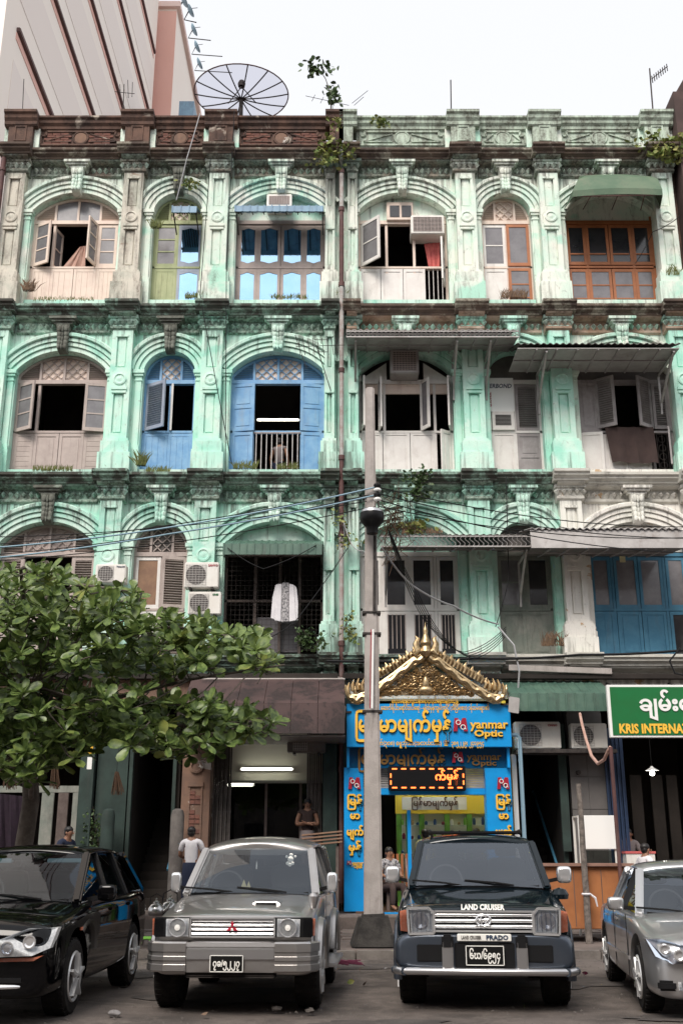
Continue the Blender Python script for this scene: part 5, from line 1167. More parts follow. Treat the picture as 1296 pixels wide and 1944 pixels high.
# interior
shopb = empty('shop_interior', (2, 26, ZG), 0, 'bright yellow and lime green display wall inside the optician shop', 'display wall')
a, b = at(754, 1700, 27.0), at(935, 1508, 27.0)
MB().box(a.x, b.x, 27.0, 27.1, ZG, 3.9).build('back_wall', 'shop_wall', shopb); MB().box(a.x - .02, b.x + .02, 26.9, 26.999, at(800, 1545, 27).z, 3.9).build('yellow_pelmet', 'yellow_wall', shopb)
for x in (757, 800, 848, 890, 925): p = at(x, 1560, 26.9); MB().box(p.x - .06, p.x + .06, 26.85, 26.998, ZG, at(800, 1546, 26.9).z).build('green_upright', 'lime_wall', shopb)
for y in (1568, 1595, 1622, 1648): p = at(800, y, 26.85); MB().box(a.x, b.x, 26.7, 26.99, p.z - .01, p.z + .01).build('glass_shelf', 'lens_glass', shopb)
rng = random.Random(3)
for y in (1568, 1595, 1622):
    for i in range(11): p = at(765 + i * 15 + rng.uniform(-3, 3), y - 1, 26.8); h = rng.uniform(.06, .2); MB().lathe([(.035, 0), (.04, h * .6), (.02, h), (.001, h)], (p.x, 26.8, p.z + .012), 'z', 8).build('stock_item', rng.choice(('sign_white', 'cloth_magenta', 'lime_wall', 'plastic_blue', 'gold')), shopb)
pa_, pb_ = at(763, 1537, 26.6), at(885, 1513, 26.6); e = empty('inner_sign', (pa_.x, 26.6, pa_.z), 0, 'pale grey inner sign with dark Burmese letters above the display wall', 'sign'); MB().box(pa_.x, pb_.x, 26.6, 26.65, pa_.z, pb_.z).build('board', 'ac_white', e); put_text(MAIN, 825, 1525, 26.6, 17, 'tile_brown', e, 88, .02, .006)
MB().box(.30, .42, 24.72, 29.3, ZG, 4.9).build('side_wall', 'shop_wall', shopb); MB().box(3.66, 3.76, 24.72, 29.3, ZG, 4.9).build('side_wall', 'yellow_wall', shopb); MB().box(.3, 3.76, 24.6, 29.3, 4.3, 4.4).build('ceiling', 'shop_wall', shopb)
MB().box(.3, 3.8, 24.1, 29.3, ZG - .02, ZG + .04).build('floor', 'tile_brown', shopb)
tube_lamp(1.3, 3.2, 26.2, 4.2, 'fluorescent tube under the ceiling of the optician shop', .03, 'shop_tube'); tube_lamp(1.3, 3.2, 25.2, 4.2, 'fluorescent tube near the entrance of the optician shop', .03, 'shop_tube')
a, b = at(775, 1700, 24.9), at(786, 1538, 24.9); e = empty('glass_door', (a.x, 24.9, ZG), 0, 'open glass door with bright blue edge frame in the optician shop', 'door'); MB().box(a.x, a.x + .08, 24.85, 24.92, ZG + .04, b.z).build('stile', 'blue_sign', e); MB().box(a.x + .02, a.x + .06, 24.93, 25.8, ZG + .05, b.z - .05).build('pane', 'shop_glass', e)
stp = empty('tiled_step', (2, 24.0, ZG - .2), 0, 'white tiled step with blue edge before the optician shop', 'step')
for i in range(12): x = .62 + i * .26; MB().box(x + .004, x + .256, 23.9, 24.06, .1, .33).build('tile', 'tile_white', stp, bevel=.004)
MB().box(.6, 3.8, 23.92, 24.08, .332, .37).build('edge', 'blue_sign', stp)
# wooden chair and table glimpsed at the door
a = at(745, 1650, 24.6); e = empty('wooden_bench', (a.x, 24.7, ZG), 0, 'slatted wooden chair inside the optician shop door', 'chair')
for i in range(6): MB().box(a.x - .1 + i * .1, a.x - .04 + i * .1, 25.0, 25.03, .85, 1.55).build('back_slat', 'orange_wood', e)
MB().box(a.x - .14, a.x + .5, 24.6, 25.04, .78, .84).build('seat', 'brown_wood', e)
for x in (-.1, .45):
    for y in (24.65, 24.98): MB().box(a.x + x - .03, a.x + x + .03, y - .03, y + .03, ZG + .04, .78).build('leg', 'brown_wood', e)
# ---------------------------------------------------------------- golden gable
gb = empty('golden_gable', (SX, 23.9, SZ1), 0, 'ornate golden carved gable with flame crest and upturned ends on the blue sign', 'gable')
YG = 23.88
def gp(x, y, d=0): return at(x, y, YG) + Vector((0, d, 0))
MB().prism([(gp(x, y).x, gp(x, y).z) for x, y in ((715, 1319), (740, 1312), (775, 1280), (800, 1262), (808, 1250), (816, 1262), (842, 1280), (878, 1308), (900, 1319))], YG + .05, YG + .12).build('tympanum', 'gold_carved', gb, fix=True)
rs = random.Random(5); m = MB()
for i in range(330):
    t = rs.random(); x = 720 + 178 * t; top = 1250 + abs(x - 808) * .72; y = rs.uniform(top + 6, 1317)
    if y > 1318: continue
    p = gp(x, y, .04); a = rs.uniform(0, 6.28); m.torus(p, rs.uniform(.03, .06), .012, 8, 4, Matrix.Rotation(R(90) + rs.uniform(-.4, .4), 3, 'X'))
tag(m.build('scrollwork', 'gold_dark', gb), kind='stuff')
MB().sphere(gp(808, 1298, .02), .10, 10, 8, (.8, .6, 1.8)).build('centre_boss', 'gold', gb, smooth=True); MB().sphere(gp(808, 1310, .02), .13, 10, 8, (1.3, .6, .8)).build('centre_base', 'gold', gb, smooth=True)
for sx in (-1, 1):
    X_ = lambda v: 808 + sx * v
    path = [(6, 1248), (25, 1258), (48, 1276), (70, 1293), (92, 1308), (112, 1320), (128, 1328), (140, 1328), (149, 1316), (154, 1300)]
    for off, rr, nm in ((0, .075, 'raking_beam'), (-7, .045, 'raking_rib'), (6, .035, 'raking_rib')):
        ps = []
        for i in range(len(path) - 1):
            for k in range(5):
                u = k / 5; x = path[i][0] + (path[i+1][0] - path[i][0]) * u; y = path[i][1] + (path[i+1][1] - path[i][1]) * u; t = (i + u) / (len(path) - 1)
                ps.append(gp(X_(x), y + off * (1 if t < .8 else .4) + (2.6 * math.sin((i + u) * 5.2) if not off else 0)))
        MB().tube(ps, [rr * (1 - .55 * max(0, (j / len(ps) - .75) * 4)) for j in range(len(ps))], 8).build(nm, 'gold', gb, smooth=True)
    for i in range(19):                                  # flame crest
        t = i / 18; x = 14 + t * 118; y = 1240 + t * 68 + (6 if t > .8 else 0)
        p = gp(X_(x), y, .02); d = Vector((sx * .25, 0, 1)).normalized(); h = .20 if i % 2 else .14
        MB().tube([p - d * .05, p + d * h * .3 + Vector((sx * .03, 0, 0)), p + d * h * .65 - Vector((sx * .02, 0, 0)), p + d * h], [.04, .06, .045, .012], 7).build('flame', 'gold_dark' if i % 3 else 'gold', gb, smooth=True)
    for i in range(4):
        p = gp(X_(120 + 9 * i), 1312 - (0, 2, 0, -6)[i], -.02); MB().tube([p, p + Vector((sx * .02, 0, .13)), p + Vector((-sx * .02, 0, .26))], [.05, .045, .008], 7).build('flame', 'gold_dark', gb, smooth=True)
    p = gp(X_(14), 1240); MB().tube([p, gp(X_(19), 1222), gp(X_(15), 1212), gp(X_(20), 1207)], [.09, .075, .05, .01], 8).build('crown_wing', 'gold', gb, smooth=True)
    MB().tube([gp(X_(4), 1240, -.05), gp(X_(13), 1236, -.05), gp(X_(21), 1244, -.05), gp(X_(16), 1252, -.05)], [.04, .05, .045, .015], 7).build('crown_scroll', 'gold', gb, smooth=True)
z0 = gp(808, 1246); MB().lathe([(.02, -.05), (.12, .02), (.15, .10), (.10, .22), (.13, .30), (.08, .42), (.045, .52), (.06, .58), (.03, .66), (.03, .66), (.008, .70), (.003, .80)], z0, 'z', 12).build('finial', 'gold', gb, smooth=True)
# floodlight boxes beside the sign
for (x, y, lab) in ((645, 1350, 'white dented floodlight at the sign corner beside the rusty canopy'), (975, 1335, 'broken white floodlight at the sign corner beside the green awning')):
    p = at(x, y, 23.7); e = empty('floodlight', p, 0, lab, 'floodlight'); MB().add([p + Vector(v) for v in ((-.14, 0, -.2), (.1, 0, -.24), (.14, 0, .12), (-.10, 0, .16), (-.08, .22, -.1), (.06, .22, -.1), (.06, .22, .06), (-.06, .22, .06))], [(3, 2, 1, 0), (4, 5, 6, 7), (0, 1, 5, 4), (1, 2, 6, 5), (2, 3, 7, 6), (3, 0, 4, 7)]).build('housing', 'zinc', e, bevel=.015); MB().bar(p + Vector((.0, .2, 0)), p + Vector((.25 if x < 700 else -.25, .3, .02)), .04).build('bracket', 'iron', e)
# ---------------------------------------------------------------- right part of the ground floor
p0, p1 = at(985, 1395, 24.2), at(985, 1620, 24.2)
thing_tube('water_pipe', [Vector((p0.x - .3, 24.25, p0.z)), Vector((p0.x - .06, 24.2, p0.z)), Vector((p0.x, 24.2, p0.z - .06)), Vector((p0.x, 24.2, ZG))], .045, 'blue_wire', 'pale blue water pipe with an elbow beside the optician column', 'pipe')
MB().box(XX(973, 1500, 24.8), XX(982, 1500, 24.8), 24.8, 25.1, ZG, 3.7).build('pier', 'sign_white', BR)
# tiled pillar
x0, x1 = XX(1083, 1500, 25.0), XX(1150, 1500, 25.0)
tp = empty('tiled_pillar', ((x0 + x1) / 2, 25.1, ZG), 0, 'grey tiled pillar with a rusty pipe stub between stairway and blue gate', 'pillar')
MB().box(x0 + .01, x1 - .01, 25.0, 25.5, ZG, 5.0).build('core', 'tile_grey', tp); tw_ = (x1 - x0) / 2
for i in range(2):
    for j in range(6): MB().box(x0 + i * tw_ + .003, x0 + (i + 1) * tw_ - .003, 24.985, 25.0, ZG + .01 + j * .72, ZG + .72 - .006 + j * .72).build('tile', 'tile_grey', tp)
pp = at(1096, 1467, 24.97); MB().tube([pp, pp + Vector((0, -.12, 0))], .05, 10).build('pipe_stub', 'iron', tp)
j = at(1070, 1500, 25.0); MB().box(j.x - .1, j.x + .08, 24.95, 25.05, 1.6, 4.4).build('door_jamb', 'wall_teal', BR)
bz = at(1050, 1426, 24.8).z; tag(MB().box(XX(975, 1420, 24.8), XX(1160, 1420, 24.8), 24.3, 24.9, bz - .08, bz).build('steel_shelf', 'iron', None), 'rusty steel shelf carrying two air conditioners', 'shelf')
# green sign
a, b = at(1158, 1400, 23.5), at(1345, 1300, 23.5); gs = empty('shop_sign', ((a.x + b.x) / 2, 23.5, a.z), 0, 'dark green sign with white Burmese and yellow English lettering', 'sign')
MB().box(a.x, b.x, 23.5, 23.62, a.z, b.z).build('frame', 'sign_white', gs, bevel=.008); MB().box(a.x + .06, b.x - .06, 23.485, 23.51, a.z + .05, b.z - .05).build('board', 'sign_green', gs)
t = text_mb('ချမ်းေြမ့', .44, .02, .013, None, 'LEFT'); p = at(1212, 1337, 23.47); t.xf(Matrix.Translation((p.x, 23.476, p.z))).build('lettering', 'sign_white', gs)
t = text_mb('KRIS INTERNATIONAL TRAVEL', .25, .01, .010, 2.95, 'LEFT'); x_m = min(v.x for v in t.v); p = at(1175, 1384, 23.47); t.xf(Matrix.Translation((p.x - x_m, 23.479, p.z)) @ Matrix.Diagonal((1, 1, 1.1, 1))).build('lettering', 'sign_yellow', gs)
for x in (a.x + .4, b.x - .4): MB().bar((x, 23.6, b.z - .1), (x, 25.2, b.z + .3), .04).build('stay', 'iron', gs)
a_ = at(1237, 1468, 25.2); e = empty('hanging_bulb', a_, 0, 'bare lit bulb hanging in the dark shop behind the green sign', 'lamp'); MB().sphere(a_, .055, 12, 8).build('bulb', 'bulb_light', e); MB().lathe([(.16, .06), (.05, .12), (.02, .16)], a_, 'z', 14).build('shade', 'sign_white', e); MB().tube([a_ + Vector((0, 0, .15)), Vector((a_.x, 25.2, 5.4))], .006, 5).build('flex', 'wire', e)
for x0, x1, mt in ((1200, 1222, 'dark_room_low'), (1240, 1262, 'dark_room_low'), (1270, 1290, 'dark_room_low')): MB().box(XX(x0, 1550, 27), XX(x1, 1550, 27), 27.0, 27.05, ZG, 3.4).build('door_board', mt, BR)
a, b = XX(1186, 1600, 24.6), XX(1240, 1600, 24.6); e = empty('reception_desk', ((a + b) / 2, 24.8, ZG), 0, 'small desk with a red top in the dark shop', 'desk'); MB().box(a, b, 24.6, 25.1, ZG, 1.55).build('front', 'ac_white', e); MB().box(a - .02, b + .02, 24.58, 25.12, 1.552, 1.60).build('top', 'cloth_red', e)
# orange cabinet, poles, white board
Yc = 19.6; a, b = at(1034, 1640, Yc), at(1192, 1640, Yc); e = empty('wooden_counter', ((a.x + b.x) / 2, Yc, .09), 0, 'orange wooden street counter with a worn brown top', 'counter')
MB().box(a.x, b.x, Yc, Yc + .7, .30, a.z - .05).build('body', 'orange_board', e, bevel=.01); MB().box(a.x - .08, b.x + .08, Yc - .08, Yc + .8, a.z - .045, a.z + .01).build('top', 'board_top', e, bevel=.008)
for x in (a.x + .1, b.x - .1):
    for y in (Yc + .08, Yc + .6): MB().box(x - .05, x + .05, y - .05, y + .05, .08, .30).build('foot', 'dark_concrete', e)
for f in (.33, .66): x = a.x + (b.x - a.x) * f; MB().box(x - .006, x + .006, Yc - .006, Yc, .34, a.z - .1).build('seam', 'brown_wood', e)
MB().box((a.x + b.x) / 2 - .01, (a.x + b.x) / 2 + .01, Yc - .012, Yc - .001, .7, .9).build('latch', 'iron', e)
tp_ = at(1098, 1488, Yc - .25); bp_ = at(1102, 1795, Yc - .25); pb = [Vector((tp_.x + random.uniform(-.008, .008), tp_.y, .09 + (tp_.z - .09) * i / 10)) for i in range(11)][::-1]
e = empty('wooden_pole', (bp_.x, Yc - .25, .09), 0, 'rough wooden pole tied with a white rag in front of the orange counter', 'pole'); MB().tube(pb, .045, 9, .06).build('shaft', 'post_bark', e, smooth=True)
k_ = pb[7]; MB().torus(k_, .065, .02, 14, 6).build('rag_knot', 'shirt_white', e); MB().tube([k_ + Vector((.06, -.02, 0)), k_ + Vector((.14, -.03, -.06)), k_ + Vector((.17, -.02, -.2))], [.018, .022, .012], 6).build('rag_tail', 'shirt_white', e)
tp_ = at(1158, 1418, Yc - .15); thing_tube('metal_pole', [Vector((tp_.x, Yc - .15, .09)), Vector((tp_.x, Yc - .15, tp_.z))], .035, 'rust_pipe', 'thin rusty metal pole standing against the orange counter', 'pole')
h_ = [at(x, y, Y) for x, y, Y in ((1100, 1355, 23.9), (1104, 1375, 23.0), (1112, 1405, 22.0), (1122, 1435, 21.0), (1134, 1450, 20.4), (1146, 1442, 19.9), (1154, 1424, 19.5), (1158, 1418, 19.45))]
thing_tube('hose', h_, .03, 'cloth_pink', 'drooping pinkish hose from the green awning to the metal pole', 'hose')
Yw = 20.5; a, b = at(1100, 1612, Yw), at(1166, 1548, Yw); e = empty('display_case', ((a.x + b.x) / 2, Yw + .2, .09), 0, 'glass display case covered by a white sheet behind the orange counter', 'display case')
MB().box(a.x, b.x, Yw, Yw + .03, a.z, b.z).build('white_sheet', 'sign_white', e, bevel=.006)
for x in (a.x + .02, b.x - .02):
    for y in (Yw + .06, Yw + .5): MB().box(x - .02, x + .02, y - .02, y + .02, .09, b.z - .03).build('post', 'ac_white', e)
MB().box(a.x + .04, b.x - .04, Yw + .05, Yw + .06, .9, a.z - .02).build('pane', 'shop_glass', e); MB().box(a.x, b.x, Yw + .04, Yw + .52, .86, .90).build('shelf', 'brown_wood', e); MB().box(a.x, b.x, Yw + .04, Yw + .52, b.z - .03, b.z - .001).build('top', 'ac_white', e)
# small white sign on a pole and street table with kettles near the jeep
# ---------------------------------------------------------------- lamp pole
Yp = 18.75; xp = .52
pl = empty('lamp_pole', (xp, Yp, .09), 0, 'tall square concrete lamp pole on a black stained concrete block', 'lamp pole')
zt_ = at(703, 737, Yp).z
m = MB(); S_ = [(.09, .34), (.78, .25), (.80, .0)]
m.add([(xp - .37, 18.3, .06), (xp + .37, 18.3, .06), (xp + .40, 19.2, .06), (xp - .40, 19.2, .06), (xp - .22, 18.5, .58), (xp + .23, 18.5, .60), (xp + .24, 19.0, .60), (xp - .23, 19.0, .58)], [(0, 3, 2, 1), (4, 5, 6, 7), (0, 1, 5, 4), (1, 2, 6, 5), (2, 3, 7, 6), (3, 0, 4, 7)]).build('base_block', 'dark_concrete', pl, bevel=.05)
m = MB(); w0, w1 = .155, .085
m.add([(xp - w0, Yp - w0, .5), (xp + w0, Yp - w0, .5), (xp + w0, Yp + w0, .5), (xp - w0, Yp + w0, .5), (xp + .02 - w1, Yp - w1, zt_), (xp + .02 + w1, Yp - w1, zt_), (xp + .02 + w1, Yp + w1, zt_), (xp + .02 - w1, Yp + w1, zt_)], [(0, 3, 2, 1), (4, 5, 6, 7), (0, 1, 5, 4), (1, 2, 6, 5), (2, 3, 7, 6), (3, 0, 4, 7)]).build('shaft', 'concrete_pole', pl, bevel=.03)
for y_ in (1352, 1165, 1205, 945):
    z = at(705, y_, Yp).z; w = w0 + (w1 - w0) * (z - .5) / (zt_ - .5) + .008
    MB().box(xp - w - .02, xp + w + .05, Yp - w, Yp + w, z - .02, z + .02).build('band', 'iron', pl)
lc = at(706, 985, 18.35)
MB().lathe([(.03, -.30), (.10, -.28), (.11, -.17), (.13, -.14), (.205, -.06), (.225, .03), (.215, .10)], lc, 'z', 20).build('lamp_bowl', 'sign_black', pl, smooth=True); MB().lathe([(.22, .10), (.20, .15), (.14, .18), (.04, .20)], lc, 'z', 20).build('lamp_cap', 'steel', pl, smooth=True)
MB().bar(lc + Vector((0, .1, .1)), Vector((xp, Yp - .08, lc.z + .1)), .06).build('lamp_arm', 'iron', pl)
ip = at(716, 935, 18.55)
for i in range(4): MB().lathe([(.05, 0), (.07, .02), (.07, .045), (.05, .06)], ip + Vector((.0, -.02, .1 - .09 * i)), 'z', 12).build('insulator', ('sign_black', 'sign_white')[i % 2], pl)
MB().bar(ip + Vector((0, -.02, .2)), ip + Vector((.02, -.02, -.35)), .03).build('insulator_rack', 'iron', pl)
MB().bar(lc + Vector((.05, .22, -.25)), Vector((xp + .06, Yp - .14, 5.6)), .05).build('conduit', 'iron', pl)
MB().tube([at(708, 1195, 18.56), at(706, 1345, 18.53)], .02, 8).build('white_tube', 'sign_white', pl); MB().tube([at(704, 1195, 18.55), at(702, 1345, 18.53)], .008, 6).build('red_tube', 'sign_red', pl)
# ---------------------------------------------------------------- wires
def wire(pts, r, mat, label, sag=0, n=14, group=None):
    "cable through points, each (x, y, Y) in the photograph's frame, with sag between ends"
    P3 = [at(*p) for p in pts]; out = []
    for a, b in zip(P3, P3[1:]):
        for k in range(n): t = k / n; q = a.lerp(b, t); q.z -= sag * 4 * t * (1 - t); out.append(q)
    out.append(P3[-1]); return tag(MB().tube(out, r, 5).build('cable', mat, None, smooth=True), label, 'cable', group)
wire([(-40, 1042, 17.0), (330, 1000, 18.0), (712, 925, 18.6)], .015, 'blue_wire', 'pale blue sheathed power cable, upper of a pair above the tree', .04)
wire([(-40, 1062, 17.0), (320, 1014, 18.0), (712, 940, 18.6)], .015, 'blue_wire', 'pale blue sheathed power cable, lower of a pair above the tree', .04)
for i, (ya, yb, yc) in enumerate(((1035, 960, 985), (1055, 972, 1000), (1020, 990, 1012), (1066, 950, 1030))):
    wire([(-30, ya, 20), (712, 925 + 12 * i, 18.65)], .010, 'wire', 'thin black power line strung to the lamp pole across the house with brown parapet', .15, group='thin lines towards the tree')
    wire([(718, 925 + 12 * i, 18.65), (1320, yb + 40 + 10 * i, 22)], .011, 'wire', 'thin black power line strung from the lamp pole towards the white painted bay', .22, group='thin lines towards the white bay')
for x0, y0, pts in ((130, 215, [(380, 215, 25.0), (355, 300, 24.8), (335, 380, 24.9)]),): wire(pts, .014, 'grey_wire', 'loose whitish cable dangling down from the brown parapet past the keystone', .02)
for pts, lab in (([(445, 210, 25.0), (430, 500, 24.9), (428, 900, 24.9)], 'thin wire hanging down the facade between green pilaster and blue awning'), ([(400, 300, 24.95), (380, 560, 24.9), (440, 880, 24.9)], 'loose wire crossing the pilaster beside the small blue awning'),
    ([(660, 1040, 25.0), (560, 1180, 24.0), (480, 1225, 23.0)], 'thick black cable drooping past the hanging shirt'), ([(655, 1045, 25.1), (652, 990, 24.9), (668, 1035, 24.8), (690, 1046, 24.7), (715, 1040, 18.9)], 'pale looped cable between drainpipe and lamp pole'),
    ([(640, 640, 24.95), (640, 900, 24.9)], 'thin wire running beside the middle floor drainpipe'), ([(1060, 1000, 24.8), (1296, 1030, 24.4)], 'wire lying on the grey sheet metal canopy'),
    ([(1205, 500, 25.2), (1238, 440, 25.0), (1290, 410, 24.9)], 'thin wire beside the hood awning'), ([(960, 905, 24.9), (965, 1100, 24.7), (940, 1190, 24.6)], 'vertical wire in front of the narrow mint bay'),
    ([(432, 1040, 24.7), (500, 1080, 24.6), (600, 1035, 24.7)], 'slack wire under the dark green awning')): wire(pts, .011, 'wire' if 'pale' not in lab else 'grey_wire', lab, .05)
wire([(725, 1040, 18.9), (780, 1110, 21), (860, 1150, 23.5), (945, 1185, 24.6)], .02, 'grey_wire', 'twisted silver cable slung from the lamp pole to the mint pilaster', .05)
for i in range(5): wire([(735 + 3 * i, 1000 + 6 * i, 20 + .3 * i), (775 + 4 * i, 1120, 22.5), (820 + 6 * i, 1195 + 4 * i, 23.6), (880 + 5 * i, 1238 + 3 * i, 24.3), (960, 1190 + i * 4, 24.7)], .009, 'wire', 'black telephone cable bundle looping behind the golden finial', .10, group='looping telephone cables')
wire([(620, 1255, 24.6), (900, 1250, 24.5), (1100, 1243, 24.4), (1320, 1232, 24.3)], .03, 'wire', 'thick black cable along the ledge above the green awning', .04)
wire([(945, 1190, 24.65), (975, 1225, 24.5), (985, 1275, 24.5), (982, 1320, 24.6)], .022, 'grey_wire', 'pale cable dropping from the mint pilaster to the green awning', .0)
wire([(1290, 1230, 24.3), (1270, 1255, 24.2), (1280, 1278, 24.2), (1300, 1282, 24.2)], .02, 'wire', 'black cable loop above the green shop sign', .0)
a, b = at(965, 1268, 24.9), at(1160, 1275, 24.9); tag(MB().bar(a, b, .1, .14).build('timber_beam', 'concrete_pole', None, bevel=.01), 'peeling pale timber beam above the green ribbed awning', 'beam')
# ---------------------------------------------------------------- almond tree
tr = empty('almond_tree', (-5.5, 19.3, .09), 0, 'broad leaved almond tree with layered branches in front of the brown parapet house', 'tree')
rt = random.Random(11)
trunk = [Vector((-5.62, 19.3, .05)), Vector((-5.5, 19.3, 1.2)), Vector((-5.38, 19.2, 2.4)), Vector((-5.45, 19.0, 3.5)), Vector((-5.6, 18.6, 4.6)), Vector((-5.5, 18.2, 5.6))]
MB().tube(trunk, [.22, .16, .15, .12, .09, .04], 12).build('trunk', 'bark', tr, smooth=True)
limbs = [(trunk[3], [(250, 1385, 18.4), (400, 1372, 17.7), (520, 1362, 17.2)]), (trunk[3], [(200, 1330, 18.0), (360, 1290, 17.4), (540, 1262, 16.8)]), (trunk[3], [(120, 1320, 17.5), (60, 1300, 16.8)]), (trunk[4], [(180, 1210, 17.8), (330, 1190, 17.2), (480, 1215, 16.9)]),
         (trunk[4], [(60, 1190, 17.2), (-60, 1200, 16.6)]), (trunk[5], [(150, 1110, 17.6), (270, 1125, 17.2)]), (trunk[5], [(40, 1080, 17.4), (90, 1065, 17.0)]), (trunk[2], [(60, 1450, 17.9), (0, 1430, 17.4)]), (trunk[3], [(-60, 1350, 18.4), (-160, 1330, 18.0)])]
spine = list(trunk[2:])
for a, l in limbs:
    ps = [a] + [at(*p) for p in l]; MB().tube(ps, [.05 - .038 * i / (len(ps) - 1) for i in range(len(ps))], 8).build('branch', 'bark', tr, smooth=True)
    for p, q in zip(ps, ps[1:]): spine += [p.lerp(q, t) for t in (.33, .66, 1)]
def inside(x, y):
    top = [(-120, 1075), (0, 1062), (70, 1050), (130, 1072), (180, 1098), (260, 1096), (300, 1140), (420, 1162), (490, 1182), (520, 1225), (566, 1252), (570, 1262)]
    def lin(L, x):
        for (a, b), (c, d) in zip(L, L[1:]):
            if a <= x <= c: return b + (d - b) * (x - a) / (c - a)
        return None
    t = lin(top, x); b1 = lin([(-120, 1490), (0, 1490), (60, 1500), (120, 1480), (180, 1425), (300, 1300), (420, 1285), (500, 1288), (570, 1266)], x)
    if t is not None and b1 is not None and t + 26 < y < b1 - 14 and not (x < 330 and 1285 < y < 1312 and x > 40) : return True
    t = lin([(170, 1380), (220, 1345), (280, 1315), (350, 1318), (420, 1322), (480, 1345), (535, 1350), (548, 1370)], x); b1 = lin([(170, 1420), (300, 1440), (350, 1455), (420, 1440), (500, 1408), (548, 1380)], x)
    return t is not None and t + 14 < y < b1 - 10
LM = MB(); wid = [(0, .03), (.2, .10), (.45, .19), (.7, .25), (.88, .21), (1, .06)]
for t, w in wid:
    dz = -.10 * t * t
    for s in (-1, 0, 1): LM.v.append(Vector((t, s * w, dz + .07 * abs(s))))
for i in range(5):
    for k in range(2): LM.f.append([i*3 + k, (i+1)*3 + k, (i+1)*3 + k + 1, i*3 + k + 1])
lv = []; tw_ = MB()
def rosette(p, up, n):
    base = rt.uniform(0, 6.28); tilt = Matrix.Rotation(R(rt.uniform(10, 50)), 4, 'X') @ Matrix.Rotation(R(rt.uniform(-25, 25)), 4, 'Y')
    for i in range(n):
        a = base + i * 2.4; el = R(rt.uniform(-18, 42)) if i < n - 2 else R(rt.uniform(45, 75)); s = rt.uniform(.16, .33)
        M = Matrix.Translation(p) @ tilt @ Matrix.Rotation(a, 4, 'Z') @ Matrix.Rotation(-el, 4, 'Y') @ Matrix.Rotation(rt.uniform(-.5, .5), 4, 'X') @ Matrix.Diagonal((s, s * rt.uniform(.9, 1.15), s, 1))
        lv.append(M)
cnt = 0; tries = 0
while cnt < 800 and tries < 20000:
    tries += 1; x = rt.uniform(-120, 570); y = rt.uniform(1050, 1500)
    if not inside(x, y): continue
    Y = rt.uniform(15.6, 19.2); p = at(x, y, Y); cnt += 1
    q = min(spine, key=lambda s: (s - p).length)
    if (q - p).length > .55: q = p + (q - p).normalized() * .32 + Vector((rt.uniform(-.1, .1), rt.uniform(-.1, .1), rt.uniform(-.12, .02)))
    tw_.tube([q, q.lerp(p, .6) + Vector((0, 0, -.05)), p], .014, 4, .006, cap=False); rosette(p, 1, rt.choice((6, 7, 8)))
for x, y, Y in ((65, 1460, 17.0), (72, 1485, 17.2), (150, 1240, 15.4), (40, 1245, 15.5), (110, 1250, 15.5), (240, 1350, 15.5), (200, 1330, 15.6), (350, 1340, 15.6), (395, 1355, 15.7), (70, 1360, 15.6), (125, 1390, 15.8), (430, 1370, 16)):
    p = at(x, y, Y); rosette(p, 1, 8); q = min(spine, key=lambda s: (s - p).length); tw_.tube([q, q.lerp(p, .6) + Vector((0, 0, -.05)), p], .016, 4, .008, cap=False)
tag(tw_.build('twigs', 'bark', tr), kind='stuff')
lv.sort(key=lambda M: M.translation.y)
o = MB(); o.v = [v.copy() for v in LM.v]; o.f = [list(f) for f in LM.f]; lo = o.build('leaf', 'leaf', tr, smooth=True, origin=(0, 0, 0)); me = lo.data; first = True
for M in lv[:300]:
    ob = lo if first else bpy.data.objects.new('leaf', me)
    if not first: COL.objects.link(ob); ob.parent = tr
    first = False; ob.matrix_local = Matrix.Translation(-OFF[tr.name]) @ M
m = MB()
for M in lv[300:]:
    k = len(m.v); m.v += [M @ v for v in LM.v]; m.f += [[i + k for i in f] for f in LM.f]
tag(m.build('foliage', 'leaf', tr, smooth=True), kind='stuff')
# ---------------------------------------------------------------- small things on the pavement and road
def kettle(x, y, Y, s, lab):
    p = at(x, y, Y); e = empty('kettle', p, 0, lab, 'kettle'); MB().lathe([(.10 * s, 0), (.125 * s, .03 * s), (.125 * s, .10 * s), (.09 * s, .16 * s), (.05 * s, .18 * s), (.05 * s, .20 * s), (.015 * s, .22 * s), (.02 * s, .25 * s), (.002, .26 * s)], p, 'z', 18).build('pot', 'kettle_metal', e, smooth=True)
    MB().tube([p + Vector((.11 * s, 0, .06 * s)), p + Vector((.18 * s, 0, .11 * s)), p + Vector((.22 * s, 0, .18 * s))], [.03 * s, .02 * s, .014 * s], 8).build('spout', 'kettle_metal', e, smooth=True)
    MB().tube([p + Vector((-.10 * s, 0, .15 * s)), p + Vector((-.09 * s, 0, .27 * s)), p + Vector((0, 0, .32 * s)), p + Vector((.09 * s, 0, .27 * s)), p + Vector((.10 * s, 0, .15 * s))], .008 * s, 6).build('handle', 'black_plastic', e, smooth=True)
a = at(300, 1738, 18.6); tb = empty('street_table', (a.x, 18.6, .09), 0, 'low dark wooden table carrying two kettles behind the silver jeep', 'table')
MB().box(a.x - .35, a.x + .5, 18.4, 19.0, a.z - .05, a.z).build('tabletop', 'brown_wood', tb)
for x in (-.3, .45):
    for y in (18.45, 18.95): MB().box(a.x + x - .03, a.x + x + .03, y - .03, y + .03, .09, a.z - .05).build('leg', 'brown_wood', tb)
kettle(296, 1738, 18.6, 1.05, 'dented metal kettle with black handle on the low table'); kettle(322, 1738, 18.75, 1.25, 'larger shiny metal kettle on the low table')
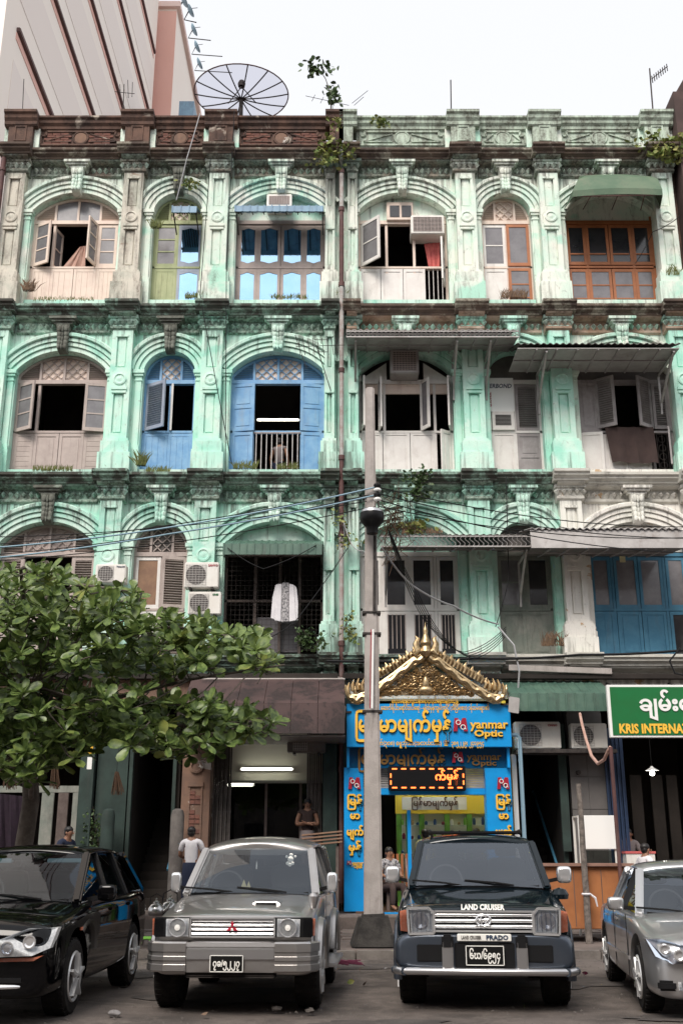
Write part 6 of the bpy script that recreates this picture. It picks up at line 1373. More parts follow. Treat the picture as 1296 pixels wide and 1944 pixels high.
def lump(name, x, y, Y, s, mat, lab, cat, z=None):
    p = at(x, y, Y); p.z = 0 if z is None else z; m = MB(); m.sphere(p, s, 9, 6, (1.3, .9, .6)); rr = random.Random(int(x * 7 + y))
    for i in range(len(m.v)): m.v[i] += Vector((rr.uniform(-.25, .25) * s, rr.uniform(-.25, .25) * s, rr.uniform(-.15, .2) * s))
    m.xf(Matrix.Translation((0, 0, s * .5))); return tag(m.build(name, mat, None, smooth=True), lab, cat)
lump('plastic_bag', 217, 1930, 11.3, .05, 'litter', 'crumpled clear plastic bag on the road by the black car', 'bag'); lump('stone', 588, 1919, 11.6, .035, 'stone', 'pale stone at the tyre of the silver jeep', 'stone'); lump('stone', 525, 1918, 11.7, .04, 'stone', 'dark stone on the road in front of the silver jeep', 'stone')
for i, (x, y) in enumerate(((665, 1842), (690, 1838), (720, 1842), (650, 1845), (640, 1868), (700, 1870), (1118, 1850), (1110, 1852), (380, 1930), (1010, 1915))):
    p = at(x, y, (CH) / -math.tan(TH + math.atan((972 - y) / F))); p.z = .0; m = MB()
    for k in range(1): leaf_at(m, p + Vector((rt.uniform(-.12, .12), rt.uniform(-.08, .08), .015)), (rt.uniform(-1, 1), rt.uniform(-1, 1), .15), rt.uniform(.06, .12), .5)
    tag(m.build('litter_scrap', ('dry_plant', 'cloth_magenta', 'litter', 'dry_plant', 'vine')[i % 5], None), ('scrap of dry leaf or paper on the road beside the ' + ('lamp pole kerb', 'purple tangle', 'kerb stone', 'jeep rear wheel', 'green stalk', 'dark tyre mark', 'silver saloon', 'saloon rear wheel', 'plastic bag', 'green jeep')[i]), 'litter')
m = MB()
for i in range(14):
    ps = [at(660 + rt.gauss(0, 16), 1841 + rt.gauss(0, 4), 16.3) for k in range(4)]
    for q in ps: q.z = .02 + rt.uniform(0, .08)
    m.tube(ps, .008, 4)
tag(m.build('string_tangle', 'cloth_magenta', None), 'purple tangle of plastic string by the kerb', 'litter')
a = at(272, 1785, 17.2); e = empty('plastic_stool', (a.x, 17.2, 0), 0, 'bright green plastic stool half hidden behind the silver jeep', 'stool')
MB().box(a.x - .14, a.x + .14, 17.1, 17.36, .30, .33).build('seat', 'lime_wall', e, bevel=.01)
for sx in (-1, 1):
    for sy in (17.13, 17.33): MB().bar((a.x + sx * .12, sy, .30), (a.x + sx * .15, sy, -.005), .035).build('leg', 'lime_wall', e)
# ---------------------------------------------------------------- unseen houses across the street, added to block sky and darken reflections
ob_ = empty('added_opposite_row', (0, -14, 0), 0, 'unseen brownish row of houses added across the street to block the sky', 'building')
MB().box(-45, 45, -24, -14, 0, 18).build('wall', 'added_opposite_wall', ob_)
for fl_ in range(4):
    for i in range(26): MB().box(-42 + i * 3.3, -40.7 + i * 3.3, -14.0, -13.96, 1.2 + fl_ * 3.6, 3.4 + fl_ * 3.6).build('window', 'dark_glass', ob_)

gr_ = MB(); rg = random.Random(21)
for i in range(2600):
    x, y = rg.uniform(-6, 6), rg.uniform(9.8, 17.7); k = .25 + .75 * (y - 9.8) / 8; s = rg.uniform(.004, .013) * (1 if rg.random() > k * .1 else 1.6); c = Vector((x, y, .004)); n = len(gr_.v)
    gr_.v += [c + Vector((s * rg.uniform(.7, 1.4), 0, 0)), c + Vector((0, s, 0)), c + Vector((-s * rg.uniform(.7, 1.3), 0, 0)), c + Vector((0, -s, 0)), c + Vector((0, 0, s * .8))]; gr_.f += [[n, n + 1, n + 4], [n + 1, n + 2, n + 4], [n + 2, n + 3, n + 4], [n + 3, n, n + 4]]
tag(gr_.build('gravel', 'stone', None), 'loose gravel and grit on the road', 'gravel', kind='stuff')
# ---------------------------------------------------------------- vehicles (built facing -y, front bumper at y = 0)
def loft(st, sub=2):
    "st: list of (y, half profile [(x,z)..] from bottom centre to top centre) -> closed mesh builder, mirrored"
    m = MB(); n = len(st[0][1]); rings = []
    for y, hp in st:
        ring = [(x, z) for x, z in hp] + [(-x, z) for x, z in hp[-2:0:-1]]; rings.append([(x, y, z) for x, z in ring])
    k = len(rings[0])
    for r in rings: m.v += [Vector(p) for p in r]
    for i in range(len(rings) - 1):
        for j in range(k): m.f.append([i*k + j, i*k + (j+1) % k, (i+1)*k + (j+1) % k, (i+1)*k + j])
    for base, flip in ((0, True), ((len(rings) - 1) * k, False)):          # end caps as quads between the two halves
        for j in range(n - 1):
            a, b = base + j, base + j + 1; c, d = base + (k - j - 1) % k, base + (k - j) % k
            q = [a, b, c, d]; q = [v for i_, v in enumerate(q) if v not in q[:i_]]
            if len(q) > 2: m.f.append(q if not flip else q[::-1])
    return m
def finish(m, name, mat, parent, sub=2, cuts=()):
    me = bpy.data.meshes.new('x'); me.from_pydata(m.v, [], m.f)
    bm = bmesh.new(); bm.from_mesh(me); bmesh.ops.recalc_face_normals(bm, faces=bm.faces); bm.to_mesh(me); bm.free()
    o = bpy.data.objects.new('x', me); COL.objects.link(o)
    if sub: s = o.modifiers.new('s', 'SUBSURF'); s.levels = sub; s.render_levels = sub
    tmp = []
    for c, r, x0, x1 in cuts:
        cm = MB().lathe([(r, x0), (r, x1)], (0, c[0], c[1]), 'x', 32); cme = bpy.data.meshes.new('c'); cme.from_pydata(cm.v, [], cm.f)
        b2 = bmesh.new(); b2.from_mesh(cme); bmesh.ops.recalc_face_normals(b2, faces=b2.faces); b2.to_mesh(cme); b2.free()
        co = bpy.data.objects.new('c', cme); COL.objects.link(co); tmp.append(co)
        b = o.modifiers.new('b', 'BOOLEAN'); b.object = co; b.operation = 'DIFFERENCE'; b.solver = 'EXACT'
    bpy.context.view_layer.update(); me2 = eval_mesh(o); bpy.data.objects.remove(o)
    for t in tmp: bpy.data.objects.remove(t)
    r = MB(); r.v = [v.co.copy() for v in me2.vertices]; r.f = [list(p.vertices) for p in me2.polygons]; bpy.data.meshes.remove(me2)
    return r.build(name, mat, parent, smooth=38)
def hp(w, zb, zt, crown=.03, tuck=.0):
    h = zt - zb
    return [(0, zb), (w * .7, zb), (w - .07, zb), (w - .015 - tuck, zb + .06), (w - tuck * .4, zb + h * .25), (w, zb + h * .45), (w, zb + h * .62), (w - .012, zt - .09), (w - .045, zt - .03), (w - .12, zt + .0), (w * .5, zt + crown * .8), (0, zt + crown)]
def wheel(parent, x, y, r, w, rim='alloy', spokes=5):
    s = 1 if x > 0 else -1
    t = MB().lathe([(r * .62, -w/2 + .01), (r * .70, -w/2), (r * .92, -w/2), (r * .985, -w/2 + .03), (r, -w * .25), (r, w * .25), (r * .985, w/2 - .03), (r * .92, w/2), (r * .70, w/2), (r * .62, w/2 - .01)], (x, y, r - .012), 'x', 32)
    for k in range(36):
        a = 2 * math.pi * k / 36; c = Vector((x, y + (r - .004) * math.cos(a), r - .012 + (r - .004) * math.sin(a)))
        for dx in (-.3, 0, .3): t.bar(c + Vector((dx * w - w * .12, 0, 0)), c + Vector((dx * w + w * .12, .0, 0)), .028, .016, (0, math.cos(a), math.sin(a)))
    o = t.build('wheel', 'rubber', parent, smooth=30)
    m = MB(); fx = x + s * (w/2 - .004)
    m.lathe([(r * .655, -.02 * s), (r * .665, .004 * s), (r * .64, .016 * s), (r * .585, .010 * s), (r * .56, -.02 * s)], (fx, y, r - .012), 'x', 28)
    for k in range(spokes):
        a = 2 * math.pi * k / spokes + .3; d = Vector((0, math.cos(a), math.sin(a))); c = Vector((fx, y, r - .012))
        m.bar(c + d * .03 + Vector((s * .004, 0, 0)), c + d * r * .60 + Vector((s * .004, 0, 0)), .06 + .03 * (spokes < 6), .024, d.cross(Vector((1, 0, 0))))
    m.lathe([(r * .2, -.03 * s), (r * .2, .012 * s), (r * .1, .022 * s), (.001, .022 * s)], (fx, y, r - .012), 'x', 16)
    m.build('rim', rim, o, smooth=30)
    MB().lathe([(r * .55, 0), (r * .55, -.008 * s)], (fx - s * .0, y, r - .012), 'x', 20).build('brake_disc', 'iron', o)
def bulge_glass(a, b, c, d, bul, n=8, k=4):
    "curved pane from lower-left a, lower-right b, upper-right c, upper-left d"
    a, b, c, d = map(Vector, (a, b, c, d)); m = MB(); nn = (b - a).cross(d - a).normalized()
    for j in range(k + 1):
        for i in range(n + 1): u, v = i / n, j / k; m.v.append(a.lerp(b, u).lerp(d.lerp(c, u), v) + nn * bul * (1 - (2 * u - 1) ** 2) * (.6 + .4 * (1 - (2 * v - 1) ** 2)))
    for j in range(k):
        for i in range(n): m.f.append([j*(n+1)+i, j*(n+1)+i+1, (j+1)*(n+1)+i+1, (j+1)*(n+1)+i])
    return m
def car(loc, rz, label, paint, P):
    e = empty('parked_car', loc, rz, label, 'car', local=True)
    e['group'] = 'cars parked nose out along the kerb'
    r, tr_, tw = P['wheel']; cuts = []
    for ay in P['axles']: cuts += [((ay, r + .01), r + .075, P['w'] - .34, P['w'] + .2), ((ay, r + .01), r + .075, -P['w'] - .2, -P['w'] + .34)]
    finish(loft([(y, hp(w, zb, zt, cr)) for y, w, zb, zt, cr in P['body']]), 'body', paint, e, 2, cuts)
    for ay in P['axles']:
        for s in (-1, 1):
            wheel(e, s * tr_, ay, r, tw, spokes=P.get('spokes', 5))
            hd_ = [((r + .07) * math.cos(math.pi * k / 12), (r + .07) * math.sin(math.pi * k / 12)) for k in range(13)]; xw_ = s * (P['w'] - .335); MB().add([(xw_, ay + a, r + b) for a, b in hd_] + [(xw_ + s * .02, ay + a, r + b) for a, b in hd_], [list(range(13)), list(range(25, 12, -1))] + [[i, i + 13, (i + 1) % 13 + 13, (i + 1) % 13] for i in range(13)]).build('wheel_well', 'black_plastic', e, fix=True)
    (y0, z0, x0), (y1, z1, x1), (y2, z2, x2), (y3, z3, x3) = P['cab']      # windscreen base, top, roof rear, rear glass base
    cr = P.get('crown', .09)
    rs = []
    L = y2 - y1
    for t, dz, dw in ((-.03, -.02, -.05), (.0, .0, .0), (.12, .035, .01), (.5, .055, .02), (.9, .03, .01), (1.0, 0, 0), (1.03, -.025, -.05)):
        x = x1 + (x2 - x1) * max(0, min(1, t)) + dw; z = z1 + (z2 - z1) * max(0, min(1, t)) + dz - .02
        rs.append((y1 + L * t, [(0, z - .03), (x * .8, z - .03), (x - .03, z - .03), (x + .012, z - .005), (x, z + .02), (x - .08, z + .05), (x * .55, z + cr * .9 - .01), (0, z + cr)]))
    finish(loft(rs), 'roof', P.get('roofmat', paint), e, 2)
    def both(fn):
        for s in (-1, 1): fn(s)
    pw = P.get('pillar', .075)
    bt = lambda y: z0 + (z3 - z0) * (y - y0) / (y3 - y0)                  # belt height
    bx = lambda y: x0 + (P['bw'] - x0) * min(1, max(0, (y - y0) / .5)) if y < y2 else P['bw'] + (x3 - P['bw']) * (y - y2) / (y3 - y2)
    tx = lambda y: x1 + (x2 - x1) * (y - y1) / (y2 - y1)
    def pillars(s):
        MB().bar((s * x0, y0, z0 - .03), (s * (x1 + .0), y1 + .02, z1 + .0), pw, pw * 1.2, (s, 0, 0)).build('pillar', paint, e, bevel=.02)
        MB().bar((s * x3, y3, z3 - .05), (s * x2, y2 - .02, z2), pw * 1.3, pw * 1.3, (s, 0, 0)).build('pillar', paint, e, bevel=.02)
        for ya, yb in P['posts']: MB().bar((s * bx(ya), ya, bt(ya) - .03), (s * (tx(yb) - .01), yb, z1 + .01), .075, .05, (s, 0, 0)).build('pillar', P.get('postmat', 'black_plastic'), e)
        edges = [(y0 + .06, y1 + .03)] + P['posts'] + [(y3 - .06, y2 - .03)]
        for (a, a2), (b, b2) in zip(edges, edges[1:]):
            MB().quad((s * (bx(a) - .01), a, bt(a) - .02), (s * (bx(b) - .01), b, bt(b) - .02), (s * (tx(b2) - .015), b2, z1 + .0), (s * (tx(a2) - .015), a2, z1 + .0)).build('side_window', P.get('sideglass', 'car_glass_dark'), e)
        MB().bar((s * (bx(y0) + .0), y0 + .02, bt(y0) - .035), (s * (bx(y3)), y3, bt(y3) - .035), .05, .03).build('belt_trim', P.get('belt', 'black_plastic'), e)
    both(pillars)
    bulge_glass((-x0 + .03, y0, z0 - .02), (x0 - .03, y0, z0 - .02), (x1 - .03, y1, z1), (-x1 + .03, y1, z1), .06).build('windscreen', P.get('glass', 'car_glass'), e, smooth=True)
    bulge_glass((x3 - .04, y3, z3 - .02), (-x3 + .04, y3, z3 - .02), (-x2 + .04, y2, z2), (x2 - .04, y2, z2), .05).build('rear_window', 'car_glass_dark', e, smooth=True)
    # cabin
    zf = P['deck']
    MB().box(-x0 + .06, x0 - .06, y0 + .03, y3 - .02, zf, zf + .03).build('cabin_floor', 'black_plastic', e)
    MB().sweepx([(y0 + .02, zf + .03), (y0 + .02, z0 + .01), (y0 + .25, z0 + .06), (y0 + .48, z0 + .04), (y0 + .5, zf + .03)], -x0 + .09, x0 - .09).build('dashboard', 'black_plastic', e)
    for s in (-1, 1):
        ys = y1 + .30; hx = s * x0 * .48
        MB().rbox((hx, ys + .07, (zf + .03 + z1 - .17) / 2), .24, .08, (z1 - .2 - zf) / 2).build('seat', 'seat_fabric', e, smooth=True, fix=True); MB().rbox((hx, ys + .08, z1 - .09), .13, .05, .075).build('headrest', 'seat_fabric', e, smooth=True, fix=True)
    MB().box(-x0 + .15, x0 - .15, ys + .9, ys + 1.05, zf + .03, z1 - .2).build('seat', 'seat_fabric', e, bevel=.05)
    MB().torus((-x0 * .48, y0 + .52, z0 + .05), .19, .016, 24, 6, Matrix.Rotation(R(68), 3, 'X')).build('steering_wheel', 'seat_fabric', e, smooth=True)
    MB().box(-.12, .12, y1 - .04, y1 - .01, z1 - .12, z1 - .05).build('mirror_inside', 'black_plastic', e, bevel=.01)
    for s, xo in ((-1, -.32), (1, .28)):
        a = Vector((xo + .12, y0 - .0, z0 + .012)); yy = (y1 - y0); zz = (z1 - z0)
        MB().tube([a, a + Vector((-.22, yy * .03 - .025, zz * .06)), a + Vector((-.56, yy * .10 - .03, zz * .11))], .011, 5).build('wiper', 'black_plastic', e)
    return e
def mirror(e, x, y, z, mat, w=.17, h=.17, d=.12):
    s = 1 if x > 0 else -1; o = MB().rbox((x, y + d/2, z), w/2, d/2, h/2, .5).build('door_mirror', mat, e, smooth=True, fix=True); MB().bar((x - s * w * .4, y + d * .6, z - h * .25), (x - s * (w * .5 + .12), y + d * .6, z - h * .4), .04).build('mirror_stalk', 'black_plastic', e)
def plate(e, x, y, z, w, h, txt, frame=True):
    o = MB().box(x - w/2, x + w/2, y, y + .012, z - h/2, z + h/2).build('number_plate', 'plate_black', e, bevel=.004)
    t = text_mb(txt, h * .52, .004, .003, w * .80); t.xf(Matrix.Translation((x, y - .004, z))).build('plate_lettering', 'plate_white', o)
    m = MB()
    for a, b, c, d in ((-w/2, w/2, h/2 - .008, h/2), (-w/2, w/2, -h/2, -h/2 + .008), (-w/2, -w/2 + .008, -h/2, h/2), (w/2 - .008, w/2, -h/2, h/2)): m.box(x + a, x + b, y - .003, y, z + c, z + d)
    m.build('plate_border', 'plate_white', o)
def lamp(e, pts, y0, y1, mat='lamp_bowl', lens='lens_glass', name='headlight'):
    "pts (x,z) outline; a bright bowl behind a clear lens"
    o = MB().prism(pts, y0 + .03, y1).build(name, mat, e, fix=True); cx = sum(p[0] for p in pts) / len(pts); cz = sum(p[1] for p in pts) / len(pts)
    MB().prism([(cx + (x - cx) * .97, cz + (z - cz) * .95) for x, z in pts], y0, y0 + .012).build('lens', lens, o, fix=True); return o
# --- dark green jeep
G = dict(w=.90, wheel=(.375, .75, .27), axles=(.80, 3.45), bw=.83, deck=1.10, crown=.10, spokes=6,
    body=[(.06, .80, .36, .90, .01), (.10, .86, .34, .945, .015), (.18, .89, .33, .975, .02), (.45, .905, .33, 1.0, .03), (.9, .91, .34, 1.05, .035), (1.35, .905, .34, 1.10, .035), (1.55, .905, .34, 1.14, .01), (2.4, .91, .34, 1.15, .01), (3.6, .905, .36, 1.16, .01), (4.3, .89, .40, 1.16, .01), (4.42, .86, .45, 1.12, .0)],
    cab=[(1.36, 1.145, .775), (2.08, 1.635, .665), (4.0, 1.64, .66), (4.38, 1.17, .80)], posts=[(2.35, 2.42), (3.25, 3.22)], glass='car_glass_pale')
LC = (1.44, 11.62, 0); j = car(LC, R(-5.5), 'dark green jeep with chrome grille and silver nudge bar', 'car_green', G)
MB().box(-.905, .905, .40, .42, .30, .31).build('skid', 'black_plastic', j)
finish(loft([(-.02, hp(.80, .40, .70, .0)), (.02, hp(.88, .37, .725, .0)), (.12, hp(.915, .36, .735, .0)), (.40, hp(.92, .36, .735, .0)), (.44, hp(.90, .37, .72, 0))]), 'bumper', 'car_lower_grey', j, 2)
for s in (-1, 1):
    finish(loft([(.36, hp(.10, .60, .86, .0)), (.5, hp(.11, .45, .9, .0)), (.8, hp(.115, .70, .95, .0)), (1.1, hp(.11, .45, .9, .0)), (1.24, hp(.10, .5, .86, .0))], 0), 'fender_flare', 'car_lower_grey', j, 0) if False else None
    MB().tube([(s * .885, .80 + .44 * math.cos(t), .375 + .44 * math.sin(t)) for t in [R(a) for a in range(-15, 196, 14)]], .05, 8).build('fender_flare', 'car_lower_grey', j, smooth=True)
    MB().box(s * .86, s * .925, 1.35, 2.95, .34, .50).build('side_cladding', 'car_lower_grey', j, bevel=.02)
    MB().tube([(s * .90, 1.3, .36), (s * .96, 1.4, .36), (s * .96, 2.9, .36), (s * .90, 3.0, .36)], .035, 8).build('side_step', 'satin', j, smooth=True)
MB().box(-.50, .50, .035, .08, .745, .935).build('grille_back', 'black_plastic', j)
for z in (.90, .845, .79): MB().tube([(-.485, .03, z), (.485, .03, z)], .019, 10).build('grille_bar', 'chrome', j, smooth=True)
m = MB()
for a, b, c, d in ((-.50, .50, .925, .945), (-.50, .50, .737, .757), (-.51, -.485, .737, .945), (.485, .51, .737, .945)): m.box(a, b, .0, .06, c, d)
m.build('grille_frame', 'chrome', j)
m = MB(); q90 = Matrix.Rotation(R(90), 3, 'X')
def ell(m, cx, y, cz, a, b, r, n=24):
    m.tube([(cx + a * math.cos(2*math.pi*k/n), y, cz + b * math.sin(2*math.pi*k/n)) for k in range(n + 1)], r, 6, cap=False)
ell(m, 0, -.015, .852, .075, .053, .010); ell(m, 0, -.015, .852, .028, .05, .007); ell(m, 0, -.015, .878, .062, .020, .007); m.build('emblem', 'chrome', j, smooth=True)
for s in (-1, 1):
    S = lambda pts: [(s * x, z) for x, z in (pts if s > 0 else pts[::-1])]
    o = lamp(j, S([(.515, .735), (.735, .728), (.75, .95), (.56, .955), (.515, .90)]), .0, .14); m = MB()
    for k in range(5): xx = s * (.54 + .045 * k); m.tube([(xx, .005, .745), (xx, .005, .94)], .004, 4)
    MB().lathe([(.085, .0), (.085, -.008), (.07, -.012), (.04, -.002), (.001, -.002)], (s * .64, .028, .845), 'y', 20).build('reflector', 'chrome', o); m.build('lens_ribs', 'lens_glass', o)
    m = MB(); R5 = S([(.50, .725), (.755, .718), (.77, .965), (.55, .97), (.50, .915)])
    for (a, b), (c, d) in zip(R5, R5[1:] + R5[:1]): m.bar((a, .0, b), (c, .0, d), .022, .03, (0, 1, 0))
    m.build('headlight_surround', 'chrome', j)
    lamp(j, S([(.775, .735), (.845, .745), (.85, .93), (.785, .945)]), .04, .24, 'lamp_amber', 'lens_glass', 'indicator')
    MB().box(s * .37 - .055, s * .37 + .055, -.10, -.02, .34, .66).build('nudge_post', 'satin', j, bevel=.015); MB().box(s * .37 - .058, s * .37 + .058, -.105, .02, .58, .72).build('nudge_cap', 'black_plastic', j, bevel=.02)
    MB().box(s * .52 - .16, s * .52 + .16, -.024, .0, .46, .62).build('bumper_intake', 'black_plastic', j, bevel=.02)
    mirror(j, s * 1.0, 1.62, 1.27, 'chrome', .17, .19, .13); 
MB().tube([(-.90, .05, .375), (-.84, -.06, .375), (0, -.10, .375), (.84, -.06, .375), (.90, .05, .375)], .036, 10).build('nudge_bar', 'satin', j, smooth=True)
for s in (-1, 1): MB().tube([(s * .915, .08, .375), (s * .80, -.085, .375)], .04, 10).build('bar_end', 'car_lower_grey', j, smooth=True)
MB().box(-.27, .27, -.05, -.02, .655, .725).build('name_strip', 'plate_white', j, bevel=.006); t = text_mb('LAND CRUISER', .045, .004, .001, .20); t.xf(Matrix.Translation((-.13, -.052, .69))).build('strip_lettering', 'ac_grille', j); t = text_mb('PRADO', .06, .004, .002, .22); t.xf(Matrix.Translation((.13, -.052, .69))).build('strip_lettering', 'gate_blue', j)
MB().box(-.3, .3, -.026, .0, .40, .64).build('bumper_intake', 'black_plastic', j, bevel=.02)
plate(j, .0, -.075, .525, .38, .185, '၆ဃ/၆၉၅၄')
t = text_mb('LAND CRUISER', .075, .006, .003, .44); t.xf(Matrix.Translation((0, .052, .972)) @ Matrix.Rotation(R(-14), 4, 'X')).build('hood_lettering', 'plate_white', j)  # white paint imitates bright reflections on chrome letters
for s in (-1, 1):
    MB().tube([(s * .56, 2.35, 1.745), (s * .56, 2.45, 1.78), (s * .56, 3.8, 1.78), (s * .56, 3.95, 1.745)], .02, 8).build('roof_rail', 'black_plastic', j, smooth=True)
MB().box(-.58, .58, 2.3, 2.36, 1.735, 1.775).build('roof_deflector', 'black_plastic', j, bevel=.015)
MB().lathe([(.09, 0), (.10, .05), (.07, .1), (.01, .12)], (.885, 1.12, 1.02), 'z', 14).build('fender_mirror', 'car_green', j, smooth=True)
MB().tube([(-.80, 1.36, 1.12), (-.83, 1.4, 1.45)], .007, 5).build('aerial_rod', 'satin', j)
# --- silver jeep
P = dict(w=.845, wheel=(.365, .72, .25), axles=(.72, 3.05), bw=.80, deck=1.04, crown=.12, roofmat='car_silver', spokes=6, postmat='car_silver',
    body=[(.12, .74, .36, .84, .01), (.15, .80, .34, .885, .015), (.22, .825, .33, .905, .02), (.5, .835, .33, .94, .035), (.9, .84, .33, .99, .04), (1.3, .84, .33, 1.045, .03), (1.5, .84, .33, 1.07, .01), (2.5, .845, .34, 1.08, .01), (3.4, .84, .36, 1.09, .01), (3.9, .82, .4, 1.09, .01), (4.0, .80, .45, 1.06, 0)],
    cab=[(1.36, 1.075, .735), (1.98, 1.555, .625), (3.75, 1.60, .63), (3.97, 1.12, .755)], posts=[(2.30, 2.35), (2.95, 2.95)], sideglass='car_glass')
p_ = car((-1.09, 11.42, 0), R(-3), 'dusty silver jeep with hood scoop and ribbed silver bumper', 'car_silver', P)
finish(loft([(-.06, hp(.30, .40, .66, .0)), (-.055, hp(.50, .385, .665, .0)), (.10, hp(.52, .38, .67, .0))]), 'bumper_centre', 'car_silver', p_, 0)
for s in (-1, 1):
    m = MB(); pr = [(.44, -.08), (.62, -.09), (.80, -.03), (.87, .12), (.87, .42), (.80, .42), (.80, .12)]
    k = len(m.v); zz = [.385, .40, .455, .46, .49, .495, .53, .535, .57, .575, .65, .665]; of = [.02, 0, 0, .012, .012, 0, 0, .012, .012, 0, 0, .02]
    for z, o_ in zip(zz, of):
        for x, y in ((.44, .1), (.44, -.09 + o_), (.66, -.085 + o_), (.79 - o_ * .5, -.03 + o_), (.865 - o_, .12), (.865 - o_, .36), (.70, .36)): m.v.append(Vector((s * x, y, z)))
    for i in range(len(zz) - 1):
        for q in range(6): m.f.append([k + i*7 + q, k + i*7 + q + 1, k + (i+1)*7 + q + 1, k + (i+1)*7 + q])
    m.f.append([k + q for q in range(7)]); m.f.append([k + (len(zz) - 1)*7 + q for q in range(7)]); m.build('bumper_end', 'car_silver', p_, fix=True)
    MB().tube([(s * .83, .72 + .44 * math.cos(t), .365 + .44 * math.sin(t)) for t in [R(a) for a in range(-5, 186, 12)]], .065, 8).build('fender_flare', 'car_silver', p_, smooth=True)
    MB().tube([(s * .83, 3.05 + .44 * math.cos(t), .365 + .44 * math.sin(t)) for t in [R(a) for a in range(-5, 186, 12)]], .065, 8).build('fender_flare', 'car_silver', p_, smooth=True)
    MB().box(s * .80, s * .98, 1.15, 2.55, .33, .37).build('side_step', 'satin', p_, bevel=.01)
    o = MB().box(s * .43, s * .80, .07, .13, .70, .885).build('lamp_housing', 'black_plastic', p_, bevel=.01)
    S = lambda pts: [(s * x, z) for x, z in (pts if s > 0 else pts[::-1])]
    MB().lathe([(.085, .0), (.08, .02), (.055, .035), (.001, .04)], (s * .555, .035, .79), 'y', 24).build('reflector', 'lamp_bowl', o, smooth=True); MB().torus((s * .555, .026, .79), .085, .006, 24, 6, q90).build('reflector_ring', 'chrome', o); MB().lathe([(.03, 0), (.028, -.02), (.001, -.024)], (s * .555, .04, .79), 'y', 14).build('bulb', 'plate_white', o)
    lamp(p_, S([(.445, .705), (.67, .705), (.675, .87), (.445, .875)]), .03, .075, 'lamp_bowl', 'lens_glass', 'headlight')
    S = lambda pts: [(s * x, z) for x, z in (pts if s > 0 else pts[::-1])]
    lamp(p_, S([(.70, .71), (.815, .715), (.82, .87), (.705, .88)]), .065, .2, 'lamp_amber', 'lens_glass', 'indicator')
    mirror(p_, s * .90, 1.55, 1.19, 'chrome', .12, .22, .10)
    MB().box(s * .845 - .01, s * .845 + .012, 2.02, 2.16, .93, .965).build('door_handle', 'chrome', p_, bevel=.005); MB().box(s * .845 - .002, s * .845 + .004, 1.42, 1.43, .45, 1.05).build('door_seam', 'black_plastic', p_)
MB().box(-.44, .44, -.068, -.056, .62, .66).build('bumper_strip', 'chrome', p_); MB().box(-.44, .44, -.08, -.05, .50, .61).build('bumper_trim', 'satin', p_, bevel=.01)
MB().box(-.44, .44, .06, .12, .70, .885).build('grille_back', 'black_plastic', p_)
for z in (.855, .815, .775, .735): MB().tube([(-.41, .05, z), (.41, .05, z)], .0135, 10).build('grille_bar', 'chrome', p_, smooth=True)
m = MB()
for a, b, c, d in ((-.43, .43, .872, .888), (-.43, .43, .698, .714), (-.43, -.414, .698, .888), (.414, .43, .698, .888)): m.box(a, b, .02, .08, c, d)
m.build('grille_frame', 'chrome', p_)
m = MB(); 
for k in range(3):
    a = R(90 + 120 * k); d = Vector((math.cos(a), 0, math.sin(a))); n_ = Vector((-math.sin(a), 0, math.cos(a))); c = Vector((0, .015, .795)); L_ = .062
    m.add([c, c + d * L_ * .5 + n_ * L_ * .29, c + d * L_, c + d * L_ * .5 - n_ * L_ * .29] , [(0, 1, 2, 3)]); m.add([c + Vector((0, -.01, 0)), c + d * L_ * .5 + n_ * L_ * .29 + Vector((0, -.01, 0)), c + d * L_ + Vector((0, -.01, 0)), c + d * L_ * .5 - n_ * L_ * .29 + Vector((0, -.01, 0))], [(0, 1, 2, 3)])
m.build('emblem', 'sign_red', p_)
MB().box(-.45, .45, -.02, .05, .33, .42).build('lower_grille', 'black_plastic', p_, bevel=.01); plate(p_, -.03, -.10, .47, .33, .155, '၇ခ/၅၂၂၇')
for i in range(5): MB().box(-.43, .43, -.03, -.015, .335 + .016 * i, .341 + .016 * i).build('lower_slat', 'iron', p_)
o = MB().add([(.10, .62, .965), (.42, .62, .965), (.42, .95, 1.02), (.10, .95, 1.02), (.13, .64, 1.015), (.39, .64, 1.015), (.38, .9, 1.035), (.14, .9, 1.035)], [(3, 2, 1, 0), (4, 5, 6, 7), (0, 1, 5, 4), (1, 2, 6, 5), (2, 3, 7, 6), (3, 0, 4, 7)]).build('hood_scoop', 'car_silver', p_, bevel=.012); MB().box(.15, .37, .615, .64, .978, 1.005).build('scoop_mouth', 'black_plastic', o)
MB().lathe([(.03, 0), (.05, .06), (.055, .12), (.03, .15)], (.76, .62, .95), 'z', 12).build('fender_mirror', 'car_silver', p_, smooth=True)
t0 = Vector((.40, 1.86, 1.44)); m = MB()                              # small white figure sticker on the windscreen
for dx, dz, r_ in ((0, 0, .035), (0, .045, .025), (-.05, .03, .016), (.05, .03, .016), (-.03, -.045, .02), (.03, -.045, .02), (.0, -.06, .022)): m.sphere((t0.x + dx, t0.y - .055 + (dz) * 1.28, t0.z + dz), r_, 8, 6, (1, .15, 1))
m.build('window_sticker', 'plate_white', p_); MB().prism([(-.16, 1.09), (-.06, 1.09), (-.11, 1.22)], 1.56, 1.58).build('dash_ornament', 'cloth_yellow', p_); MB().prism([(-.10, 1.09), (-.02, 1.09), (-.06, 1.20)], 1.6, 1.62).build('dash_ornament', 'cloth_yellow', p_)
MB().tube([(-.02, 1.99, 1.46), (-.02, 1.97, 1.33)], .008, 5).build('mirror_charm', 'plate_white', p_)
